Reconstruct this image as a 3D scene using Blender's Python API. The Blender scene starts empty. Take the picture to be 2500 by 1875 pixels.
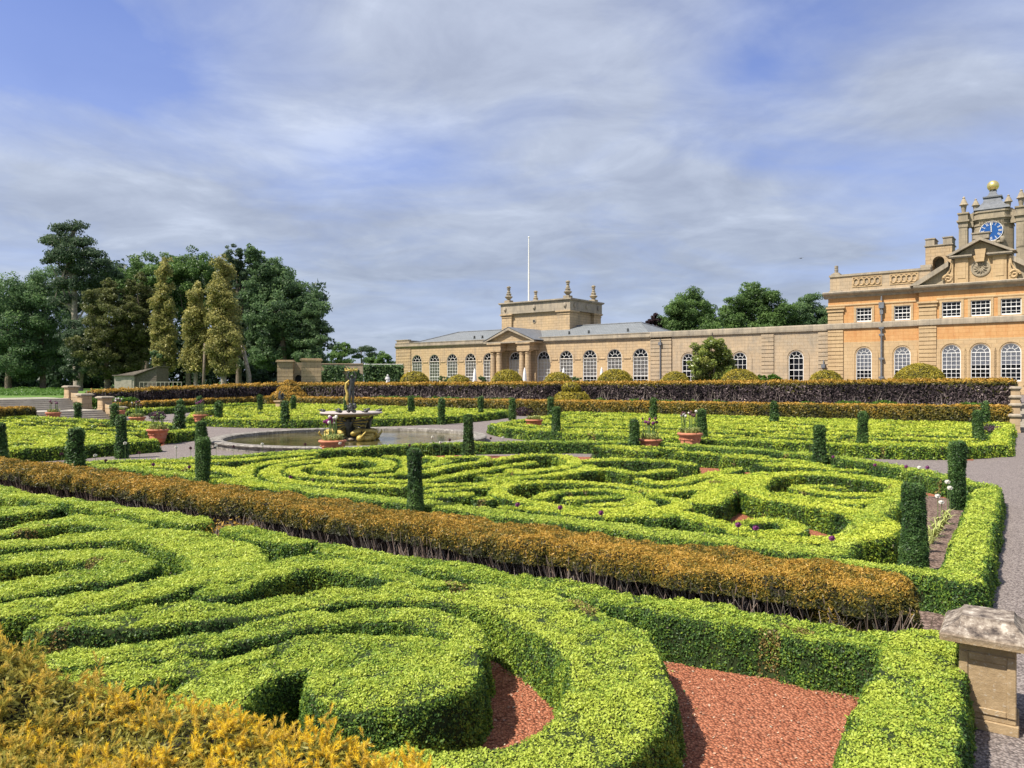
import bpy, math, random
import numpy as np
from mathutils import Vector, Matrix
random.seed(7); rng = np.random.default_rng(11)
scene = bpy.context.scene
R_ = math.radians
# ------------------------------------------------------------------ camera
F, VH, H = 1820.0, 930.0, 3.1            # focal length in photo pixels, horizon row, eye height over the garden floor
cam_d = bpy.data.cameras.new("camera"); cam = bpy.data.objects.new("camera", cam_d)
scene.collection.objects.link(cam); scene.camera = cam
cam_d.sensor_width = 36.0; cam_d.lens = 36.0 * F / 2500.0
cam.location = (0, 0, H)
cam.rotation_euler = (R_(90) - math.atan((937.5 - VH) / F), 0, 0)
cam_d.dof.use_dof = True; cam_d.dof.focus_distance = 24.0; cam_d.dof.aperture_fstop = 9.0
cam_d.clip_start = 0.1; cam_d.clip_end = 6000
# ------------------------------------------------------------------ sun and sky
SUN_EL, SUN_AZ = R_(54), math.atan2(-0.46, -0.89)      # azimuth of the direction towards the sun
sd = Vector((math.cos(SUN_AZ) * math.cos(SUN_EL), math.sin(SUN_AZ) * math.cos(SUN_EL), math.sin(SUN_EL)))
sun_d = bpy.data.lights.new("sun", 'SUN'); sun_d.energy = 3.3; sun_d.angle = R_(0.6); sun_d.color = (1.0, 0.93, 0.82)
sun = bpy.data.objects.new("sun", sun_d); scene.collection.objects.link(sun)
sun.rotation_euler = (-sd).to_track_quat('-Z', 'Y').to_euler(); sun.location = (-40, -20, 60)
scene.view_settings.view_transform = 'Standard'; scene.view_settings.look = 'None'
scene.view_settings.exposure = 1.15; scene.view_settings.gamma = 1.0
scene.cycles.use_denoising = True
try: scene.cycles.denoiser = 'OPENIMAGEDENOISE'
except Exception: pass
scene.cycles.max_bounces = 5; scene.cycles.diffuse_bounces = 2; scene.cycles.glossy_bounces = 2
scene.cycles.transparent_max_bounces = 6; scene.cycles.transmission_bounces = 2; scene.cycles.caustics_reflective = False
scene.cycles.sample_clamp_indirect = 4

class NT:
    def __init__(s, tree): s.t = tree; s.n = tree.nodes; s.l = tree.links
    def add(s, typ, **kw):
        nd = s.n.new(typ)
        for k, v in kw.items():
            if k.startswith('i_'): nd.inputs[k[2:].replace('_', ' ')].default_value = v
            else: setattr(nd, k, v)
        return nd
    def link(s, a, b): s.l.new(a, b)
    def math(s, op, a, b=None, clamp=False):
        nd = s.n.new('ShaderNodeMath'); nd.operation = op; nd.use_clamp = clamp
        for i, v in enumerate((a, b)):
            if v is None: continue
            if isinstance(v, (int, float)): nd.inputs[i].default_value = v
            else: s.l.new(v, nd.inputs[i])
        return nd.outputs[0]
    def mix(s, fac, a, b, blend='MIX'):
        nd = s.n.new('ShaderNodeMix'); nd.data_type = 'RGBA'; nd.blend_type = blend
        for sock, v in ((nd.inputs[0], fac), (nd.inputs[6], a), (nd.inputs[7], b)):
            if isinstance(v, (int, float)): sock.default_value = v
            elif isinstance(v, (tuple, list)): sock.default_value = (*v, 1) if len(v) == 3 else v
            else: s.l.new(v, sock)
        return nd.outputs[2]
    def ramp(s, fac, stops, interp='LINEAR'):
        nd = s.n.new('ShaderNodeValToRGB'); cr = nd.color_ramp; cr.interpolation = interp
        while len(cr.elements) < len(stops): cr.elements.new(0.5)
        for e, (p, c) in zip(cr.elements, stops):
            e.position = p; e.color = (*c, 1) if isinstance(c, (tuple, list)) else (c, c, c, 1)
        s.l.new(fac, nd.inputs[0]); return nd.outputs[0]
    def noise(s, vec, scale, detail=3, rough=0.55, dist=0.0):
        nd = s.n.new('ShaderNodeTexNoise'); nd.inputs['Scale'].default_value = scale
        nd.inputs['Detail'].default_value = detail; nd.inputs['Roughness'].default_value = rough
        nd.inputs['Distortion'].default_value = dist
        if vec is not None: s.l.new(vec, nd.inputs['Vector'])
        return nd.outputs['Fac']

world = bpy.data.worlds.new("World"); scene.world = world; world.use_nodes = True
def build_sky():
    t = NT(world.node_tree); t.n.clear()
    out = t.add('ShaderNodeOutputWorld'); bg = t.add('ShaderNodeBackground'); bg.inputs[1].default_value = 1.0
    sky = t.add('ShaderNodeTexSky'); sky.sky_type = 'NISHITA'; sky.sun_disc = False
    sky.sun_elevation = SUN_EL; sky.sun_rotation = math.pi / 2 - SUN_AZ
    blue = t.mix(1.0, sky.outputs[0], (0.064, 0.062, 0.084), 'MULTIPLY')
    tc = t.add('ShaderNodeTexCoord'); d = tc.outputs['Generated']
    sp = t.add('ShaderNodeSeparateXYZ'); t.link(d, sp.inputs[0]); x, y, z = sp.outputs
    zz = t.math('MAXIMUM', z, 0.0)
    den = t.math('ADD', zz, 0.16)
    cx = t.math('DIVIDE', x, den); cy = t.math('DIVIDE', y, den)
    # bands of stratus run from the lower left away to the upper right
    cb = t.add('ShaderNodeCombineXYZ'); t.link(cx, cb.inputs[0]); t.link(cy, cb.inputs[1]); cb.inputs[2].default_value = 3.7
    mp = t.add('ShaderNodeMapping'); mp.inputs['Rotation'].default_value = (0, 0, R_(-24)); mp.inputs['Scale'].default_value = (0.95, 1.15, 1)
    t.link(cb.outputs[0], mp.inputs[0])
    n1 = t.noise(mp.outputs[0], 1.05, 6, 0.52, 0.7)
    n2 = t.noise(mp.outputs[0], 2.0, 7, 0.57, 0.6)
    n3 = t.noise(cb.outputs[0], 3.6, 6, 0.58, 0.5)
    def blob(u, v, ru, rv, amp):           # soft opening or thickening around a fixed direction of the sky
        dx0, dz0 = (u - 1250) / F, (VH - v) / F
        r = t.math('DIVIDE', x, t.math('MAXIMUM', y, 0.05)); e = t.math('DIVIDE', z, t.math('MAXIMUM', y, 0.05))
        a = t.math('MULTIPLY', t.math('SUBTRACT', r, dx0), F / ru); b = t.math('MULTIPLY', t.math('SUBTRACT', e, dz0), F / rv)
        q = t.math('ADD', t.math('MULTIPLY', a, a), t.math('MULTIPLY', b, b))
        return t.math('MULTIPLY', t.math('EXPONENT', t.math('MULTIPLY', q, -1.0)), amp)
    cov = t.math('ADD', t.math('MULTIPLY', n1, 0.72), t.math('MULTIPLY', n2, 0.32))
    for a in ((40, 30, 720, 170, -0.26), (560, 190, 460, 110, -0.14), (900, 430, 260, 60, -0.10), (1000, 330, 160, 60, -0.08), (1790, 160, 200, 110, -0.20), (2250, 500, 420, 130, -0.12), (1960, 0, 200, 90, -0.15),
              (880, 470, 330, 60, -0.06), (1250, 130, 520, 120, 0.12), (1500, 560, 900, 160, 0.10), (200, 480, 500, 130, 0.12), (2350, 240, 260, 140, 0.10)):
        cov = t.math('ADD', cov, blob(*a))
    fac = t.ramp(cov, [(0.27, 0.0), (0.42, 0.5), (0.60, 1.0)], 'LINEAR')
    haze_low = t.ramp(z, [(0.0, 1.0), (0.20, 0.35), (0.42, 0.0)])
    fac = t.math('MAXIMUM', fac, t.math('MULTIPLY', haze_low, 0.92))
    shade = t.math('ADD', t.math('MULTIPLY', n2, 0.75), t.math('MULTIPLY', n3, 0.40))
    shade = t.math('ADD', shade, blob(840, 360, 260, 90, 0.24)); shade = t.math('ADD', shade, blob(1550, 700, 1500, 120, -0.07))
    shade = t.math('ADD', shade, blob(2300, 200, 560, 260, -0.05))
    cloud = t.ramp(shade, [(0.34, (0.158, 0.182, 0.248)), (0.50, (0.195, 0.222, 0.292)), (0.63, (0.238, 0.268, 0.340)), (0.82, (0.33, 0.365, 0.445))])
    low = t.ramp(n3, [(0.35, (0.150, 0.188, 0.238)), (0.65, (0.192, 0.236, 0.285))])
    cloud = t.mix(t.math('MULTIPLY', haze_low, 0.55), cloud, low)
    col = t.mix(fac, blue, cloud)
    t.link(col, bg.inputs[0]); t.link(bg.outputs[0], out.inputs[0])
build_sky()

# ------------------------------------------------------------------ places: pixel row/column of the photo -> metres
def G(u, v, z=0.0):
    Y = F * (H - z) / (v - VH); return np.array([(u - 1250) * Y / F, Y])
def AT(u, v, D):
    return Vector(((u - 1250) * D / F, D, H + (VH - v) * D / F))
A2 = np.array([-2670, 1820.0]) / math.hypot(2670, 1820); B2 = np.array([-A2[1], A2[0]]); B2 = B2 if B2[1] > 0 else -B2
def PQ(p, q): return A2 * p + B2 * q                    # garden grid: p to the left, q away from the eye
def PQl(pts): return [PQ(*a) for a in pts]
def Gl(pts, z): return [G(u, v, z) for u, v in pts]

# ------------------------------------------------------------------ mesh building
def link(o, parent=None):
    scene.collection.objects.link(o)
    if parent is not None: o.parent = parent
    return o
def tag(o, label=None, cat=None, group=None, kind=None):
    if label: o['label'] = label
    if cat: o['category'] = cat
    if group: o['group'] = group
    if kind: o['kind'] = kind
    return o
def empty(name, loc=(0, 0, 0), rz=0.0, label=None, cat=None, group=None):
    o = bpy.data.objects.new(name, None); o.empty_display_size = 0.3
    link(o); o.location = loc; o.rotation_euler = (0, 0, rz)
    return tag(o, label, cat, group)
def copy_tree(o, parent=None):
    c = o.copy(); link(c)
    if parent is not None: c.parent = parent
    for ch in o.children: copy_tree(ch, c)
    return c

class MB:
    def __init__(s): s.v = []; s.f = []; s.m = []
    def add(s, vs, fs, m=0):
        b = len(s.v); s.v += [tuple(map(float, a)) for a in vs]
        for f in fs: s.f.append(tuple(b + i for i in f)); s.m.append(m)
        return s
    def box(s, x0, x1, y0, y1, z0, z1, m=0, taper=0.0):
        t = taper
        return s.add([(x0, y0, z0), (x1, y0, z0), (x1, y1, z0), (x0, y1, z0), (x0 + t, y0 + t, z1), (x1 - t, y0 + t, z1), (x1 - t, y1 - t, z1), (x0 + t, y1 - t, z1)],
                     [(3, 2, 1, 0), (4, 5, 6, 7), (0, 1, 5, 4), (1, 2, 6, 5), (2, 3, 7, 6), (3, 0, 4, 7)], m)
    def bar(s, a, b, w, h, m=0):
        a = Vector(a); b = Vector(b); d = (b - a).normalized(); up = Vector((0, 0, 1)) if abs(d.z) < 0.95 else Vector((0, 1, 0))
        x = d.cross(up).normalized() * w / 2; y = x.cross(d).normalized() * h / 2
        vs = [a - x - y, a + x - y, a + x + y, a - x + y, b - x - y, b + x - y, b + x + y, b - x + y]
        return s.add(vs, [(0, 1, 2, 3), (7, 6, 5, 4), (0, 4, 5, 1), (1, 5, 6, 2), (2, 6, 7, 3), (3, 7, 4, 0)], m)
    def prism(s, poly, axis, a0, a1, m=0):
        """poly: 2D points; axis 'y': points are (x,z) extruded along y; 'z': (x,y) extruded in z; 'x': (y,z) extruded along x"""
        def P(p, a): return {'y': (p[0], a, p[1]), 'z': (p[0], p[1], a), 'x': (a, p[0], p[1])}[axis]
        n = len(poly); vs = [P(p, a0) for p in poly] + [P(p, a1) for p in poly]
        fs = [tuple(range(n)), tuple(range(2 * n - 1, n - 1, -1))] + [(i, i + n, (i + 1) % n + n, (i + 1) % n) for i in range(n)]
        return s.add(vs, fs, m)
    def lathe(s, prof, c=(0, 0, 0), n=16, m=0, sx=1, sy=1):
        vs = []; fs = []
        for r, z in prof:
            for k in range(n):
                a = 2 * math.pi * k / n; vs.append((c[0] + r * sx * math.cos(a), c[1] + r * sy * math.sin(a), c[2] + z))
        for i in range(len(prof) - 1):
            for k in range(n):
                fs.append((i * n + k, i * n + (k + 1) % n, (i + 1) * n + (k + 1) % n, (i + 1) * n + k))
        fs.append(tuple(range(n - 1, -1, -1))); fs.append(tuple((len(prof) - 1) * n + k for k in range(n)))
        return s.add(vs, fs, m)
    def tube(s, pts, rad, n=6, m=0):
        pts = [Vector(p) for p in pts]; vs = []; fs = []
        if not isinstance(rad, (list, tuple)): rad = [rad] * len(pts)
        for i, p in enumerate(pts):
            d = (pts[min(i + 1, len(pts) - 1)] - pts[max(i - 1, 0)]).normalized()
            up = Vector((0, 0, 1)) if abs(d.z) < 0.9 else Vector((0, 1, 0))
            x = d.cross(up).normalized(); y = x.cross(d)
            for k in range(n):
                a = 2 * math.pi * k / n; vs.append(p + (x * math.cos(a) + y * math.sin(a)) * rad[i])
        for i in range(len(pts) - 1):
            for k in range(n): fs.append((i * n + k, i * n + (k + 1) % n, (i + 1) * n + (k + 1) % n, (i + 1) * n + k))
        fs.append(tuple(range(n - 1, -1, -1))); fs.append(tuple((len(pts) - 1) * n + k for k in range(n)))
        return s.add(vs, fs, m)
    def ball(s, c, r, m=0, n=12, k=8):
        r = r if isinstance(r, (tuple, list)) else (r, r, r)
        return s.lathe([(max(1e-3, math.sin(math.pi * i / k)) * r[0], -math.cos(math.pi * i / k) * r[2]) for i in range(k + 1)], c, n, m, 1, r[1] / r[0])
    def build(s, name, mats, parent=None, smooth=False, bevel=0.0, loc=None):
        me = bpy.data.meshes.new(name); me.from_pydata(s.v, [], s.f)
        for mt in (mats if isinstance(mats, (list, tuple)) else [mats]): me.materials.append(mt)
        me.polygons.foreach_set('material_index', s.m)
        if smooth: me.polygons.foreach_set('use_smooth', [True] * len(s.f))
        me.update(); o = bpy.data.objects.new(name, me); link(o, parent)
        if loc is not None: o.location = loc
        if bevel:
            b = o.modifiers.new('bevel', 'BEVEL'); b.width = bevel; b.segments = 1; b.limit_method = 'ANGLE'
        return o

def npmesh(name, chunks, mats, parent=None):
    """chunks: (V (n,3), Fc (m,k), material index, tint (m,) or None) -> one mesh with a per-face 'tint' attribute"""
    vo = 0; Vs = []; L = []; ls = []; mi = []; ti = []; lo = 0
    for V, Fc, m, t in chunks:
        Fc = np.asarray(Fc)
        if len(Fc) == 0: continue
        Vs.append(np.asarray(V, dtype=np.float32)); k = Fc.shape[1]
        L.append((Fc + vo).ravel()); ls.append(lo + np.arange(len(Fc)) * k); lo += len(Fc) * k; vo += len(V)
        mi.append(np.full(len(Fc), m)); ti.append(np.full(len(Fc), 0.3) if t is None else t)
    V = np.concatenate(Vs); L = np.concatenate(L); ls = np.concatenate(ls); mi = np.concatenate(mi); ti = np.concatenate(ti)
    me = bpy.data.meshes.new(name); me.vertices.add(len(V)); me.vertices.foreach_set('co', V.ravel())
    me.loops.add(len(L)); me.loops.foreach_set('vertex_index', L.astype(np.int32))
    me.polygons.add(len(ls)); me.polygons.foreach_set('loop_start', ls.astype(np.int32))
    me.polygons.foreach_set('material_index', mi.astype(np.int32))
    me.update(calc_edges=True)
    at = me.attributes.new('tint', 'FLOAT', 'FACE'); at.data.foreach_set('value', ti.astype(np.float32))
    for mt in mats: me.materials.append(mt)
    o = bpy.data.objects.new(name, me); link(o, parent); return o

def vnoise(x, y, scale, seed=0):
    x = np.asarray(x) * scale; y = np.asarray(y) * scale
    xi = np.floor(x).astype(np.int64); yi = np.floor(y).astype(np.int64); fx = x - xi; fy = y - yi
    fx = fx * fx * (3 - 2 * fx); fy = fy * fy * (3 - 2 * fy)
    def h(a, b):
        n = (a * 374761393 + b * 668265263 + seed * 974634) & 0x7fffffff
        n = ((n ^ (n >> 13)) * 1274126177) & 0x7fffffff
        return ((n ^ (n >> 16)) & 0xffff) / 65535.0
    return (h(xi, yi) * (1 - fx) + h(xi + 1, yi) * fx) * (1 - fy) + (h(xi, yi + 1) * (1 - fx) + h(xi + 1, yi + 1) * fx) * fy - 0.5

def smooth_path(pts, step, closed=False):
    P = [np.asarray(p, float) for p in pts]
    if len(P) < 3:
        n = max(2, int(np.linalg.norm(P[1] - P[0]) / step) + 1); return np.array([P[0] + (P[1] - P[0]) * t for t in np.linspace(0, 1, n)])
    out = []; n = len(P)
    for i in range(n if closed else n - 1):
        p1, p2 = P[i], P[(i + 1) % n]
        p0 = P[i - 1] if (closed or i > 0) else 2 * p1 - p2
        p3 = P[(i + 2) % n] if (closed or i < n - 2) else 2 * p2 - p1
        k = max(2, int(np.linalg.norm(p2 - p1) / step) + 1)
        for t in np.linspace(0, 1, k, endpoint=False):
            out.append(0.5 * ((2 * p1) + (-p0 + p2) * t + (2 * p0 - 5 * p1 + 4 * p2 - p3) * t * t + (-p0 + 3 * p1 - 3 * p2 + p3) * t ** 3))
    out.append(P[0] if closed else P[-1]); return np.array(out)

def hedge_field(strokes, h, res, soft=0.10, wob=0.05, base=0.0, topn=0.03, seed=0, hfun=None, straight=False):
    """strokes: (points, half width or (w0, w1)); a clipped hedge grown around the centre lines -> quads"""
    paths = []
    for pts, hw in strokes:
        P = smooth_path(pts, res * 0.9) if not straight else np.concatenate([smooth_path(pts[i:i + 2], res * 0.9) for i in range(len(pts) - 1)])
        w = np.full(len(P), hw) if np.isscalar(hw) else np.interp(np.linspace(0, 1, len(P)), np.linspace(0, 1, len(hw)), hw)
        paths.append((P, w))
    allp = np.concatenate([p for p, _ in paths]); wm = max(w.max() for _, w in paths) + 0.3
    lo = allp.min(0) - wm; hi = allp.max(0) + wm; nx = int((hi[0] - lo[0]) / res) + 2; ny = int((hi[1] - lo[1]) / res) + 2
    gx = lo[0] + np.arange(nx) * res; gy = lo[1] + np.arange(ny) * res; d = np.full((nx, ny), 9.0)
    for P, w in paths:
        for (px, py), ww in zip(P, w):
            k = int((ww + 0.25) / res) + 1; i = int((px - lo[0]) / res); j = int((py - lo[1]) / res)
            i0, i1, j0, j1 = max(0, i - k), min(nx, i + k + 2), max(0, j - k), min(ny, j + k + 2)
            dd = np.sqrt((gx[i0:i1, None] - px) ** 2 + (gy[None, j0:j1] - py) ** 2) - ww
            np.minimum(d[i0:i1, j0:j1], dd, out=d[i0:i1, j0:j1])
    XX, YY = np.meshgrid(gx, gy, indexing='ij')
    d = d + wob * (vnoise(XX, YY, 2.2, seed) + 0.7 * vnoise(XX, YY, 6.0, seed + 1))
    t = np.clip(-d / soft, 0, 1); hh = h if hfun is None else hfun(XX, YY)
    hh = hh + topn * (vnoise(XX, YY, 1.3, seed + 2) * 1.6 + vnoise(XX, YY, 4.0, seed + 3))
    Z = base + (hh - base) * (1 - (1 - t) ** 2.6)
    cell = (d[:-1, :-1] < 0) | (d[1:, :-1] < 0) | (d[:-1, 1:] < 0) | (d[1:, 1:] < 0)
    ids = np.arange(nx * ny).reshape(nx, ny)
    Fq = np.stack([ids[:-1, :-1], ids[1:, :-1], ids[1:, 1:], ids[:-1, 1:]], -1)[cell]
    V = np.stack([XX, YY, Z], -1).reshape(-1, 3)
    used, inv = np.unique(Fq, return_inverse=True)
    return V[used], inv.reshape(Fq.shape)

def leaf_size(D): return 0.0020 * D + 0.0105
def scatter_leaves(V, Fq, cov=1.6, size=leaf_size, aspect=0.55, spread=0.75, lift=(-0.2, 0.9), kite=False, seed=0, tint=None, up=0.25, cap=None, bumpy=True):
    r = np.random.default_rng(seed)
    a, b, c = V[Fq[:, 0]], V[Fq[:, 1]], V[Fq[:, 2]]; dd = V[Fq[:, 3]] if Fq.shape[1] == 4 else c
    N = np.cross(c - a, dd - b) if Fq.shape[1] == 4 else np.cross(b - a, c - a)
    ar = np.linalg.norm(N, axis=1) / 2; N = N / np.maximum(1e-9, 2 * ar)[:, None]
    cen = (a + b + c + dd) / 4; D = np.sqrt(cen[:, 0] ** 2 + cen[:, 1] ** 2 + (cen[:, 2] - H) ** 2)
    s = size(D) if callable(size) else np.full(len(D), size)
    want = ar * cov / (0.5 * aspect * s * s); n = int(want.sum())
    if cap: n = min(n, cap)
    pick = r.choice(len(ar), n, p=want / want.sum())
    u, v = r.random(n)[:, None], r.random(n)[:, None]
    P = (a[pick] * (1 - u) + b[pick] * u) * (1 - v) + (dd[pick] * (1 - u) + c[pick] * u) * v
    fq = 7.0 if s.min() < 0.04 else 4.0
    n0 = N[pick]
    clump = vnoise(P[:, 0] + P[:, 2] * .8, P[:, 1] - P[:, 2] * .6, fq, seed + 77) + 0.6 * vnoise(P[:, 0] - P[:, 2], P[:, 1] + P[:, 2], fq * 2.3, seed + 78)
    P = P + N[pick] * (clump * np.where(s[pick] < .032, 1.3, .5) * s[pick])[:, None] if bumpy else P
    n0 = np.where(n0[:, 2:3] < -0.2, -n0, n0)
    V, Fc, T = leaves_at(P, n0, s[pick], r, aspect, spread, lift, kite, tint, up)
    return V, Fc, np.clip(T + clump * 0.30, 0, 1) if bumpy else T
def leaves_at(P, n0, s, r, aspect=0.55, spread=0.75, lift=(-0.2, 0.9), kite=False, tint=None, up=0.25):
    n = len(P)
    nn = n0 + r.normal(size=(n, 3)) * spread; nn[:, 2] += up; nn /= np.linalg.norm(nn, axis=1)[:, None] + 1e-9
    t = np.cross(nn, r.normal(size=(n, 3))); t /= np.linalg.norm(t, axis=1)[:, None] + 1e-9
    t = t + n0 * 0.35; t /= np.linalg.norm(t, axis=1)[:, None] + 1e-9
    bt = np.cross(nn, t); bt /= np.linalg.norm(bt, axis=1)[:, None] + 1e-9
    s = (s * r.uniform(0.7, 1.3, n))[:, None]
    P = P + n0 * (r.uniform(lift[0], lift[1], n)[:, None] * s)
    if kite:
        V = np.stack([P - t * s * .5, P + bt * s * aspect * .5 + t * s * .05, P + t * s * .5, P - bt * s * aspect * .5 + t * s * .05], 1).reshape(-1, 3)
        Fc = np.arange(4 * n).reshape(n, 4)
    else:
        V = np.stack([P - t * s * .45 + bt * s * aspect * .55, P + t * s * .6, P - t * s * .45 - bt * s * aspect * .55], 1).reshape(-1, 3)
        Fc = np.arange(3 * n).reshape(n, 3)
    ti = tint(P, n0, r) if tint else r.random(n)
    return V, Fc, np.clip(ti, 0, 1)
def sub_quads(Fq): return Fq
# ------------------------------------------------------------------ materials
def mat_new(name):
    m = bpy.data.materials.new(name); m.use_nodes = True; t = NT(m.node_tree); t.n.clear()
    out = t.add('ShaderNodeOutputMaterial'); return m, t, out
def principled(t, out, col, rough=0.7, metal=0.0, bump=None, spec=0.3):
    b = t.add('ShaderNodeBsdfPrincipled')
    for sock, v in ((b.inputs['Base Color'], col), (b.inputs['Roughness'], rough), (b.inputs['Metallic'], metal), (b.inputs['Specular IOR Level'], spec)):
        if isinstance(v, (int, float)): sock.default_value = v
        elif isinstance(v, (tuple, list)): sock.default_value = (*v, 1)
        else: t.link(v, sock)
    if bump is not None:
        bn = t.add('ShaderNodeBump'); bn.inputs['Strength'].default_value = bump[1]; bn.inputs['Distance'].default_value = bump[2]
        t.link(bump[0], bn.inputs['Height']); t.link(bn.outputs[0], b.inputs['Normal'])
    t.link(b.outputs[0], out.inputs[0]); return b
def plain(name, col, rough=0.6, metal=0.0, var=0.18, scale=3.0, bump=0.0):
    m, t, out = mat_new(name); tc = t.add('ShaderNodeTexCoord'); n = t.noise(tc.outputs['Object'], scale, 4, 0.6)
    dark = tuple(c * (1 - var) for c in col); lite = tuple(min(1, c * (1 + var)) for c in col)
    c = t.ramp(n, [(0.3, dark), (0.7, lite)])
    principled(t, out, c, rough, metal, (n, 0.5, bump) if bump else None); return m
def leaf_mat(name, stops, trans=0.3, rough=0.45, spec=0.25, gloss=True):
    m, t, out = mat_new(name); at = t.add('ShaderNodeAttribute'); at.attribute_name = 'tint'
    c = t.ramp(at.outputs['Fac'], stops)
    b = t.add('ShaderNodeBsdfPrincipled'); b.inputs['Roughness'].default_value = rough; b.inputs['Specular IOR Level'].default_value = spec
    t.link(c, b.inputs['Base Color'])
    tr = t.add('ShaderNodeBsdfTranslucent'); t.link(c, tr.inputs[0])
    mx = t.add('ShaderNodeMixShader'); mx.inputs[0].default_value = trans
    t.link(b.outputs[0], mx.inputs[1]); t.link(tr.outputs[0], mx.inputs[2]); t.link(mx.outputs[0], out.inputs[0]); return m
def stone_mat(name, base, pale, stain, course=0.42, length=1.0, joint=0.5, stain_amt=0.5, lichen=0.25, rough=0.85):
    m, t, out = mat_new(name); tc = t.add('ShaderNodeTexCoord'); sp = t.add('ShaderNodeSeparateXYZ'); t.link(tc.outputs['Object'], sp.inputs[0])
    cb = t.add('ShaderNodeCombineXYZ'); t.link(t.math('ADD', sp.outputs[0], sp.outputs[1]), cb.inputs[0]); t.link(sp.outputs[2], cb.inputs[1])
    br = t.add('ShaderNodeTexBrick'); br.offset = 0.5; br.inputs['Scale'].default_value = 1.0; br.inputs['Brick Width'].default_value = length
    br.inputs['Row Height'].default_value = course; br.inputs['Mortar Size'].default_value = 0.025; br.inputs['Mortar Smooth'].default_value = 0.3; br.inputs['Bias'].default_value = 0.0
    br.inputs['Color1'].default_value = (0.15, 0.15, 0.15, 1); br.inputs['Color2'].default_value = (0.85, 0.85, 0.85, 1); br.inputs['Mortar'].default_value = (0.0, 0, 0, 1)
    t.link(cb.outputs[0], br.inputs['Vector'])
    n1 = t.noise(tc.outputs['Object'], 0.55, 6, 0.62, 0.6); n2 = t.noise(tc.outputs['Object'], 3.5, 6, 0.7); n3 = t.noise(tc.outputs['Object'], 6.0, 5, 0.75)
    mp = t.add('ShaderNodeMapping'); mp.inputs['Scale'].default_value = (1.6, 1.6, 0.22); t.link(tc.outputs['Object'], mp.inputs[0]); n4 = t.noise(mp.outputs[0], 1.5, 5, 0.65)
    k = t.math('ADD', t.math('MULTIPLY', n2, 0.6), t.math('MULTIPLY', br.outputs['Color'], 0.5))
    c = t.mix(t.math('SUBTRACT', k, 0.05, True), base, pale)
    s = t.ramp(t.math('ADD', t.math('MULTIPLY', n1, 0.6), t.math('MULTIPLY', n4, 0.45)), [(0.42, 0.0), (0.68, 1.0)])
    c = t.mix(t.math('MULTIPLY', s, stain_amt), c, stain)
    li = t.ramp(n3, [(0.56, 0.0), (0.64, 1.0)]); li2 = t.ramp(n1, [(0.45, 0.0), (0.62, 1.0)])
    c = t.mix(t.math('MULTIPLY', t.math('MULTIPLY', li, li2), lichen), c, (0.50, 0.47, 0.40))
    c = t.mix(t.math('MULTIPLY', br.outputs['Fac'], joint), c, tuple(x * 0.45 for x in base))
    principled(t, out, c, rough, 0, (t.math('ADD', n2, t.math('MULTIPLY', n3, 0.5)), 0.5, 0.02), 0.2); return m
M = {}
M['honey'] = stone_mat('honey_limestone', (0.47, 0.33, 0.18), (0.59, 0.44, 0.265), (0.27, 0.22, 0.165), stain_amt=0.65, joint=.75)
M['wallgrey'] = stone_mat('weathered_limestone', (0.44, 0.325, 0.20), (0.54, 0.42, 0.28), (0.26, 0.225, 0.175), stain_amt=0.75, lichen=0.6)
M['orange'] = stone_mat('orange_limestone', (0.56, 0.305, 0.115), (0.62, 0.385, 0.18), (0.46, 0.20, 0.07), joint=0.35, stain_amt=0.75, lichen=0.2)
M['buff'] = stone_mat('buff_limestone', (0.49, 0.345, 0.18), (0.58, 0.43, 0.25), (0.38, 0.26, 0.15), joint=0.4, stain_amt=0.6, lichen=0.2)
M['greystone'] = stone_mat('grey_limestone', (0.33, 0.275, 0.19), (0.45, 0.375, 0.26), (0.17, 0.15, 0.12), joint=0.3, stain_amt=0.8, lichen=0.5)
M['trim'] = stone_mat('cornice_stone', (0.36, 0.30, 0.215), (0.47, 0.40, 0.30), (0.16, 0.145, 0.125), course=3.0, length=1.1, joint=0.35, stain_amt=0.75, lichen=0.6)
M['steps'] = stone_mat('step_stone', (0.36, 0.32, 0.26), (0.50, 0.46, 0.38), (0.20, 0.18, 0.15), course=5, length=1.6, joint=0.2)
M['slate'] = stone_mat('roof_slate', (0.17, 0.185, 0.195), (0.25, 0.265, 0.27), (0.12, 0.13, 0.12), course=0.30, length=0.45, joint=0.6, stain_amt=0.35, lichen=0.15, rough=0.6)
M['lead'] = plain('lead_sheet', (0.15, 0.16, 0.175), 0.6, 0.0, 0.25)
M['white'] = plain('white_paint', (0.80, 0.79, 0.75), 0.45, 0, 0.05)
M['blind'] = plain('cream_blind', (0.66, 0.58, 0.44), 0.8, 0, 0.10)
M['whiteblind'] = plain('white_blind', (0.74, 0.73, 0.70), 0.8, 0, 0.06)
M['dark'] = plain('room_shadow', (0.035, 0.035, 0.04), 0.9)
M['gold'] = plain('gilding', (0.95, 0.72, 0.27), 0.32, 0.85, 0.12)
M['goldpaint'] = plain('old_gilding', (0.50, 0.375, 0.10), 0.5, 0.15, 0.3, 9.0)
M['bronze'] = plain('dark_bronze', (0.085, 0.088, 0.082), 0.42, 0.5, 0.4, 8.0)
M['clockblue'] = plain('clock_blue', (0.012, 0.085, 0.30), 0.5, 0, 0.05)
M['terracotta'] = plain('terracotta', (0.48, 0.19, 0.105), 0.8, 0, 0.22, 4.0)
M['wood'] = plain('brown_wood', (0.12, 0.075, 0.05), 0.7, 0, 0.25, 6.0)
M['brownboard'] = plain('brown_boards', (0.15, 0.125, 0.10), 0.9, 0, 0.3, 4.0)
M['greywood'] = plain('grey_boards', (0.36, 0.32, 0.26), 0.85, 0, 0.25, 4.0)
M['bark'] = plain('bark', (0.17, 0.135, 0.10), 0.95, 0, 0.45, 3.5, 0.05)
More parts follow.
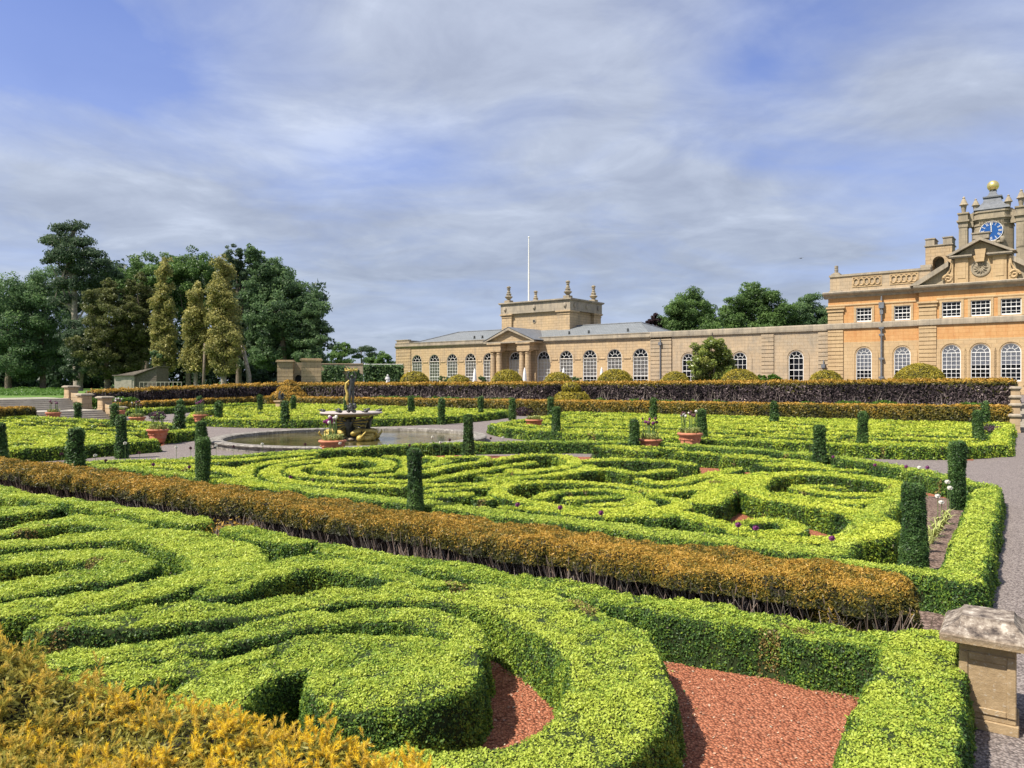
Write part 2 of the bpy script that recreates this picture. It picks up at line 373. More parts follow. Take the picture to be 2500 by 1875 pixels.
M['palebark'] = plain('pale_bark', (0.30, 0.255, 0.205), 0.95, 0, 0.4, 3.5, 0.05)
M['twig'] = plain('twig', (0.20, 0.145, 0.115), 0.95, 0, 0.4, 5.0)
M['deadtwig'] = plain('dead_twig', (0.30, 0.25, 0.21), 0.95, 0, 0.3, 5.0)
M['shadecore'] = plain('hedge_shade_core', (0.022, 0.020, 0.014), 1.0)  # near-black fill under the leaves, its colour stands in for shade in gaps
M['boxshadecore'] = plain('box_shade_core', (0.022, 0.035, 0.010), 1.0)  # dark green fill under box leaves, coloured so the gaps read as shaded
M['marble'] = plain('white_marble', (0.72, 0.71, 0.67), 0.6, 0, 0.1)
M['pinkstone'] = plain('pale_pink_marble', (0.47, 0.41, 0.37), 0.55, 0, 0.18, 7.0)
M['greyplinth'] = plain('grey_plinth', (0.42, 0.43, 0.43), 0.8, 0, 0.15)
M['purplecloth'] = plain('purple_enamel', (0.20, 0.02, 0.14), 0.5, 0.2, 0.2)
M['canvas'] = plain('white_canvas', (0.78, 0.77, 0.74), 0.8, 0, 0.05)
M['allium'] = plain('allium_purple', (0.16, 0.035, 0.12), 0.8, 0, 0.4, 60.0)
M['alliumdark'] = plain('allium_dried', (0.10, 0.045, 0.05), 0.85, 0, 0.4, 60.0)
M['alliumwhite'] = plain('allium_white', (0.62, 0.60, 0.52), 0.8, 0, 0.2, 60.0)
M['stalk'] = plain('stalk_green', (0.13, 0.20, 0.06), 0.6, 0, 0.25, 8.0)
M['strap'] = plain('strap_leaf', (0.38, 0.42, 0.13), 0.55, 0, 0.3, 8.0)
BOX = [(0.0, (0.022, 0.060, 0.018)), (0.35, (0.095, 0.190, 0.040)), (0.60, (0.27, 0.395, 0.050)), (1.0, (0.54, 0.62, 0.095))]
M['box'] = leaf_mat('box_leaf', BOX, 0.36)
M['boxfar'] = leaf_mat('box_leaf_far', [(0.0, (0.022, 0.058, 0.016)), (0.35, (0.105, 0.200, 0.030)), (0.60, (0.32, 0.43, 0.040)), (1.0, (0.60, 0.65, 0.080))], 0.28)
M['yew'] = leaf_mat('orange_yew_leaf', [(0.0, (0.022, 0.030, 0.010)), (0.3, (0.105, 0.100, 0.018)), (0.5, (0.235, 0.18, 0.03)), (0.75, (0.44, 0.26, 0.04)), (1.0, (0.60, 0.37, 0.07))], 0.25)
M['yewgreen'] = leaf_mat('olive_yew_leaf', [(0.0, (0.06, 0.07, 0.012)), (0.5, (0.27, 0.235, 0.028)), (0.8, (0.42, 0.34, 0.04)), (1.0, (0.55, 0.42, 0.05))], 0.3)
M['goldyew'] = leaf_mat('golden_yew_leaf', [(0.0, (0.10, 0.13, 0.03)), (0.3, (0.44, 0.40, 0.08)), (0.55, (0.70, 0.50, 0.11)), (0.8, (0.88, 0.64, 0.045)), (1.0, (0.92, 0.68, 0.06))], 0.45)
M['bare'] = leaf_mat('bare_twigs', [(0.0, (0.020, 0.015, 0.018)), (0.5, (0.085, 0.062, 0.064)), (0.85, (0.20, 0.155, 0.145)), (1.0, (0.38, 0.31, 0.28))], 0.0, 0.8)
M['column'] = leaf_mat('column_yew_leaf', [(0.0, (0.020, 0.050, 0.018)), (0.5, (0.070, 0.145, 0.035)), (1.0, (0.16, 0.26, 0.06))], 0.2)
M['tree'] = leaf_mat('tree_leaf', [(0.0, (0.05, 0.09, 0.05)), (0.5, (0.135, 0.225, 0.095)), (1.0, (0.24, 0.35, 0.13))], 0.5)
M['treebright'] = leaf_mat('bright_tree_leaf', [(0.0, (0.045, 0.085, 0.030)), (0.5, (0.12, 0.21, 0.058)), (1.0, (0.21, 0.32, 0.085))], 0.4)
M['dark_conifer'] = leaf_mat('dark_conifer_leaf', [(0.0, (0.036, 0.062, 0.040)), (0.5, (0.098, 0.150, 0.082)), (1.0, (0.18, 0.24, 0.11))], 0.4)
M['olive_conifer'] = leaf_mat('olive_conifer_leaf', [(0.0, (0.05, 0.064, 0.026)), (0.5, (0.14, 0.158, 0.052)), (1.0, (0.24, 0.25, 0.08))], 0.4)
M['yellow_conifer'] = leaf_mat('yellow_conifer_leaf', [(0.0, (0.11, 0.13, 0.045)), (0.45, (0.36, 0.345, 0.115)), (1.0, (0.66, 0.58, 0.19))], 0.42)
M['copper'] = leaf_mat('copper_leaf', [(0.0, (0.02, 0.012, 0.014)), (1.0, (0.075, 0.04, 0.045))], 0.2)
M['magnolia'] = leaf_mat('glossy_leaf', [(0.0, (0.05, 0.08, 0.02)), (0.5, (0.20, 0.26, 0.045)), (1.0, (0.46, 0.47, 0.12))], 0.3, 0.3, 0.5)
M['grass'] = leaf_mat('grass_blade', [(0.0, (0.05, 0.13, 0.015)), (1.0, (0.13, 0.24, 0.03))], 0.3)
M['bed'] = leaf_mat('bed_leaf', [(0.0, (0.03, 0.08, 0.012)), (1.0, (0.15, 0.28, 0.03))], 0.3)
M['heather'] = leaf_mat('purple_foliage', [(0.0, (0.02, 0.012, 0.018)), (1.0, (0.12, 0.07, 0.09))], 0.1)

M['dry'] = leaf_mat('browned_box_leaf', [(0.0, (0.07, 0.05, 0.02)), (0.6, (0.22, 0.17, 0.05)), (1.0, (0.36, 0.27, 0.09))], 0.2)
M['litter'] = leaf_mat('dry_litter', [(0.0, (0.20, 0.10, 0.06)), (0.6, (0.50, 0.30, 0.20)), (1.0, (0.62, 0.55, 0.40))], 0.1)
def glass_mat():
    m, t, out = mat_new('window_glass'); g = t.add('ShaderNodeBsdfGlossy'); g.inputs['Roughness'].default_value = 0.04; g.inputs['Color'].default_value = (0.9, 0.95, 1, 1)
    tr = t.add('ShaderNodeBsdfTransparent'); fr = t.add('ShaderNodeFresnel'); fr.inputs[0].default_value = 1.25
    mx = t.add('ShaderNodeMixShader'); t.link(t.math('ADD', fr.outputs[0], 0.01), mx.inputs[0]); t.link(tr.outputs[0], mx.inputs[1]); t.link(g.outputs[0], mx.inputs[2]); t.link(mx.outputs[0], out.inputs[0]); return m
M['glass'] = glass_mat()
def gravel_mat(name, cols, scale, light=0.06, bumpd=0.02):
    m, t, out = mat_new(name); tc = t.add('ShaderNodeTexCoord'); o = tc.outputs['Object']
    v = t.add('ShaderNodeTexVoronoi'); v.inputs['Scale'].default_value = scale; v.inputs['Randomness'].default_value = 1; t.link(o, v.inputs['Vector'])
    bw = t.add('ShaderNodeSeparateColor'); t.link(v.outputs['Color'], bw.inputs[0])
    big = t.noise(o, 0.6, 5, 0.6); mid = t.noise(o, 7.0, 4, 0.6)
    f = t.math('ADD', t.math('MULTIPLY', bw.outputs[0], 0.62), t.math('ADD', t.math('MULTIPLY', big, 0.22), t.math('MULTIPLY', mid, 0.18)))
    c = t.ramp(f, [(0.12, cols[0]), (0.5, cols[1]), (0.88, cols[2]), (0.99, cols[3])])
    cr = t.ramp(v.outputs['Distance'], [(0.30, 1.0), (0.75, 0.45)]); c = t.mix(1.0, c, cr, 'MULTIPLY')
    principled(t, out, c, 0.9, 0, (t.math('SUBTRACT', 1.0, v.outputs['Distance']), 0.8, bumpd), 0.2); return m
M['path'] = gravel_mat('path_gravel', [(0.17, 0.14, 0.13), (0.29, 0.245, 0.225), (0.38, 0.33, 0.30), (0.62, 0.58, 0.53)], 38)
M['redgravel'] = gravel_mat('red_gravel', [(0.24, 0.075, 0.04), (0.46, 0.165, 0.085), (0.60, 0.255, 0.145), (0.68, 0.50, 0.34)], 38, bumpd=0.035)
M['mulch'] = gravel_mat('bark_mulch', [(0.10, 0.065, 0.05), (0.22, 0.15, 0.12), (0.34, 0.25, 0.20), (0.55, 0.46, 0.38)], 26)
M['soil'] = gravel_mat('dark_soil', [(0.05, 0.035, 0.035), (0.10, 0.07, 0.065), (0.15, 0.11, 0.10), (0.25, 0.2, 0.18)], 14)
def lawn_mat():
    m, t, out = mat_new('lawn'); tc = t.add('ShaderNodeTexCoord'); o = tc.outputs['Object']
    n = t.noise(o, 0.15, 5, 0.6); n2 = t.noise(o, 9.0, 4, 0.7)
    c = t.ramp(t.math('ADD', t.math('MULTIPLY', n, 0.6), t.math('MULTIPLY', n2, 0.4)), [(0.3, (0.075, 0.155, 0.03)), (0.7, (0.165, 0.26, 0.06))])
    principled(t, out, c, 0.9, 0, (n2, 0.6, 0.05), 0.15); return m
M['lawn'] = lawn_mat()
def water_mat():
    m, t, out = mat_new('pond_water'); tc = t.add('ShaderNodeTexCoord'); n = t.noise(tc.outputs['Object'], 5.0, 4, 0.6)
    g = t.noise(tc.outputs['Object'], 0.5, 3, 0.5); c = t.ramp(g, [(0.35, (0.05, 0.045, 0.015)), (0.65, (0.15, 0.125, 0.04))])
    principled(t, out, c, 0.06, 0, (n, 0.25, 0.03), 0.6); return m
M['water'] = water_mat()
def lichen_mat():
    m, t, out = mat_new('lichen_stone'); tc = t.add('ShaderNodeTexCoord'); o = tc.outputs['Object']
    n1 = t.noise(o, 4.0, 7, 0.68, 0.4); n2 = t.noise(o, 11.0, 6, 0.7); n3 = t.noise(o, 28.0, 5, 0.7)
    sp = t.add('ShaderNodeSeparateXYZ'); t.link(o, sp.inputs[0])
    body = t.ramp(n1, [(0.3, (0.26, 0.18, 0.095)), (0.7, (0.47, 0.345, 0.20))])
    cap = t.ramp(n2, [(0.36, (0.055, 0.045, 0.04)), (0.50, (0.21, 0.17, 0.135)), (0.60, (0.36, 0.31, 0.25)), (0.70, (0.58, 0.54, 0.46))])
    f = t.math('MULTIPLY', t.ramp(sp.outputs[2], [(0.84, 0.0), (0.93, 1.0)]), 1.0)
    c = t.mix(f, body, cap); c = t.mix(t.ramp(n3, [(0.58, 0.0), (0.66, 0.55)]), c, (0.55, 0.51, 0.43))
    principled(t, out, c, 0.9, 0, (t.math('ADD', n2, n3), 0.6, 0.012), 0.2); return m
M['lichen'] = lichen_mat()
# ------------------------------------------------------------------ ground
LAWN_Z = 1.62; TERR_Z = 1.95
def ground():
    rim = PQl([(-8, -6), (84, -6), (84, 66), (-8, 66)]); inn = PQl([(-7, -5), (60, -5), (70.5, 59.5), (-7, 59.5)])
    # garden floor, bank and lawn out to the horizon in one sheet
    lo = [(*p, 0.0) for p in PQl([(-6, -4), (62, -4), (77, 60.3), (-6, 60.3)])]
    up = [(*p, LAWN_Z) for p in PQl([(-9, -7), (66, -7), (81, 62.2), (-9, 62.2)])]
    far = [(*(np.array([0., 60.]) + np.array([math.cos(a), math.sin(a)]) * 2200), LAWN_Z) for a in (R_(-34 - 135), R_(-34 - 225), R_(-34 + 45), R_(-34 - 45))]
    far = []
    for p in up:
        d = np.array(p[:2]) - PQ(30, 28); d /= np.linalg.norm(d); far.append((*(PQ(30, 28) + d * 2600), LAWN_Z))
    me = bpy.data.meshes.new('lawn'); vs = lo + up + far
    fs = [(0, 1, 2, 3)] + [(i, (i + 1) % 4, 4 + (i + 1) % 4, 4 + i) for i in range(4)] + [(4 + i, 4 + (i + 1) % 4, 8 + (i + 1) % 4, 8 + i) for i in range(4)]
    me.from_pydata(vs, [], fs); me.materials.append(M['lawn']); me.update()
    tag(link(bpy.data.objects.new('lawn', me)), kind='structure')
def sheet(name, pts, z, mat, kind='structure'):
    me = bpy.data.meshes.new(name); me.from_pydata([(p[0], p[1], z) for p in pts], [], [tuple(range(len(pts)))]); me.materials.append(M[mat]); me.update()
    if me.polygons[0].normal.z < 0: me.flip_normals()
    return tag(link(bpy.data.objects.new(name, me)), kind=kind)
ground()
sheet('gravel_path', PQl([(-5.9, -3.9), (61.5, -3.9), (68, 25), (76, 60.1), (-5.9, 60.1)]), 0.004, 'path')
sheet('red_gravel_bed', PQl([(0.7, 2.2), (40, 2.2), (40, 8.3), (0.7, 8.3)]), 0.010, 'redgravel')
sheet('red_gravel_bed', PQl([(1.7, 11.6), (23.8, 11.6), (22.4, 14.5), (19.8, 24.0), (13, 27.6), (6, 26.8), (1.6, 23)]), 0.010, 'redgravel')
sheet('red_gravel_bed', PQl([(1.5, 34), (10, 32.4), (21, 33), (25, 36), (27.5, 45.5), (29.5, 52.5), (1.5, 52.5)]), 0.010, 'redgravel')
sheet('red_gravel_bed', PQl([(31.4, 12.8), (31.4, 17.6), (38.8, 24.8), (57, 23.5), (57, 12.8)]), 0.010, 'redgravel')
sheet('red_gravel_bed', PQl([(46.8, 30.5), (39.3, 33), (34.8, 42), (36, 50), (37, 52.5), (64, 52.5), (61, 41)]), 0.010, 'redgravel')
sheet('soil_bed', PQl([(0.75, 8.2), (40, 7.9), (40, 11.2), (0.75, 11.35)]), 0.012, 'mulch')
sheet('mulch_bed', PQl([(0.9, 11.5), (2.3, 11.5), (2.3, 23), (0.9, 22.2)]), 0.016, 'mulch')
sheet('palace_terrace', PQl([(-60, 61.2), (79, 61.2), (84, 150), (-60, 150)]), LAWN_Z + 0.01, 'path')
sheet('dry_border', PQl([(66.4, 33.5), (70.0, 33.5), (78, 61), (0.2, 61), (0.2, 56.6), (75.5, 56.6)]), 0.45, 'soil')
def terrace_under_eye():
    m = MB(); m.box(-30, 30, -6, 0, -0.2, 1.45); o = m.build('viewing_terrace', M['honey']); o.rotation_euler = (0, 0, math.atan2(-A2[1], -A2[0])); o.location = (-0.9, -0.6, 0); tag(o, kind='structure')
terrace_under_eye()

# ------------------------------------------------------------------ clipped hedges
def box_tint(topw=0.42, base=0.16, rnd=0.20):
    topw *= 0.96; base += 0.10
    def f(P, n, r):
        k = np.clip(n[:, 2], 0, 1) ** 2  # paler tops are new growth; side tone also carries painted shade and fill
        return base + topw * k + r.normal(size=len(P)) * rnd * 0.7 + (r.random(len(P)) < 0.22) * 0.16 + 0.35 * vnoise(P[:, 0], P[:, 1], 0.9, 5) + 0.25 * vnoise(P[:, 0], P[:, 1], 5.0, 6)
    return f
def hedge(name, strokes, h, res, label, cat='hedge', group=None, mat='box', core='boxshadecore', cov=2.2, kite=False, soft=0.1, wob=0.06, base=0.0, seed=0, tint=None,
          topn=0.03, hfun=None, straight=False, spread=0.7, size=leaf_size, aspect=0.55, stems=None, up=0.25, part='foliage', grow=1.0):
    if grow != 1.0: strokes = [(p, np.array(w) * grow if not np.isscalar(w) else w * grow) for p, w in strokes]
    V, Fq = hedge_field(strokes, h, res, soft, wob, base, topn, seed, hfun, straight)
    LV, LF, LT = scatter_leaves(V, Fq, cov, size, aspect, spread, kite=kite, seed=seed, tint=tint or box_tint(), up=up)
    c = V.mean(0); c[2] = 0
    root = empty(name, c, label=label, cat=cat, group=group)
    C = LV.reshape(len(LF), -1, 3).mean(1); rb = np.random.default_rng(seed + 900).random(len(LF)); dry = (vnoise(C[:, 0], C[:, 1], 1.3, seed + 40) + .5 * vnoise(C[:, 0], C[:, 1], 4.5, 41) > .50) & (rb < .6) if mat.startswith('box') else rb < 0
    dry |= (rb < .012) if mat.startswith('box') else False
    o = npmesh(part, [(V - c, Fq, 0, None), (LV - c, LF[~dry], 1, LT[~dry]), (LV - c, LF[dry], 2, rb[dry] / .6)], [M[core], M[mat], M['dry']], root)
    if stems: stems(root, c)
    return root
def stem_row(paths, n, z0, z1, mat='twig', rad=0.008, lean=0.1, seed=3, name='stems', jit=0.1):
    def f(root, c):
        r = random.Random(seed); m = MB(); k = 0
        for P in paths:
            P = smooth_path(P, 0.05); L = len(P) - 1
            for _ in range(int(n * np.linalg.norm(P[-1] - P[0]))):
                a = P[r.randint(0, L)] + np.array([r.uniform(-jit, jit), r.uniform(-jit, jit)]); d = np.array([r.uniform(-lean, lean), r.uniform(-lean, lean)])
                e = np.array([r.uniform(-.04, .04), r.uniform(-.04, .04)])
                zt = z1 * r.uniform(0.8, 1.1); q = rad * r.uniform(0.6, 1.4)
                m.tube([(a[0] - c[0], a[1] - c[1], z0), (a[0] + d[0] * .45 + e[0] - c[0], a[1] + d[1] * .45 + e[1] - c[1], (z0 + zt) / 2), (a[0] + d[0] - c[0], a[1] + d[1] - c[1], zt)], [q, q * .8, q * .5], 3)
        tag(m.build(name, M[mat], root), kind='stuff')
    return f
# --- nearest parterre, scrolls of box on red gravel below the eye
ZF = 0.50
FG = 0.032
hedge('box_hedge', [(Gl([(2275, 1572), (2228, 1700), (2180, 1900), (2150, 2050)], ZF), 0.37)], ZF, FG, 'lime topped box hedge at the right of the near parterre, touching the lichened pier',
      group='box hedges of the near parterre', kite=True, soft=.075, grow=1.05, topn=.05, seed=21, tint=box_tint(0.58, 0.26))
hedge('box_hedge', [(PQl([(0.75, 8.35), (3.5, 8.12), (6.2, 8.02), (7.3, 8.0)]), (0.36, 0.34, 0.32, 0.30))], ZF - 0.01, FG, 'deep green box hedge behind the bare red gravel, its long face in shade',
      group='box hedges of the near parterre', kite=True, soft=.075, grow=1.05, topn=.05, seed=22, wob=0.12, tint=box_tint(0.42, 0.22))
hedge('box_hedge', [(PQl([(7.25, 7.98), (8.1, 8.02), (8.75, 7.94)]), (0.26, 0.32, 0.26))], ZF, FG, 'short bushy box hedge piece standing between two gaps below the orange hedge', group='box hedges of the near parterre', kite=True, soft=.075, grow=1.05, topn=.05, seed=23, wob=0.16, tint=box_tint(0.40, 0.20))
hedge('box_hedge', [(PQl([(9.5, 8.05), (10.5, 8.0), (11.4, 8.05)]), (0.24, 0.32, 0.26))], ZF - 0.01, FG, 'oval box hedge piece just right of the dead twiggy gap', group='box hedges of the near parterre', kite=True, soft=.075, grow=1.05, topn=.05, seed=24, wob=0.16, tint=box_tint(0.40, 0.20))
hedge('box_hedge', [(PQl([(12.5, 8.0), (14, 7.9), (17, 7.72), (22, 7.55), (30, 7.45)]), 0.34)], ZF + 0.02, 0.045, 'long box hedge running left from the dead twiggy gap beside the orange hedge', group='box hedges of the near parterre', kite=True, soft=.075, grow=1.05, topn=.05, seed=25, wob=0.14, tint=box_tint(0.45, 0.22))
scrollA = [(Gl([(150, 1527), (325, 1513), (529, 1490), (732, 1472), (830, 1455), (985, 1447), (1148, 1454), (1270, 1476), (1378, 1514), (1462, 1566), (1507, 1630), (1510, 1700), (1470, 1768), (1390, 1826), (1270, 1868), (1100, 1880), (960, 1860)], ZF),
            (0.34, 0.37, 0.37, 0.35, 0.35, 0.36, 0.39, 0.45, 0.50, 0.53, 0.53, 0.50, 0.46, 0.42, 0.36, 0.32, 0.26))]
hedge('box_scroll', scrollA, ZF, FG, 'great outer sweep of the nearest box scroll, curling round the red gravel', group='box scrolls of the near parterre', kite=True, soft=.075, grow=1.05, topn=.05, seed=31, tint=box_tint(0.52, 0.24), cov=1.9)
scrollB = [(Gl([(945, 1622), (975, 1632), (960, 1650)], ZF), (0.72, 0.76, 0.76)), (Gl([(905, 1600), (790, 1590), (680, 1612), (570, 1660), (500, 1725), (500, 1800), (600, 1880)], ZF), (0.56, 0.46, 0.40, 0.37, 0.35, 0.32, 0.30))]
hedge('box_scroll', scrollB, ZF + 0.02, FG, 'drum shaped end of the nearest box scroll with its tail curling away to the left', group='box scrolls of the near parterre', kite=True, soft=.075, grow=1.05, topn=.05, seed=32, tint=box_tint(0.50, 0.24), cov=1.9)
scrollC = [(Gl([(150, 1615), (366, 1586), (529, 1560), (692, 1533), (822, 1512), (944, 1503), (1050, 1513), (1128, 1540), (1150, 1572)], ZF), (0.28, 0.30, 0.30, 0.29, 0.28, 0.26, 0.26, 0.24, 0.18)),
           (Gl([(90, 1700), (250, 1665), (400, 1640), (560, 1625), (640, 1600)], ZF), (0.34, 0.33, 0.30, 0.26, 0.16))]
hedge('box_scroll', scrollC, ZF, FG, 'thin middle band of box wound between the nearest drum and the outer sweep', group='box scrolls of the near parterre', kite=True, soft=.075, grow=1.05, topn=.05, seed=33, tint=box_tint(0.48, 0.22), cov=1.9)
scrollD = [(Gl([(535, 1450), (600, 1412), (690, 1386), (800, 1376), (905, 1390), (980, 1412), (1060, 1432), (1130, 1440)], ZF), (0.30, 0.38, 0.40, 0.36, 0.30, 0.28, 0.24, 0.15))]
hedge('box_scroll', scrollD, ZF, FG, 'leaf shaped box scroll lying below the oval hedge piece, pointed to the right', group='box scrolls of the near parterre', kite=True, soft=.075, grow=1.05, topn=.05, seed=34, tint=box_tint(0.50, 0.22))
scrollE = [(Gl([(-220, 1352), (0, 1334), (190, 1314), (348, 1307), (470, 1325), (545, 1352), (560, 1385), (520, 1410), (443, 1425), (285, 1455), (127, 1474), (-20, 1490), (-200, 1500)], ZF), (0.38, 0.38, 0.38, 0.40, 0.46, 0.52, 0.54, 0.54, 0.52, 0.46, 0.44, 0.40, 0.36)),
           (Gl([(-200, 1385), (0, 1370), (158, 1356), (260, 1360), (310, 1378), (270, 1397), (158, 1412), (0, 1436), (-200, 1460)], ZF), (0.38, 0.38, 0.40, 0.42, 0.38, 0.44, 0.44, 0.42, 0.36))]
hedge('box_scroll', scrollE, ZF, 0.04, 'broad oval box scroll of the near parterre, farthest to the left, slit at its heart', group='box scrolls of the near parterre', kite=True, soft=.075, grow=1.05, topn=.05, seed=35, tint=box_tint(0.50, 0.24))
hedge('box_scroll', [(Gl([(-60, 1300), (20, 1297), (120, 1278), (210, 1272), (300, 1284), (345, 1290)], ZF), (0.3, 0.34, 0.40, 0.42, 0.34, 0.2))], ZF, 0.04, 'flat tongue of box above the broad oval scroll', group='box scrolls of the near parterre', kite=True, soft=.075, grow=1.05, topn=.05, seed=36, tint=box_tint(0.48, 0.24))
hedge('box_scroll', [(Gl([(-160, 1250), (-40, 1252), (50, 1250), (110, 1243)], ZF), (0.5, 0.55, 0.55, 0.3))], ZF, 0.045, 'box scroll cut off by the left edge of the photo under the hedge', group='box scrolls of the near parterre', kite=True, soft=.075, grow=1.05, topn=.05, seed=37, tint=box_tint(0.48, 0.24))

# --- orange yew hedge between the near and the middle parterre
def yew_tint(P, n, r):
    k = np.clip(n[:, 2], 0, 1); hz = np.clip((P[:, 2] - 0.60) / 0.16, 0, 1)
    return 0.13 + 0.52 * hz * (0.60 + 0.40 * k) + r.normal(size=len(P)) * 0.19 + 0.30 * vnoise(P[:, 0], P[:, 1], 0.8, 15) + 0.3 * vnoise(P[:, 0], P[:, 1], 4, 16)
yq = lambda p: 9.45 - 0.012 * p
yew_line = PQl([(p, yq(p)) for p in (1.6, 4, 8, 12, 16, 20, 26, 34)])
def yew_under(root, c):
    stem_row([PQl([(p, yq(p) - 0.52), (p + 3, yq(p + 3) - 0.52)]) for p in range(1, 31, 3)], 80, 0, 0.66, 'twig', 0.0075, 0.24, 41, 'stems', 0.14)(root, c)
    stem_row([PQl([(p, yq(p) - 0.60), (p + 3, yq(p + 3) - 0.60)]) for p in range(1, 16, 3)], 50, 0, 0.60, 'deadtwig', 0.006, 0.34, 42, 'dead_stems', 0.10)(root, c)
    V, Fq = hedge_field([(PQl([(1.30, 9.35), (1.55, 9.6), (1.75, 9.9)]), (.40, .46, .36)), (PQl([(1.5, 9.0), (2.0, 9.1)]), (.3, .2))], .66, .05, .22, .30, .02, .10, 55)
    LV, LF, LT = scatter_leaves(V, Fq, 1.3, lambda D: 0.0019 * D + 0.016, .4, 1.1, seed=56, tint=lambda P, n, r: .08 + .42 * np.clip((P[:, 2] - .25) / .4, 0, 1) + .2 * r.normal(size=len(P)))
    npmesh('low_foliage', [(V * np.array([1, 1, .9]) - c, Fq, 0, None), (LV - c, LF, 1, LT)], [M['shadecore'], M['yew']], root)
    m = MB(); a, b, e, g = PQ(1.6, yq(1.6) - 0.25), PQ(34, yq(34) - 0.25), PQ(34, yq(34) + 0.45), PQ(1.6, yq(1.6) + 0.45)
    m.prism([tuple(np.array(x) - c[:2]) for x in (a, b, e, g)], 'z', 0, 0.66); m.build('heart', M['shadecore'], root)  # dark filler block, painted to stand in for shade behind the stems
hedge('yew_hedge', [(yew_line, 0.70)], 0.80, 0.05, 'long orange tipped yew hedge crossing the garden in front, bare brown stems along its foot', 'hedge', mat='yew', core='shadecore', cov=2.0, kite=False, soft=0.17, wob=0.26, base=0.56, seed=51,
      tint=yew_tint, topn=0.09, size=lambda D: 0.0019 * D + 0.014, aspect=0.40, stems=yew_under, spread=1.0, up=0.3)
def dead_gap():
    root = empty('dead_shrub', (*PQ(12.0, 8.35), 0), label='tangle of dead grey twigs and dry leaves filling the gap in the near box hedge', cat='shrub')
    m = MB(); r = random.Random(4)
    for _ in range(150):
        a = r.uniform(0, 6.28); x, y = r.uniform(-.35, .35), r.uniform(-.35, .25); d = r.uniform(.1, .4)
        m.tube([(x, y, 0), (x + d * .5 * math.cos(a), y + d * .5 * math.sin(a), .22), (x + d * math.cos(a), y + d * math.sin(a), r.uniform(.3, .5))], [.007, .006, .003], 3)
    m.build('stems', M['deadtwig'], root)
    rr = np.random.default_rng(3); P = rr.normal(size=(420, 3)) * np.array([.32, .28, .07]) + np.array([0, 0, .36])
    V, Fc, t = leaves_at(P, np.tile([0, 0, 1.0], (420, 1)), np.full(420, .06), rr); npmesh('dry_leaves', [(V, Fc, 0, np.clip(t * .3 + .55, 0, 1))], [M['yew']], root)
dead_gap()

def GP(u, v): g = G(u, v, .5); return (g @ A2, g @ B2)
def inside(p, q, poly):
    c = False; n = len(poly)
    for i in range(n):
        (x0, y0), (x1, y1) = poly[i], poly[i - 1]
        if (y0 > q) != (y1 > q) and p < (x1 - x0) * (q - y0) / (y1 - y0) + x0: c = not c
    return c
def fillers(poly, step, seed):
    rr = random.Random(seed); out = []; ps = [a for a, b in poly]; qs = [b for a, b in poly]; q = min(qs) + 1.0
    while q < max(qs):
        run = []; p = min(ps); left = rr.uniform(3, 7)
        while p < max(ps):
            qq = q + .55 * math.sin(p * .8 + q * 2 + seed) * step / 1.8
            if inside(p, qq, poly): run.append(PQ(p, qq)); left -= .5
            if (left < 0 or not inside(p, qq, poly)) and run:
                if len(run) > 3: out.append((run, .27))
                run = []; left = rr.uniform(3, 7); p += .5
            p += .5
        if len(run) > 3: out.append((run, .27))
        q += step
    return out
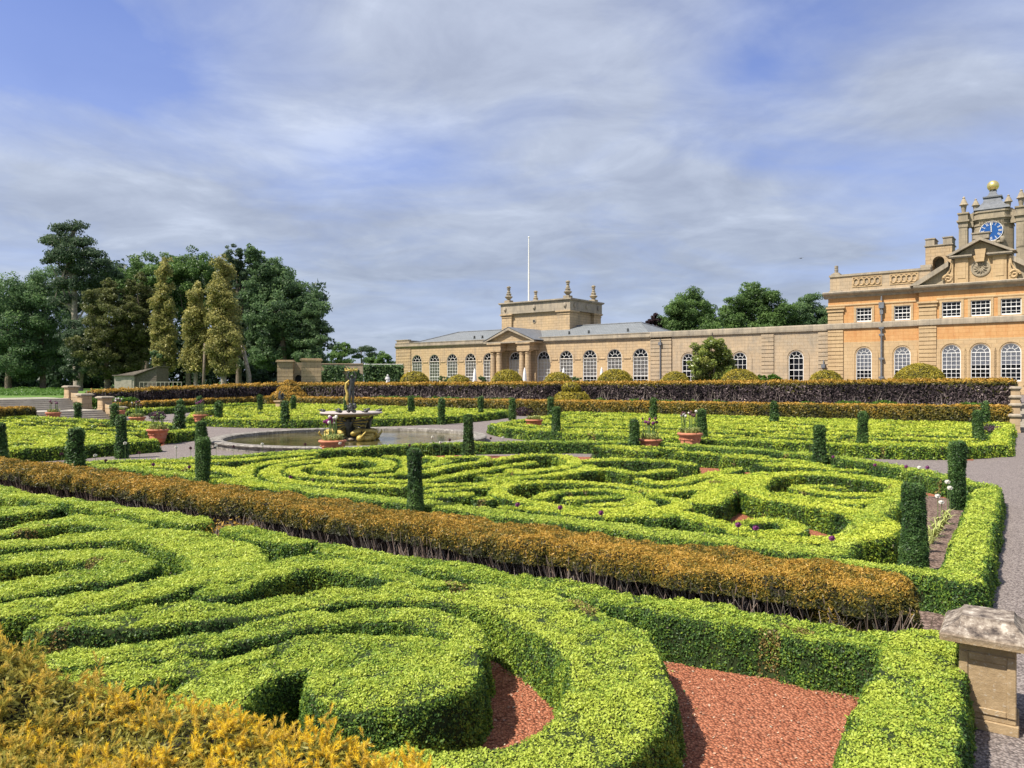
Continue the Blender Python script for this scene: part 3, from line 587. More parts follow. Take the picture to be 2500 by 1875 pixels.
# --- middle parterre
ZM = 0.45
MID = {
 'right spiral': [([(1866, 1166), (1838, 1190), (1862, 1212), (1949, 1227), (2049, 1244), (2118, 1266), (2146, 1288), (2122, 1309), (2032, 1318), (1933, 1318), (1850, 1310), (1800, 1300)], (.30, .32, .34, .34, .34, .36, .42, .42, .34, .30, .30, .24)),
                  ([(1866, 1166), (1966, 1157), (2098, 1168), (2176, 1180), (2204, 1195), (2178, 1208), (2098, 1211), (2016, 1206), (1952, 1193), (1999, 1188), (2055, 1193)], (.30, .36, .40, .40, .36, .30, .28, .28, .28, .26, .15)),
                  ([(1905, 1206), (1999, 1223), (2098, 1228), (2190, 1222)], (.22, .28, .30, .24))],
 'small oval': [([(1817, 1278), (1883, 1271), (1937, 1284), (1930, 1300), (1866, 1302)], .24)],
 'wide band': [([(1721, 1226), (1765, 1192), (1800, 1172), (1866, 1158)], (.40, .42, .36, .26)), ([(1607, 1262), (1661, 1256), (1715, 1270), (1797, 1291)], (.26, .3, .3, .28))],
 'centre spiral': [([(1225, 1190), (1268, 1181), (1390, 1178), (1498, 1186), (1580, 1198), (1607, 1210)], .24), ([(1314, 1218), (1363, 1203), (1444, 1199), (1525, 1205), (1552, 1218), (1525, 1231), (1444, 1235)], .24),
                   ([(1395, 1219), (1500, 1216)], .26), ([(1565, 1222), (1576, 1232), (1552, 1243), (1471, 1247), (1363, 1238), (1281, 1225), (1218, 1206), (1222, 1192)], .25)],
 'lower loop': [([(1233, 1240), (1349, 1247), (1444, 1257), (1552, 1255), (1647, 1243), (1664, 1231), (1634, 1220), (1590, 1216)], (.2, .26, .3, .32, .32, .28, .24, .18))],
 'long wave': [([(1593, 1203), (1688, 1195), (1742, 1179), (1783, 1163)], .26), ([(1566, 1172), (1620, 1183), (1688, 1171), (1800, 1146)], (.2, .3, .28, .2))],
 'back leaf': [([(1406, 1127), (1498, 1124), (1607, 1127), (1690, 1135)], (.2, .36, .36, .2))],
 'back curl': [([(1216, 1124), (1281, 1114), (1363, 1113), (1400, 1126), (1388, 1140), (1308, 1151), (1270, 1156), (1250, 1150)], .27), ([(1390, 1138), (1444, 1141), (1400, 1153)], .22)],
 'diagonal': [([(1200, 1171), (1336, 1163), (1471, 1146), (1552, 1157), (1634, 1149)], .25)],
 'left hook': [([(758, 1118), (650, 1133), (605, 1143), (592, 1158), (600, 1172), (660, 1190)], (.2, .28, .3, .3, .3, .2))],
 'left band': [([(853, 1119), (727, 1132), (668, 1146), (660, 1160), (695, 1176), (822, 1187), (980, 1187), (1060, 1185)], (.2, .26, .3, .3, .28, .26, .26, .2))],
 'left inner band': [([(870, 1129), (774, 1138), (727, 1146), (716, 1155), (758, 1164), (853, 1171), (992, 1177), (1043, 1175), (1138, 1157), (1233, 1141), (1300, 1129)], (.2, .22, .25, .25, .25, .25, .25, .24, .24, .24, .18))],
 'left ring': [([(790, 1147), (822, 1126), (885, 1121), (940, 1131), (932, 1145), (869, 1154), (790, 1147)], .34)],
 'small hook': [([(948, 1117), (992, 1122), (1000, 1140), (985, 1155)], .26)],
 'double hook': [([(1030, 1141), (1087, 1128), (1048, 1118)], .26), ([(1097, 1118), (1175, 1117), (1179, 1127), (1106, 1138), (1030, 1155), (916, 1163)], .24)],
 'ribbon': [([(1050, 1188), (1170, 1182), (1265, 1172)], .2), ([(1043, 1201), (1201, 1187)], .2), ([(1170, 1164), (1230, 1162)], .16)],
 'front block': [([(1050, 1213), (1130, 1208)], .30)],
 'front drum': [([(1181, 1219), (1184, 1219)], .28)],
 'left leaf': [([(300, 1135), (420, 1140), (540, 1148), (600, 1162)], (.3, .45, .4, .2)), ([(360, 1128), (560, 1126), (760, 1108)], .3), ([(480, 1165), (600, 1180), (700, 1196)], (.2, .4, .3))],
}
desc = {'right spiral': 'big rounded spiral of box at the right end of the middle parterre', 'small oval': 'small oval ring of box in the near right corner of the middle parterre', 'wide band': 'broad box band ending in a blunt face left of the big right spiral',
 'centre spiral': 'flattened box spiral at the centre of the middle parterre, behind the purple alliums', 'lower loop': 'box loop curling under the flattened central spiral', 'long wave': 'wavy box bands between the central spiral and the right spiral',
 'back leaf': 'leaf shaped box scroll near the terracotta pots at the back of the middle parterre', 'back curl': 'curled box hook at the back of the middle parterre right of the front column', 'diagonal': 'slanting box band behind the central spiral',
 'left hook': 'outermost U shaped box hook at the left of the middle parterre', 'left band': 'second U shaped box band at the left of the middle parterre', 'left inner band': 'third and innermost U shaped box band of the middle parterre',
 'left ring': 'closed ring of box with a dark hole left of the front column', 'small hook': 'short box hook directly right of the closed ring, below the fountain', 'double hook': 'pair of box hooks behind the front yew column', 'ribbon': 'narrow box ribbons right of the front yew column',
 'front block': 'blunt box block right of the front column beside the red gravel', 'front drum': 'tiny round box drum standing alone on red gravel', 'left leaf': 'box leaves at the left tip of the middle parterre beside the orange hedge'}
for i, (k, st) in enumerate(MID.items()):
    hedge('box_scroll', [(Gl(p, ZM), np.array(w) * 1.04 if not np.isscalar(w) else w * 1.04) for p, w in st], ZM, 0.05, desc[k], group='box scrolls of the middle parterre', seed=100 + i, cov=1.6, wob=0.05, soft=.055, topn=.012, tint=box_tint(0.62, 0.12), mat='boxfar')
hedge('box_scroll', fillers([(2.9, 22.8), (6.3, 26.2), (11, 27.7), (14, 27.4), (14, 26.0), (8, 24.8), (3.2, 20.6)], .95, 7), ZM, 0.055, 'box bands lining the back border of the middle parterre behind the right spiral', group='box scrolls of the middle parterre', seed=128, cov=1.5, wob=0.1, tint=box_tint(0.62, 0.10), mat='boxfar')
BG = 'box borders of the middle parterre'
hedge('box_border', [(PQl([(0.66, 11.6), (0.66, 16), (0.66, 22.2)]), 0.31)], 0.46, 0.045, 'wide lime box border along the right gravel path, beside the strappy leaved bed', group=BG, seed=131, cov=1.6, kite=True, tint=box_tint(0.55, 0.22))
hedge('box_border', [(PQl([(0.8, 11.75), (1.4, 11.72), (2.0, 11.7)]), 0.30)], 0.46, 0.045, 'short front end of the box border at the tip of the orange hedge', group=BG, seed=132, cov=1.6, kite=True, tint=box_tint(0.5, 0.2))
hedge('box_border', [(PQl([(2.4, 12.5), (2.4, 17), (2.4, 21.0)]), 0.30)], 0.45, 0.05, 'inner box border left of the two right hand yew columns', group=BG, seed=133, cov=1.5, tint=box_tint(0.55, 0.2), kite=True)
hedge('box_border', [(PQl([(2.45, 12.25), (7, 12.2), (13, 12.15), (19, 12.1), (25.0, 12.0)]), 0.36)], 0.45, 0.055, 'straight box border just behind the orange hedge, in front of the scrolls', group=BG, seed=134, cov=1.5, tint=box_tint(0.55, 0.18))
hedge('box_border', [(PQl([(0.9, 22.3), (1.9, 23.9), (3.8, 26.3), (6, 28.0), (11, 29.2), (14.5, 28.9)]), 0.34)], 0.45, 0.055, 'back box border of the middle parterre by the terracotta pots', group=BG, seed=135, cov=1.5, tint=box_tint(0.5, 0.14))
hedge('box_border', [(PQl([(14.5, 28.9), (17.4, 26.9), (19.8, 24.4), (21.2, 21.5), (22.2, 18), (23.0, 14.8), (24.6, 12.4)]), 0.32)], 0.45, 0.055, 'concave box border of the middle parterre bending round the fountain basin', group=BG, seed=136, cov=1.5, tint=box_tint(0.5, 0.14))

# --- the other parterres: the same scroll pattern, laid out again in each
midpq = [[(np.array([G(u, v, ZM) @ A2, G(u, v, ZM) @ B2]), ) for u, v in p] for st in MID.values() for p, w in st]
midw = [np.mean(w) for st in MID.values() for p, w in st]
def remap(fn): return [([PQ(*fn(a[0][0], a[0][1])) for a in p], w * 1.05) for p, w in zip(midpq, midw)]
FT = box_tint(0.55, 0.20, 0.26)
def parterre(label, fn, borders, blabels, seed, res, lo, hi, poly):
    st = remap(fn) + fillers(poly, 1.8 if seed == 260 else 1.65, seed); groups = {}
    for pts, w in st:
        c = np.mean(pts, 0); k = int(np.clip((c @ A2 - lo) / (hi - lo) * len(label), 0, len(label) - 1)); groups.setdefault(k, []).append((pts, w))
    for k, s in groups.items():
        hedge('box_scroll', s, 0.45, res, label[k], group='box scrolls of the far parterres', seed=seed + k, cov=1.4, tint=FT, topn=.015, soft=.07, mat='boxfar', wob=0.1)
    for j, (b, l) in enumerate(zip(borders, blabels)):
        hedge('box_border', [(PQl(b), 0.42)], 0.5, res, l, group='box borders of the far parterres', seed=seed + 10 + j, cov=1.3, tint=box_tint(0.45, 0.2), mat='boxfar', wob=0.1)
parterre(['box scrolls at the right end of the right hand parterre, near paired yew columns', 'box scrolls in the middle of the right hand parterre behind the two tall potted alliums', 'box scrolls at the left end of the right hand parterre, before the bench'],
         lambda p, q: (1.8 + (p - 1.5) * 1.14, 51.6 - (q - 14) * 1.20), [[(0.75, 36.6), (0.75, 44), (0.75, 53.0)], [(0.7, 37.0), (2.3, 34.4), (5, 33), (10, 32.4), (16, 32.3), (21, 32.9)], [(21, 32.9), (23.4, 34.0), (25.4, 35.6)], [(25.6, 35.9), (26.6, 40), (27.9, 45.6), (30.2, 52.4)], [(30.2, 52.9), (15, 53), (0.8, 53.2)]],
         ['lime box border edging the path on the right side of the right hand parterre', 'long dark faced box border of the right hand parterre behind the terracotta pots', 'stub of box border left of the shadowed terracotta pot by the path', 'low box border of the right hand parterre running away towards the benches', 'thin back box border below the far orange hedge on the right'], 200, 0.085, 2, 27, [(1.6, 36.5), (3, 34.2), (10, 33.2), (21, 33.7), (24.8, 36), (27, 45.5), (29.2, 52.2), (1.6, 52.3)])
parterre(['box scrolls of the far parterre right of the fountain statue', 'box scrolls of the far parterre behind the fountain', 'box scrolls of the far parterre left of the small pedestal'],
         lambda p, q: (62 - (p - 1.5) * 1.13, 33.2 + (28 - q) * 1.18 + max(0.0, 62 - (p - 1.5) * 1.13 - 48) * 0.45), [[(47.2, 30.4), (43, 31.0), (39.3, 32.6)], [(39.3, 32.6), (36.2, 36.8), (34.5, 41.7), (34.6, 46), (35.6, 50.2)], [(35.6, 50.4), (37, 53)], [(37, 53.2), (50, 53.6), (65.5, 54)], [(48, 30.6), (55, 35.6), (61.6, 41.4), (65.5, 54)]],
         ['near box border of the far parterre left of the fountain', 'box border of the far parterre sweeping behind the fountain basin', 'right tip of the far parterre border near the left bench', 'back box border of the far parterre below the long orange hedge', 'left box border of the far parterre by the pots near the steps'], 230, 0.11, 36, 62, [(46.8, 31.3), (39.8, 33.6), (35.4, 42), (36.4, 50), (37.6, 52.3), (64, 53), (60.5, 41.4)])
parterre(['box scrolls nearest the path in the left hand parterre', 'box scrolls in the middle of the left hand parterre between its columns', 'box scrolls of the left hand parterre cut by the left edge of the photo'],
         lambda p, q: (32.2 + (p - 1.5) * 1.05, 13.4 + (q - 14) * 0.66), [[(31.5, 12.7), (40, 12.6), (52, 12.5)], [(31.5, 12.7), (31.3, 15.5), (31.4, 17.9)], [GP(318, 1077), GP(362, 1076)], [GP(414, 1057), GP(446, 1053), GP(482, 1049)], [(39.5, 25.2), (48, 24.8), (58, 24.2)]],
         ['dark faced near box border of the left hand parterre above the orange hedge', 'end of the left hand parterre border beside the gravel', 'small box corner behind the large terracotta pot on the left', 'box border of the left hand parterre slanting back from the pot', 'back box border of the left hand parterre below the steps'], 260, 0.075, 32, 57, [(32.2, 13.4), (32.1, 17.6), (35.5, 19.5), (40.0, 24.2), (57, 23.2), (57, 13.4)])
def litter():
    rr = np.random.default_rng(77); n = 900; u = rr.uniform(1180, 2150, n); v = rr.uniform(1560, 1900, n); P = np.array([[*G(a, b, 0), 0.018] for a, b in zip(u, v)])
    V, Fc, t = leaves_at(P, np.tile([0, 0, 1.0], (n, 1)), rr.uniform(.012, .034, n), rr, .7, .25, (0, .1), True); o = npmesh('leaf_litter', [(V, Fc, 0, rr.random(n))], [M['litter']]); tag(o, 'pale chips and dry leaves lying on the red gravel', 'leaf litter', kind='stuff')
litter()
def clippings():
    rr = np.random.default_rng(78); P = []
    for path, k in ((Gl([(1600, 1602), (1780, 1632), (1960, 1675), (2130, 1722)], 0), 520), (Gl([(2130, 1722), (2090, 1800), (2060, 1880)], 0), 260), (Gl([(1612, 1606), (1650, 1700), (1640, 1790), (1610, 1880)], 0), 320), (Gl([(1175, 1620), (1280, 1660), (1330, 1690)], 0), 200)):
        Q = smooth_path(path, .02); q = Q[rr.integers(0, len(Q), k)] + rr.normal(size=(k, 2)) * .07; P.append(np.c_[q, np.full(k, .02)])
    P = np.concatenate(P); n = len(P); V, Fc, t = leaves_at(P, np.tile([0, 0, 1.0], (n, 1)), rr.uniform(.014, .03, n), rr, .6, .35, (0, .2), True)
    g = rr.random(n) < .45; o = npmesh('clippings', [(V, Fc[g], 0, rr.uniform(.2, .8, g.sum())), (V, Fc[~g], 1, rr.random((~g).sum()) * .6)], [M['box'], M['litter']]); tag(o, 'box clippings and dead leaves lying along the hedge feet', 'clippings', kind='stuff')
clippings()
# ------------------------------------------------------------------ far hedges round the garden
def olive_tint(lowz, topz, amt=0.62):
    def f(P, n, r):
        k = np.clip(n[:, 2], 0, 1) ** 2; hz = np.clip((P[:, 2] - lowz) / (topz - lowz), 0, 1) ** 4
        return 0.24 + amt * np.maximum(k, hz * 0.35) + r.normal(size=len(P)) * 0.10 + 0.25 * vnoise(P[:, 0] + P[:, 2], P[:, 1], 0.35, 25)
    return f
def low_hedge(pts, w, z0, z1, label, seed):
    L = PQl(pts); q0 = L[0]; q1 = L[-1]; den = ((q1 - q0) ** 2).sum()
    hf = lambda x, y: z1[0] + (z1[1] - z1[0]) * np.clip(((x - q0[0]) * (q1[0] - q0[0]) + (y - q0[1]) * (q1[1] - q0[1])) / den, 0, 1)
    hedge('yew_hedge', [(L, w)], z1[0], 0.14, label, group='low orange topped hedges', mat='yew', core='shadecore', cov=2.0, soft=0.22, wob=0.10, base=z0, seed=seed, tint=olive_tint(z0, min(z1)), hfun=hf, topn=0.04, straight=True)
low_hedge([(0.9, 55.3), (30, 55.6), (54, 56.3), (75.0, 57.0)], 0.55, 0.0, (1.48, 1.12), 'long low orange topped yew hedge behind the far parterres, below the bare hedge', 301)
low_hedge([(75.2, 57.0), (71, 45), (66.2, 33.4)], 0.55, 0.0, (1.10, 1.02), 'low orange topped yew hedge running from the far corner to the left steps', 302)
low_hedge([(57.5, 11.0), (58.2, 19), (59.0, 24.6)], 0.6, 0.0, (1.15, 1.15), 'short orange topped yew hedge at the left edge, left of the lower steps', 303)
hedge('box_border', [(PQl([(56.8, 11), (57.5, 19), (58.3, 24.8)]), 0.4)], 0.5, 0.12, 'dark box border below the short orange hedge at the left edge', group='box borders of the far parterres', seed=304, mat='boxfar', cov=1.3, tint=box_tint(0.35, 0.15))
hedge('box_border', [(PQl([(64.3, 35.0), (68.5, 45), (71.5, 53.6)]), 0.4)], 0.5, 0.12, 'box border below the low orange hedge right of the left steps', group='box borders of the far parterres', seed=305, mat='boxfar', cov=1.3, tint=box_tint(0.35, 0.15))

def big_hedge(pts, w, z0, z1, label, seed, bare=1.0, res=0.18):
    L = PQl(pts); q0 = L[0]; q1 = L[-1]; den = ((q1 - q0) ** 2).sum()
    zt = lambda x, y: z1[0] + (z1[1] - z1[0]) * np.clip(((x - q0[0]) * (q1[0] - q0[0]) + (y - q0[1]) * (q1[1] - q0[1])) / den, 0, 1)
    V, Fq = hedge_field([(L, w)], z1[0], res, 0.30, 0.35, z0, 0.06, seed, zt, True)
    root = empty('tall_hedge', (*L[len(L) // 2], 0), label=label, cat='hedge', group='tall bare hedges round the garden'); c = np.array([*L[len(L) // 2], 0])
    r = np.random.default_rng(seed)
    LV, LF, LT = scatter_leaves(V, Fq, 2.6, lambda D: 0.0026 * D + 0.03, 0.40, 0.8, seed=seed, tint=lambda P, n, r: r.random(len(P)), up=0.0)
    C = LV.reshape(-1, 3, 3).mean(1); top = np.clip((C[:, 2] - (zt(C[:, 0], C[:, 1]) - 0.26)) / 0.3, 0, 1)
    nz = vnoise(C[:, 0] * 1.0 + C[:, 1] * 0.6, C[:, 2] * 1.6, 0.5, seed + 3) + 0.5 * vnoise(C[:, 0] + C[:, 1], C[:, 2] * 2, 1.4, seed + 4)
    green = (top + r.normal(size=len(C)) * 0.25 + (0.25 - 0.85 * bare) * 0.5 + nz * 0.45 + np.clip((C[:, 2] - z0) / 2.2 - .62, 0, 1) > 0.33)
    ty = np.clip(0.18 + 0.62 * np.clip(top, 0, 1) ** 2 + r.normal(size=len(C)) * 0.12, 0, 1)
    tb = np.clip(0.38 + nz * 0.55 + r.normal(size=len(C)) * 0.25, 0, 1)
    fol = npmesh('foliage', [(V - c, Fq, 0, None), (LV - c, LF[green], 1, ty[green])], [M['shadecore'], M['yew']], root)
    npmesh('bare_twigs', [(LV - c, LF[~green], 0, tb[~green])], [M['bare']], root)
    m = MB(); rr = random.Random(seed)
    fr = smooth_path([p for p in L], 0.5); nrm = None
    for _ in range(int(5.5 * np.linalg.norm(np.diff(fr, axis=0), axis=1).sum())):
        i = rr.randint(0, len(fr) - 2); d = fr[i + 1] - fr[i]; d /= np.linalg.norm(d); nn = np.array([d[1], -d[0]]); nn = nn if nn @ fr[i] < 0 else -nn
        p = fr[i] + nn * (w + rr.uniform(-.05, .12)) + d * rr.uniform(0, .5); h = rr.uniform(.5, 1.3); z = z0 + rr.uniform(0, .9); s = rr.uniform(-.5, .5)
        m.tube([(p[0] - c[0], p[1] - c[1], z), (p[0] + d[0] * s * .4 + nn[0] * .06 - c[0], p[1] + d[1] * s * .4 - c[1], z + h * .5), (p[0] + d[0] * s - c[0], p[1] + d[1] * s - c[1], z + h)], [.022, .016, .008], 3)
    tag(m.build('branches', M['deadtwig'], root), kind='stuff')
big_hedge([(0.75, 60.4), (20, 60.5), (45, 60.9), (66.5, 61.2)], 0.8, 0.4, (3.06, 2.64), 'tall yew hedge cut back to bare dark twigs in front of the palace', 321, 1.0)
big_hedge([(66.5, 61.3), (71, 61.1), (77.0, 61.0)], 0.8, 0.4, (2.66, 2.60), 'leafier olive corner of the tall yew hedge behind the three tiered topiary', 322, 0.0)
big_hedge([(77.0, 60.2), (73.0, 47), (69.2, 34.4)], 0.7, 0.4, (2.62, 2.10), 'tall bare twigged hedge above the left steps, beneath the trees and shed', 323, 1.0)
big_hedge([(68.0, 23.8), (66.0, 17), (64, 8)], 0.7, 0.6, (2.35, 2.3), 'end of a tall dark hedge at the left edge of the photo', 324, 0.3)
tg = lambda P, n, r: 0.5 + 0.3 * r.normal(size=len(P))
for i, (a, b, l) in enumerate([((2, 57.6), (13, 57.8), 'strip of fresh green ground plants at the foot of the bare hedge on the right'), ((18, 57.8), (34, 58), 'patch of fresh green ground plants behind the right bench'), ((40, 58.2), (58, 58.6), 'strip of fresh green ground plants behind the fountain statue')]):
    pa = [(a[0] + (b[0] - a[0]) * k / 4, a[1] + (0.25 if k % 2 else 0)) for k in range(5)]
    hedge('border_plants', [(PQl(pa), 0.5)], 1.42 - i * 0.08, 0.18, l, 'plants', 'low green plants at the foot of the bare hedge', mat='bed', core='boxshadecore', cov=1.5, wob=0.9, base=0.4, seed=340 + i, tint=tg, topn=0.25)
hedge('border_plants', [(PQl([(66.6, 33.2), (67.6, 35.0), (68.3, 37.2)]), 0.6)], 1.35, 0.16, 'bright green plants between the steps and the tall hedge on the left', 'plants', 'low green plants at the foot of the bare hedge', mat='bed', core='boxshadecore', cov=1.5, wob=0.7, base=0.4, seed=344, tint=tg, topn=0.2)

# ------------------------------------------------------------------ golden yew under the lens
def golden_yew():
    def hf(x, y):
        t = np.interp(x, [-3.4, -2.5, -1.95, -1.6, -1.15, -0.8, -0.45, -0.1], [2.28, 2.14, 1.84, 1.73, 1.655, 1.625, 1.60, 1.50])
        return t - 0.05 * np.clip(y - 2.9, 0, 3) ** 2
    strokes = [([np.array(p) for p in ((-4.4, 2.75), (-2.6, 2.75), (-1.6, 2.7), (-0.9, 2.72), (-0.2, 2.65))], (0.90, 0.90, 0.80, 0.72, 0.55))]
    V, Fq = hedge_field(strokes, 1.5, 0.05, 0.45, 0.18, 0.6, 0.09, 61, hf)
    root = empty('golden_yew', (-1.5, 2.7, 0), label='golden yew bush with feathery yellow and orange shoots in the near left corner', cat='shrub'); c = np.array([-1.5, 2.7, 0])
    r = np.random.default_rng(62); a, b, cc, d = (V[Fq[:, k]] for k in range(4)); N = np.cross(cc - a, d - b); ar = np.linalg.norm(N, axis=1) / 2; N /= (2 * ar)[:, None] + 1e-9
    n = 7500; pk = r.choice(len(ar), n, p=ar / ar.sum()); u, v = r.random((2, n, 1)); P = (a[pk] * (1 - u) + b[pk] * u) * (1 - v) + (d[pk] * (1 - u) + cc[pk] * u) * v; N = N[pk]
    n = len(P); unit = lambda a: a / (np.linalg.norm(a, axis=-1, keepdims=True) + 1e-9)
    tall = r.random(n) < 0.045; ks = np.where(tall, 10, 4); sid = np.repeat(np.arange(n), ks); kk = np.concatenate([(np.arange(k) + .5) / k for k in ks])
    ax = unit(N * .5 + np.stack([r.normal(size=n) * .35, r.normal(size=n) * .35, np.full(n, .75)], 1)); L = np.where(tall, r.uniform(.11, .19, n), r.uniform(.03, .09, n))
    tipc = np.clip(.60 + .16 * r.normal(size=n) + .42 * vnoise(P[:, 0], P[:, 1], 1.4, 8) + .16 * (P[:, 0] + 1.6) + .10 * (P[:, 0] > -1.2), .1, 1)
    m_ = len(sid); O = P[sid] + ax[sid] * (L[sid] * kk)[:, None]; S = unit(ax[sid] * .65 + r.normal(size=(m_, 3)) * .5); sl = r.uniform(.028, .055, m_)
    X = unit(np.cross(S, [.3, .5, .8])); Y = np.cross(S, X); nn = 15; an = np.arange(nn) * 2.4; g = (np.arange(nn) + 1) / nn
    rad = X[:, None] * np.cos(an)[None, :, None] + Y[:, None] * np.sin(an)[None, :, None]; p0 = O[:, None] + S[:, None] * (sl[:, None] * g)[:, :, None]
    dr = unit(rad * .62 + S[:, None] * .85); ln = .026 * (1.15 - .5 * g); w = unit(np.cross(dr, S[:, None] + rad * .3)) * .0031; tip = p0 + dr * ln[None, :, None]
    Vs = np.stack([p0 - w, p0 + w, tip], 2).reshape(-1, 3); T = (tipc[sid][:, None] * (.55 + .5 * g) + r.normal(size=(m_, nn)) * .06).ravel()
    npmesh('shoots', [(Vs - c, np.arange(len(Vs)).reshape(-1, 3), 0, np.clip(T, 0, 1))], [M['goldyew']], root)
    LV, LF, LT = scatter_leaves(V, Fq, 1.6, 0.035, 0.25, 0.9, seed=63, tint=lambda P, n, r: 0.15 + 0.2 * r.random(len(P)))
    npmesh('inner_foliage', [(V - c, Fq, 0, None), (LV - c, LF, 1, LT)], [M['shadecore'], M['goldyew']], root)
golden_yew()

# ------------------------------------------------------------------ clipped yew columns
def column_mesh(D, seed, h=1.5, r0=0.165):
    rr = np.random.default_rng(seed); nz, na = 22, 20; V = []; Fq = []
    ph = rr.uniform(0, 6)
    for i in range(nz + 1):
        z = h * i / nz
        for k in range(na):
            a = 2 * math.pi * k / na; rad = r0 * (0.93 + 0.11 * math.sin(z * 2.6 + ph) + 0.06 * math.sin(3 * a + z * 5 + ph) + rr.normal() * 0.035) * (1.06 if z < 0.5 else 1.0)
            if i == nz: rad *= 0.9
            V.append((rad * math.cos(a), rad * math.sin(a), z + (rr.normal() * .02 if i > nz - 2 else 0)))
    for i in range(nz):
        for k in range(na): Fq.append((i * na + k, i * na + (k + 1) % na, (i + 1) * na + (k + 1) % na, (i + 1) * na + k))
    V.append((0, 0, h)); t = len(V) - 1
    for k in range(na): Fq.append((nz * na + k, nz * na + (k + 1) % na, t, t))
    V = np.array(V); Fq = np.array(Fq); sz = min(0.10, 0.0015 * D + 0.014)
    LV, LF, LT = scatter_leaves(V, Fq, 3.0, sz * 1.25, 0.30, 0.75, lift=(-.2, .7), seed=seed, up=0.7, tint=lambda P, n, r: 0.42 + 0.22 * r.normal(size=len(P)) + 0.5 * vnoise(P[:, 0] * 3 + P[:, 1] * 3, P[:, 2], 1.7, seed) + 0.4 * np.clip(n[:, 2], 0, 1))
    return V, Fq, LV, LF, LT
COLS = [(2234, 1184, 1411, 'tall yew column nearest the camera, in the mulch bed at the right'), (2337, 1081, 1245, 'yew column behind the nearest one, beside the gravel path and white alliums'), (2001, 1040, 1149, 'yew column at the back border of the middle parterre, left of the right path'),
 (1548, 1025, 1113, 'yew column partly hiding the shadowed terracotta pot'), (1014, 1099, 1244, 'yew column in front centre, rising behind the orange hedge'), (494, 1072, 1176, 'left front yew column with another column standing straight behind its top'),
 (182, 1047, 1137, 'stout yew column at the near corner of the left hand parterre'), (1, 1035, 1116, 'yew column cut in half by the left edge of the photo'), (297, 1015, 1091, 'yew column left of the large terracotta pot'), (281, 989, 1040, 'yew column hiding a terracotta pot by the foot of the steps'),
 (190, 985, 1034, 'slim yew column in front of the left steps'), (437, 992, 1050, 'yew column standing between two planted pots on the left path side'), (439, 978, 1024, 'far yew column peeping out behind the one between the two pots'), (492, 1030, 1096, 'yew column below the pot with no foot, behind the left front column'),
 (487, 970, 1012, 'far yew column behind the alliums of the raised terracotta pot'), (533, 982, 1023, 'thin yew column at the left of the far parterre'), (635, 966, 1002, 'far yew column left of the small pedestal'), (696, 981, 1028, 'yew column directly right of the small pedestal on the near border'),
 (715, 968, 1001, 'far yew column right of the three tiered topiary'), (845, 970, 1004, 'far yew column left of the fountain statue'), (1005, 970, 1007, 'far yew column right of the fountain, against the low orange hedge'), (1078, 974, 1021, 'yew column on the near border of the far parterre, right of the fountain bowl'),
 (1174, 971, 1012, 'far yew column at the right end of the far parterre'), (1143, 1014, 1091, 'yew column in front of the right rim of the fountain basin'), (1250, 975, 1026, 'yew column left of the left wooden bench'), (1344, 972, 1016, 'far yew column just right of the statue plinth'),
 (1357, 995, 1057, 'yew column in front of the right wooden bench'), (1595, 975, 1024, 'far yew column at the back of the right hand parterre, above the shadowed pot'), (1714, 1002, 1073, 'yew column right behind the tall footed terracotta pot'), (1890, 982, 1032, 'far yew column alone at the back of the right hand parterre'),
 (2104, 1007, 1087, 'sunlit yew column on the near border of the right hand parterre'), (2390, 1005, 1074, 'front yew column of the pair at the far right corner'), (2407, 983, 1036, 'rear yew column of the pair at the far right corner')]
variants = {}; INB = {2104, 1714, 1357, 1595, 1890, 1344, 1174, 1005, 845, 715, 635, 1078, 696, 487, 439, 1143, 2390, 2407, 297, 281, 533, 182, 1, 437}
for i, (u, vt, vb, lab) in enumerate(COLS):
    D = F * (H - (.46 if u in INB else 0)) / ({1014: 1294, 494: 1214}.get(u, vb) - VH); h = H - (vt - VH) * D / F; key = ('near', i) if D < 20 else ('mid', i % 3) if D < 40 else ('far', i % 3)
    X = (u - 1250) * D / F
    root = empty('yew_column', (X, D, 0), random.Random(i).uniform(0, 6), lab, 'topiary', 'clipped yew columns')
    if key not in variants:
        V, Fq, LV, LF, LT = column_mesh({'near': D, 'mid': 30, 'far': 55}[key[0]], 400 + i)
        variants[key] = npmesh('foliage', [(V, Fq, 0, None), (LV, LF, 1, LT)], [M['shadecore'], M['column']], root)
        o = variants[key]
    else:
        o = variants[key].copy(); link(o, root)
    k = (1.0 if D < 20 else 1.12) * random.Random(i + 9).uniform(.9, 1.12); o.scale = (k, k * random.Random(i).uniform(.92, 1.08), h / 1.5); root.rotation_euler[0] = random.Random(i + 3).gauss(0, .015); root.rotation_euler[1] = random.Random(i + 5).gauss(0, .015)

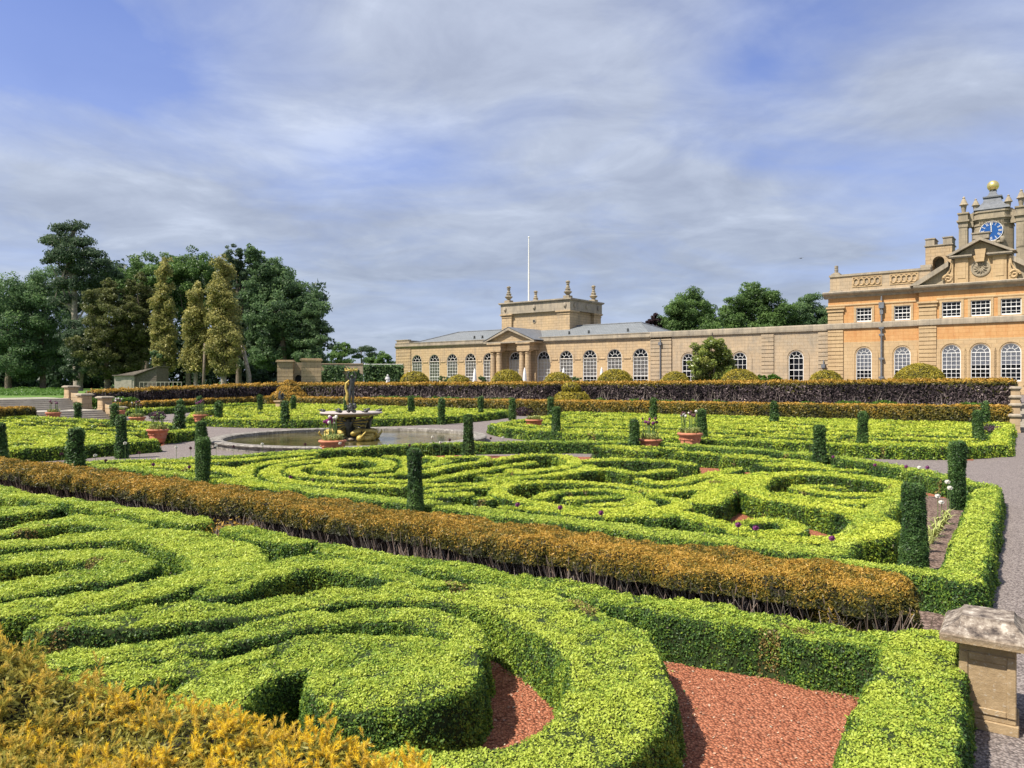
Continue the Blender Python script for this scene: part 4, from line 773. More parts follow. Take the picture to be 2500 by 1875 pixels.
# ------------------------------------------------------------------ terracotta pots planted with alliums
def allium_parts(root, c, heads, h, r, mats, spreadr, leaves=True):
    st = MB(); hd = {}
    for k in range(heads):
        a = r.uniform(0, 6.28); d = spreadr * math.sqrt(r.random()); x, y = c[0] + d * math.cos(a), c[1] + d * math.sin(a); zt = c[2] + h * r.uniform(.78, 1.08); lx, ly = r.uniform(-.06, .06), r.uniform(-.06, .06)
        m = MB(); m.tube([(x, y, c[2]), (x + lx * .4, y + ly * .4, (c[2] + zt) / 2), (x + lx, y + ly, zt)], [.020, .016, .013], 4); m.build('stalk', M['stalk'], root)
        hh = MB(); rr_ = r.uniform(.045, .07); hh.ball((x + lx, y + ly, zt), rr_, 0, 8, 6); hh.build('flower_head', M[r.choice(mats)], root)
    if leaves:
        m = MB()
        for k in range(150):
            a = r.uniform(0, 6.28); d = spreadr * 1.1 * math.sqrt(r.random()); x, y = c[0] + d * math.cos(a), c[1] + d * math.sin(a); L = r.uniform(.16, .38); o = r.uniform(.04, .22); t = a + r.uniform(-.6, .6)
            p0 = Vector((x, y, c[2])); p1 = Vector((x + o * .5 * math.cos(t), y + o * .5 * math.sin(t), c[2] + L * .8)); p2 = Vector((x + o * 1.3 * math.cos(t), y + o * 1.3 * math.sin(t), c[2] + L * .75)); w = Vector((-math.sin(t), math.cos(t), 0)) * .026
            m.add([p0 - w, p0 + w, p1 + w, p1 - w, p2], [(0, 1, 2, 3), (3, 2, 4)])
        m.build('leaves', M['strap'], root)
def pot(u, vb, label, heads, mats, h=0.80, rad=0.52, vtop=None, seed=0, fh=0.75):
    D = F * H / (vb - VH); X = (u - 1250) * D / F; r = random.Random(seed); s = h / 0.8
    root = empty('terracotta_pot', (X, D, 0), r.uniform(-.4, .4), label, 'plant pot', 'terracotta pots planted with alliums')
    m = MB(); k = rad / 0.52
    m.lathe([(.27 * k, .09 * s), (.31 * k, .12 * s), (.33 * k, .135 * s), (.335 * k, .17 * s), (.37 * k, .30 * s), (.385 * k, .31 * s), (.39 * k, .345 * s), (.378 * k, .36 * s), (.43 * k, .58 * s), (.455 * k, .665 * s), (.50 * k, .69 * s), (.525 * k, .72 * s), (.525 * k, .755 * s), (.50 * k, .79 * s), (.45 * k, .80 * s), (.43 * k, .74 * s)], n=32)
    m.build('body', M['terracotta'], root, True)
    for a in (0.3, 1.87, 3.44, 5.01):
        f = MB(); x, y = .235 * k * math.cos(a), .235 * k * math.sin(a); f.box(x - .06, x + .06, y - .06, y + .06, 0, .095 * s); f.build('foot', M['terracotta'], root, bevel=.01)
    f = MB(); f.lathe([(.405 * k, .50 * s), (.428 * k, .51 * s), (.430 * k, .53 * s), (.41 * k, .54 * s)], n=32)
    for q in range(8):
        a = q * math.pi / 4 + 0.2; R = .425 * k
        f.ball((R * math.cos(a), R * math.sin(a), .52 * s), (.045, .045, .045), 0, 8, 6)
        sw = [((R + .012) * math.cos(a + t * .33), (R + .012) * math.sin(a + t * .33), (.585 - .085 * math.sin(math.pi * t)) * s) for t in np.linspace(0.12, .9, 6)]
        if q % 2 == 0: f.tube(sw, .016, 5)
    f.build('relief', M['terracotta'], root, True)
    so = MB(); so.lathe([(.44 * k, .72 * s), (.43 * k, .735 * s)], n=20); so.build('soil', M['soil'], root)
    if heads: allium_parts(root, (0, 0, .73 * s), heads, fh, r, mats, .34 * k)
    else: allium_parts(root, (0, 0, .73 * s), 0, .5, r, ['allium'], .36 * k)
AD, AP, AW = 'alliumdark', 'allium', 'alliumwhite'
pot(1685, 1104, 'tall sunlit terracotta pot on small feet, in front of the right hand parterre', 13, [AD, AD, AW], .86, .55, seed=1, fh=.95)
pot(1588, 1111, 'terracotta pot half in shadow with dark alliums, right of a yew column', 12, [AD, AP, AD], .68, .49, seed=2, fh=.85)
pot(1304, 1056, 'terracotta pot with only low strappy leaves, at the left end of the right hand parterre', 0, [AP], .80, .53, seed=3)
pot(385, 1085, 'large terracotta pot with a swag relief and bare green stalks, left of the fountain', 12, ['stalk', 'stalk', AD], .76, .52, seed=4, fh=.75)
pot(335, 1046, 'terracotta pot with purple alliums behind the large pot on the left', 13, [AP, AD, AW], .76, .52, seed=5, fh=1.0)
pot(490, 1040, 'terracotta pot whose foot is hidden behind a yew column, purple alliums above', 12, [AP, AD], .80, .52, seed=6, fh=1.0)
pot(130, 1031, 'terracotta pot before the left steps, cut off from the others by a slim yew column', 10, [AP, AD], .76, .54, seed=7, fh=.9)
pot(289, 1026, 'terracotta pot mostly hidden behind a yew column near the foot of the steps', 10, [AW, AP], .80, .52, seed=8, fh=1.0)
pot(812, 1117, 'wide terracotta pot at the near rim of the fountain, full of yellow green leaves', 11, [AW, AW, AP], .72, .56, seed=9, fh=.95)

# ------------------------------------------------------------------ single alliums along the borders
def allium(D0, u, vh, white=False):
    X = (u - 1250) * D0 / F; z = H - (vh - VH) * D0 / F
    return X, D0, z
def on_q(u, q):                          # the point of the row at grid line q seen in image column u
    k = (u - 1250) / F; d = B2[0] * k + B2[1]; return q / d
PURP = [(384, 1176), (462, 1140), (374, 1134), (709, 1165), (765, 1172), (891, 1192), (1264, 1232), (1368, 1239), (1468, 1252), (1803, 1281), (1846, 1289), (2032, 1314), (2035, 1115), (2137, 1135), (2213, 1139), (2265, 1141)]
names_p = ['in front of the left front yew column', 'low beside the top of the left front column', 'small and dark left of the left front column', 'pale, first of the pair over the U shaped hooks', 'second of the pair over the U shaped hooks', 'dark, just left of the front centre column', 'leaning over the flattened central spiral, leftmost of three',
           'middle one of three over the central spiral', 'rightmost of three over the central spiral', 'left one of the close pair before the small oval ring', 'right one of the close pair before the small oval ring', 'alone above the near right corner of the middle parterre', 'right of the back border column', 'first of three along the back border at the right', 'second of three along the back border at the right', 'third of three along the back border, nearest the path']
first = {}
def make_allium(X, Y, z, mat, label, key, size):
    if key not in first:
        root = empty('allium_flower', (X, Y, 0), 0, label, 'flower', 'single alliums along the box borders'); first[key] = root
        m = MB(); m.tube([(0, 0, 0), (.008, .004, .5), (0, 0, 1.0)], [.0085, .007, .006], 5); s = m.build('stalk', M['stalk'], root)
        hd = MB(); rr = random.Random(5); hd.ball((0, 0, 0), size * 0.82, 0, 10, 8)
        for _ in range(110):
            d = Vector((rr.gauss(0, 1), rr.gauss(0, 1), rr.gauss(0, 1))).normalized(); x = d.orthogonal().normalized() * size * .22; hd.add([d * size * .6 - x, d * size * .6 + x, d * size * 1.15 + x * .4, d * size * 1.15 - x * .4], [(0, 1, 2, 3)])
        hd.build('flower_head', mat, root)
    else:
        src = first[key]; root = src.copy(); link(root); root.location = (X, Y, 0); root['label'] = label
        for ch in src.children: c = ch.copy(); link(c, root)
    for ch in root.children:
        if ch.name.startswith('stalk'): ch.scale = (1, 1, z)
        else: ch.location = (0, 0, z)
for (u, v), nm in zip(PURP, names_p):
    D = on_q(u, 13.7 if v > 1150 or u < 600 else 0) if u < 2034 and v > 1130 else 0
    if u in (462, 374): D = 21.5
    if v in (1115, 1135, 1139, 1141): D = {2035: 24.5, 2137: 22.0, 2213: 20.3, 2265: 19.6}[u]
    if u in (1264, 1368, 1468, 1803, 1846, 2032): D = on_q(u, 12.6)
    X, Y, z = allium(D, u, v); make_allium(X, Y, z, M['allium'], 'purple allium head, ' + nm, 'p', 0.046)
near_row = [(150, 1108), (232, 1112), (258, 1125), (305, 1082), (340, 1105), (430, 1091), (465, 1094), (527, 1088), (570, 1090), (640, 1084), (745, 1085), (830, 1082), (1000, 1087), (1075, 1080), (1098, 1074), (1056, 1067), (1198, 1070), (1228, 1068), (1425, 1091)]
for i, (u, v) in enumerate(near_row):
    D = 24 if u < 330 else 27.5 if u < 1150 else 33
    X, Y, z = allium(D, u, v); w = i % 2 == 1
    make_allium(X, Y, z, M['alliumwhite' if w else 'alliumdark'], ('white' if w else 'dark seeded') + ' allium, %s from the left in the small row by the fountain' % ['first', 'second', 'third', 'fourth', 'fifth', 'sixth', 'seventh', 'eighth', 'ninth', 'tenth', 'eleventh', 'twelfth', 'thirteenth', 'fourteenth', 'fifteenth', 'sixteenth', 'seventeenth', 'eighteenth', 'last'][i], 'w' if w else 'd', 0.05)
for i, (u, v, D) in enumerate([(2314, 1176, 17.0), (2320, 1191, 16.8), (2290, 1211, 16.6), (2299, 1226, 16.4), (2246, 1141, 19.4)]):
    X, Y, z = allium(D, u, v); make_allium(X, Y, z, M['alliumwhite'], ['tall white allium, topmost of the cluster left of the second right column', 'white allium just below the topmost of the cluster by the second right column', 'pale allium drooping over the mulch bed', 'lowest pale allium over the mulch bed', 'white allium above the back border beside the third purple one'][i], 'w', 0.05)
# strappy plants in the mulch bed
for i, (p, q) in enumerate([(1.42, 14.5), (1.40, 15.3), (1.38, 16.1), (1.36, 16.9), (1.34, 17.7), (1.32, 18.5)]):
    root = empty('strap_plant', (*PQ(p, q), 0), i, ['strappy leaved plant nearest the front yew column', 'second strappy plant of the mulch bed', 'third strappy plant, in the middle of the mulch bed row', 'fourth strappy plant of the mulch bed row', 'fifth strappy plant, nearly at the rear column', 'strappy plant at the foot of the rear right column'][i], 'plant', 'strappy plants in the mulch bed')
    m = MB(); r = random.Random(i)
    for k in range(26):
        a = r.uniform(0, 6.28); L = r.uniform(.22, .42); o = r.uniform(.08, .30); w = Vector((-math.sin(a), math.cos(a), 0)) * .014
        p0 = Vector((0, 0, 0)); p1 = Vector((o * .45 * math.cos(a), o * .45 * math.sin(a), L * .75)); p2 = Vector((o * math.cos(a), o * math.sin(a), L * r.uniform(.55, .95)))
        m.add([p0 - w * .6, p0 + w * .6, p1 + w, p1 - w, p2], [(0, 1, 2, 3), (3, 2, 4)])
    m.build('leaves', M['strap'], root)
for i, (u, v, D, s, lab) in enumerate([(2415, 1052, 40, .55, 'purplish shrub beside the far right pair of yew columns'), (385, 1014, 58, .5, 'dark purple flowering shrub behind the pots on the left'), (1283, 1000, 66, .7, 'purple leaved shrub in front of the left bench')]):
    X = (u - 1250) * D / F; rr = np.random.default_rng(i); d = rr.normal(size=(900, 3)); d /= np.linalg.norm(d, axis=1)[:, None]; P = d * np.array([s * 1.3, s, s * .6]) * rr.uniform(.6, 1, (900, 1)) + [0, 0, .4]
    V, Fc, t = leaves_at(P, d, np.full(900, .12), rr); root = empty('shrub', (X, D, 0), 0, lab, 'shrub'); npmesh('foliage', [(V, Fc, 0, t)], [M['heather']], root)
# ------------------------------------------------------------------ skinned figures
def skin_figure(name, joints, edges, mat, parent, sub=2):
    """joints: name -> (x, y, z, radius); one continuous body grown round the skeleton"""
    idx = {k: i for i, k in enumerate(joints)}; me = bpy.data.meshes.new(name)
    me.from_pydata([j[:3] for j in joints.values()], [(idx[a], idx[b]) for a, b in edges], []); me.materials.append(mat)
    o = bpy.data.objects.new(name, me); link(o, parent)
    s = o.modifiers.new('skin', 'SKIN'); s.use_smooth_shade = True
    for i, j in enumerate(joints.values()):
        r = j[3]; me.skin_vertices[0].data[i].radius = (r, r) if isinstance(r, float) else r; me.skin_vertices[0].data[i].use_root = (i == 0)
    sb = o.modifiers.new('subsurf', 'SUBSURF'); sb.levels = sub; sb.render_levels = sub
    return o
def figure(parent, mat, h=1.55, arms='up', lean=0.0, name='figure'):
    k = h / 1.7
    J = {'pelvis': (0, 0, .92, .135), 'waist': (.02 + lean * .3, 0, 1.08, .105), 'chest': (.03 + lean * .5, 0, 1.28, .135), 'neck': (.02 + lean * .6, -.01, 1.46, .05), 'head': (.02 + lean * .6, -.03, 1.60, .095), 'crown': (.02 + lean * .6, -.02, 1.69, .07),
         'hipL': (.09, 0, .86, .095), 'kneeL': (.10, -.04, .48, .065), 'ankleL': (.09, .02, .09, .042), 'toeL': (.09, -.12, .04, .035),
         'hipR': (-.09, 0, .86, .095), 'kneeR': (-.08, -.10, .50, .065), 'ankleR': (-.12, .04, .10, .042), 'toeR': (-.13, -.09, .04, .035),
         'shL': (.17 + lean * .5, 0, 1.40, .06), 'shR': (-.13 + lean * .5, 0, 1.40, .06)}
    if arms == 'up': J.update({'elL': (.27, -.02, 1.60, .045), 'haL': (.15, -.03, 1.86, .035), 'elR': (-.22, -.02, 1.60, .045), 'haR': (-.10, -.03, 1.86, .035)})
    elif arms == 'point': J.update({'elL': (.40, -.08, 1.44, .045), 'haL': (.66, -.14, 1.50, .035), 'elR': (-.24, .05, 1.18, .045), 'haR': (-.22, -.10, .98, .035)})
    else: J.update({'elL': (.24, .03, 1.15, .045), 'haL': (.16, -.10, .95, .035), 'elR': (-.22, .02, 1.16, .045), 'haR': (-.02, -.16, 1.24, .035)})
    J = {a: (b[0] * k, b[1] * k, b[2] * k, b[3] * k * 1.18) for a, b in J.items()}
    E = [('pelvis', 'waist'), ('waist', 'chest'), ('chest', 'neck'), ('neck', 'head'), ('head', 'crown'), ('pelvis', 'hipL'), ('hipL', 'kneeL'), ('kneeL', 'ankleL'), ('ankleL', 'toeL'), ('pelvis', 'hipR'), ('hipR', 'kneeR'), ('kneeR', 'ankleR'), ('ankleR', 'toeR'),
         ('chest', 'shL'), ('shL', 'elL'), ('elL', 'haL'), ('chest', 'shR'), ('shR', 'elR'), ('elR', 'haR')]
    return skin_figure(name, J, E, mat, parent)

# ------------------------------------------------------------------ fountain
FX, FY = -8.15, 38.2
def fountain():
    root = empty('fountain_basin', (FX, FY, 0), 0, 'large round stone fountain basin with mossy shallow water', 'fountain basin'); n = 72
    m = MB(); m.lathe([(6.78, 0), (6.78, .20), (6.86, .22), (6.88, .27), (6.80, .31), (6.32, .31), (6.22, .27), (6.20, .02)], n=n); o = m.build('rim', M['lichen_rim'], root)
    m = MB(); m.lathe([(6.22, .015), (6.22, .12)], n=n); m.build('water', M['water'], root)
    # sculpture
    s = empty('fountain_sculpture', (FX + .0, FY - .4, .10), R_(8), 'gilded bronze fountain sculpture, a figure on a bowl carried by winged gold tailed creatures', 'sculpture')
    m = MB(); rr = random.Random(2)
    for _ in range(46):
        a = rr.uniform(0, 6.28); d = 1.05 * math.sqrt(rr.random()); q = rr.uniform(.12, .3); m.ball((d * math.cos(a), d * math.sin(a), rr.uniform(-.02, .12)), (q, q * rr.uniform(.7, 1.2), q * .5), 0, 7, 5)
    m.build('rock_base', M['greystone'], s)
    m = MB(); m.lathe([(.30, 0), (.26, .25), (.17, .40), (.15, .7), (.2, .95), (.13, 1.05), (.26, 1.22), (.5, 1.27)], n=14); m.build('stem', M['bronze'], s, True)
    m = MB(); m.lathe([(.45, 1.17), (.85, 1.20), (1.25, 1.27), (1.50, 1.345), (1.555, 1.365), (1.56, 1.42), (1.53, 1.44), (1.40, 1.435), (1.1, 1.40), (.3, 1.36)], n=48); m.build('bowl', M['pinkstone'], s, True)
    m = MB()
    for a in (0.1, 1.0, 2.1, 3.0, 4.4, 5.3):
        x, y = 1.42 * math.cos(a), 1.42 * math.sin(a); m.ball((x, y, 1.50), (.12, .10, .07), 0, 8, 6); m.ball((x + .10 * math.cos(a), y + .1 * math.sin(a), 1.55), .05, 0, 7, 5); m.tube([(x, y, 1.5), (x - .15, y, 1.5), (x - .26, y, 1.55)], [.05, .04, .01], 5)
    m.build('rim_figures', M['bronze'], s, True)
    for i, a in enumerate((-1.66, -0.12, 1.45, 2.98)):      # four winged creatures
        w = empty('winged_creature', (0, 0, 0), a); w.parent = s
        J = {'pelvis': (.78, 0, .44, .15), 'waist': (.86, 0, .64, .125), 'chest': (.92, 0, .84, .155), 'neck': (.95, 0, 1.0, .065), 'head': (1.0, 0, 1.13, .105), 'shL': (.9, .18, .93, .06), 'elL': (1.0, .32, 1.06, .05), 'haL': (1.06, .22, 1.22, .04), 'shR': (.9, -.18, .93, .06), 'elR': (1.0, -.32, 1.06, .05), 'haR': (1.06, -.22, 1.22, .04), 'hip': (.70, 0, .30, .16)}
        skin_figure('body', J, [('pelvis', 'waist'), ('waist', 'chest'), ('chest', 'neck'), ('neck', 'head'), ('chest', 'shL'), ('shL', 'elL'), ('elL', 'haL'), ('chest', 'shR'), ('shR', 'elR'), ('elR', 'haR'), ('pelvis', 'hip')], M['bronze'], w)
        for sg in (-1, 1):
            m = MB(); k = 9
            for f in range(k):                              # feathers of a spread wing
                t = f / (k - 1); L = 1.02 - .62 * t; dz = .30 - .95 * t
                a0 = Vector((.78 - .03 * f, sg * (.14 + .015 * f), 1.02 - .045 * f)); a1 = a0 + Vector((-.10 + .02 * f, sg * L * .9, dz * .55)); wd = Vector((0, 0, .030 + .012 * (1 - t))); th = Vector((.03, 0, 0))
                m.add([a0 - wd, a0 + wd, a1 + wd * .5, a1 - wd * .5, a0 - wd + th, a0 + wd + th, a1 + wd * .5 + th, a1 - wd * .5 + th], [(0, 1, 2, 3), (7, 6, 5, 4), (0, 4, 5, 1), (1, 5, 6, 2), (2, 6, 7, 3), (3, 7, 4, 0)], f % 2)
            m.build('wing', [M['goldpaint'], M['bronze']], w)
            m = MB(); pts = []; rad = []
            for q in range(30):
                t = q / 29; an = t * 9.2; R0 = .36 - .17 * t
                pts.append((.82 + R0 * math.cos(an + 2.4) * .95 + t * .30, sg * (.22 + .36 * t) + R0 * math.sin(an) * .55 * sg, .30 + .19 * math.sin(an * .5 + .4) * (1 - t) + .04)); rad.append(.145 * (1 - .70 * t))
            m.tube(pts, rad, 9); m.ball((1.14, sg * .62, .17), (.22, .2, .18), 0, 10, 7); m.ball((.98, sg * .86, .13), (.20, .17, .15), 0, 10, 7)
            m.tube([(1.14, sg * .62, .2), (1.32, sg * .74, .26), (1.42, sg * .84, .40), (1.36, sg * .92, .52)], [.09, .07, .05, .015], 7)
            m.build('tail', M['goldpaint'], w, True)
    m = MB(); m.ball((-.95, -.75, 1.02), (.22, .15, .16), 0, 9, 7); m.ball((-.78, -.85, 1.06), (.15, .1, .13), 0, 8, 6); m.ball((-1.1, -.68, .98), (.12, .1, .15), 0, 8, 6); m.build('drapery', M['purplecloth'], s, True)
    m = MB()
    for _ in range(26):
        a = rr.uniform(0, 6.28); m.ball((.17 * math.cos(a) * rr.uniform(.4, 1.2), .17 * math.sin(a), 1.42 + rr.uniform(0, .38)), rr.uniform(.06, .11), 0, 7, 5)
    m.build('rock_pedestal', M['bronze'], s, True)
    f = empty('figure_group', (0, 0, 1.78), R_(12)); f.parent = s
    figure(f, M['bronze'], 1.55, 'up', 0.03)
    m = MB(); m.tube([(-.12, -.06, 1.26), (-.25, -.03, 1.08), (-.28, -.02, .85), (-.20, -.05, .58), (-.25, -.06, .3), (-.19, -.08, .08), (-.08, -.12, .03)], [.03, .07, .06, .07, .09, .08, .04], 9)
    m.build('robe', M['goldpaint'], f, True)
    m = MB(); m.tube([(.30 * math.cos(a), .2 * math.sin(a), 1.76 + .03 * math.sin(3 * a)) for a in np.linspace(0, 6.283, 20)], .035, 6)
    for a in np.linspace(0, 6, 13): m.tube([(.28 * math.cos(a), .19 * math.sin(a), 1.75), (.33 * math.cos(a), .23 * math.sin(a), 1.86)], [.03, .012], 5)
    m.build('wreath', M['goldpaint'], f, True)
def rim_mat():
    m, t, out = mat_new('basin_stone'); tc = t.add('ShaderNodeTexCoord'); n = t.noise(tc.outputs['Object'], 3.0, 6, .65); n2 = t.noise(tc.outputs['Object'], 12, 5, .7)
    c = t.ramp(t.math('ADD', t.math('MULTIPLY', n, .5), t.math('MULTIPLY', n2, .5)), [(.38, (.09, .083, .07)), (.5, (.22, .20, .17)), (.64, (.42, .39, .34))]); principled(t, out, c, .85, 0, (n2, .5, .02)); return m
M['lichen_rim'] = rim_mat(); fountain()

# ------------------------------------------------------------------ pedestals, statues, benches
def plinth(m, w, h):
    m.box(-w * .62, w * .62, -w * .62, w * .62, 0, h * .10); m.box(-w * .54, w * .54, -w * .54, w * .54, h * .10, h * .16); m.box(-w * .44, w * .44, -w * .44, w * .44, h * .16, h * .84)
    m.box(-w * .30, w * .30, -w * .46, -w * .44, h * .25, h * .75); m.box(-w * .54, w * .54, -w * .54, w * .54, h * .84, h * .91); m.box(-w * .62, w * .62, -w * .62, w * .62, h * .91, h)
p = AT(1329, 1010, 72); r0 = empty('plinth', (p.x, p.y, 0), R_(-20), 'pale grey stone plinth standing between the two wooden benches', 'plinth'); m = MB(); plinth(m, .70, .93); m.build('body', M['greyplinth'], r0)
r0 = empty('statue', (p.x, p.y, .93), R_(-20), 'dark bronze standing statue with one arm held out, on the grey plinth', 'statue'); figure(r0, M['bronze'], 1.62, 'point'); m = MB(); m.lathe([(.24, 0), (.24, .04), (.2, .06)], n=12); m.build('base', M['bronze'], r0)
p = AT(684, 1000, 74); r0 = empty('pedestal', (p.x, p.y, 0), R_(-30), 'squat honey stone pedestal at the left of the far parterre', 'pedestal'); m = MB(); plinth(m, .72, 1.15); m.build('body', M['honey'], r0)
r0 = empty('statue', (p.x, p.y, 1.15), R_(-30), 'small dark bronze of a crouching winged creature on the squat pedestal', 'statue')
skin_figure('body', {'hip': (.18, 0, .18, .17), 'belly': (.05, 0, .30, .16), 'chest': (-.06, 0, .48, .17), 'neck': (-.10, 0, .68, .09), 'head': (-.04, 0, .84, .11), 'beak': (.10, 0, .84, .05), 'legL': (-.14, .1, .25, .07), 'footL': (-.2, .1, .04, .06), 'legR': (-.14, -.1, .25, .07), 'footR': (-.2, -.1, .04, .06), 'tail': (.36, 0, .10, .07)},
            [('hip', 'belly'), ('belly', 'chest'), ('chest', 'neck'), ('neck', 'head'), ('head', 'beak'), ('chest', 'legL'), ('legL', 'footL'), ('chest', 'legR'), ('legR', 'footR'), ('hip', 'tail')], M['bronze'], r0)
m = MB()
for sg in (-1, 1): m.add([(-.05, sg * .15, .62), (.05, sg * .2, .80), (.34, sg * .2, .55), (.30, sg * .18, .2), (.1, sg * .18, .25), (-.05, sg * .19, .62), (.05, sg * .24, .80), (.34, sg * .24, .55), (.30, sg * .22, .2), (.1, sg * .22, .25)], [(0, 1, 2, 3, 4), (9, 8, 7, 6, 5), (0, 5, 6, 1), (1, 6, 7, 2), (2, 7, 8, 3), (3, 8, 9, 4), (4, 9, 5, 0)])
m.build('wings', M['bronze'], r0)
def bench(u, D, rz, label):
    X = (u - 1250) * D / F; b = empty('bench', (X, D, 0), rz, label, 'bench', 'wooden benches either side of the plinth'); w = 1.0
    m = MB()
    for k in range(5): m.box(-w, w, -.30 + k * .12, -.20 + k * .12, .42, .45)
    m.build('seat', M['wood'], b)
    for x, y, h in ((-w + .04, -.28, .62), (w - .04, -.28, .62), (-w + .04, .28, .95), (w - .04, .28, .95)): l = MB(); l.box(x - .04, x + .04, y - .04, y + .04, 0, h); l.build('leg', M['wood'], b)
    m = MB(); top = lambda x: .84 + .20 * math.cos(x * math.pi / 2 / w) ** 1.2
    xs = np.linspace(-w + .04, w - .04, 13)
    for a, c in zip(xs[:-1], xs[1:]): m.bar((a, .30, top(a)), (c, .30, top(c)), .05, .09)
    for x in np.linspace(-w + .12, w - .12, 15): m.box(x - .025, x + .025, .28, .31, .47, top(x))
    m.box(-w + .04, w - .04, .27, .32, .48, .54); m.build('backrest', M['wood'], b)
    for x in (-w + .04, w - .04): a = MB(); a.box(x - .05, x + .05, -.34, .30, .62, .67); a.build('armrest', M['wood'], b)
bench(1290, 70.5, R_(-26), 'dark wooden bench with arched slatted back left of the grey plinth')
bench(1366, 70.0, R_(-30), 'dark wooden bench right of the grey plinth, half hidden by a yew column')

# ------------------------------------------------------------------ clipped yew domes and tiered topiary
def blob_leaves(V, Fq, D, seed, tint=None, cov=2.2): return scatter_leaves(V, Fq, cov, min(.24, .0024 * D), .45, .55, lift=(-.3, .5), seed=seed, tint=tint, up=.2)
def dome_mesh(prof, sx=1.0, n=40, seed=0, amp=.035):
    rr = np.random.default_rng(seed); V = []; Fq = []
    P = smooth_path([np.array(p) for p in prof], .12)
    for i, (r, z) in enumerate(P):
        for k in range(n):
            a = 2 * math.pi * k / n; q = r * (1 + amp * (vnoise(np.array([math.cos(a) * 1.5]), np.array([math.sin(a) * 1.5 + z]), 1.6, seed)[0] * 2)); V.append((q * sx * math.cos(a), q * math.sin(a), z))
    for i in range(len(P) - 1):
        for k in range(n): Fq.append((i * n + k, i * n + (k + 1) % n, (i + 1) * n + (k + 1) % n, (i + 1) * n + k))
    return np.array(V), np.array(Fq)
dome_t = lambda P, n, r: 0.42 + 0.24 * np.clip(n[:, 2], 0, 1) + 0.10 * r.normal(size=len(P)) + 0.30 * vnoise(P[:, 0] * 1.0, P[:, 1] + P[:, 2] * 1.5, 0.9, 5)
def topiary(u, D, z0, prof, label, group, seed, tint=dome_t, name='yew_dome', mat='yewgreen'):
    X = (u - 1250) * D / F; root = empty(name, (X, D, z0), 0, label, 'topiary', group); V, Fq = dome_mesh(prof, seed=seed)
    LV, LF, LT = blob_leaves(V, Fq, D, seed, tint); npmesh('foliage', [(V, Fq, 0, None), (LV, LF, 1, LT)], [M['shadecore'], M[mat]], root)
DG = 'clipped yew domes on the palace terrace'
for i, (u, v, hw, D, lab) in enumerate([(1013, 908, 35, 98, 'yew dome at the left end of the orangery'), (1121, 917, 29, 98, 'small low yew dome, second from the left, under the orangery windows'), (1238, 904, 37, 96, 'round yew dome before the porch columns'), (1362, 910, 34, 93, 'yew dome directly right of the porch'),
                                        (1501, 903, 42, 88, 'broad yew dome under the right end of the orangery'), (1648, 908, 34, 82, 'yew dome left of the glossy evergreen tree'), (1806, 903, 46, 77, 'broad yew dome right of the glossy evergreen tree'), (2017, 905, 40, 71, 'yew dome at the foot of the corner downpipe'), (2245, 889, 57, 66.5, 'largest yew dome, in front of the banded pilaster')]):
    zt = H + (VH - v) * D / F; r = hw * D / F; h = zt - TERR_Z + .2
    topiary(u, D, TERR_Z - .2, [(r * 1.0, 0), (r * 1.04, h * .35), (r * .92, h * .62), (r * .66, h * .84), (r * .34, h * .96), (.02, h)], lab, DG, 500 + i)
for i, (u, v, hw, D, lab) in enumerate([(1432, 920, 17, 92, 'dark cloud pruned bush left of the broad orangery dome'), (1585, 922, 17, 86, 'dark cloud pruned bush below the banded orangery corner')]):
    X = (u - 1250) * D / F; root = empty('cloud_bush', (X, D, TERR_Z - .1), 0, lab, 'topiary', 'dark cloud pruned bushes'); r = hw * D / F; ch = []
    for k, (dx, dz, q) in enumerate([(-.5, .55, .5), (.0, .85, .5), (.5, .6, .52), (.15, .45, .5), (-.2, 1.05, .35), (.45, .95, .3)]):
        V, Fq = dome_mesh([(q * r * .75, 0), (q * r, q * r * .5), (q * r * .7, q * r * 1.0), (.02, q * r * 1.2)], 1.2, 18, 520 + k); V = V + np.array([dx * r, 0, dz * r * .9]); LV, LF, LT = blob_leaves(V, Fq, D, 530 + k); ch += [(V, Fq, 0, None), (LV, LF, 1, LT)]
    npmesh('foliage', ch, [M['boxshadecore'], M['dark_conifer']], root)
D = 66.6; hw = 43 * D / F
topiary(1395, D, .55, [(hw * .95, 0), (hw * 1.02, .55), (hw * .98, 1.0), (hw * .74, 1.42), (hw * .50, 1.52), (hw * .47, 1.62), (hw * .50, 1.85), (hw * .42, 2.15), (hw * .22, 2.32), (.02, 2.40)], 'two tiered yew topiary with a smaller dome on top, right of the statue', 'tiered yew topiaries', 540, lambda P, n, r: .50 + .20 * np.clip(n[:, 2], 0, 1) + .1 * r.normal(size=len(P)), 'tiered_topiary')
D = 88; hw = 42 * D / F
topiary(706, D, .4, [(hw * .9, 0), (hw * 1.02, .5), (hw * .98, .95), (hw * .82, 1.30), (hw * .70, 1.36), (hw * .68, 1.55), (hw * .52, 1.95), (hw * .36, 2.05), (hw * .36, 2.2), (hw * .30, 2.5), (hw * .16, 2.72), (.02, 2.8)], 'three tiered orange green yew topiary in front of the hedge corner', 'tiered yew topiaries', 541, lambda P, n, r: .48 + .42 * np.clip(n[:, 2], 0, 1) + .12 * r.normal(size=len(P)), 'tiered_topiary', 'yew')

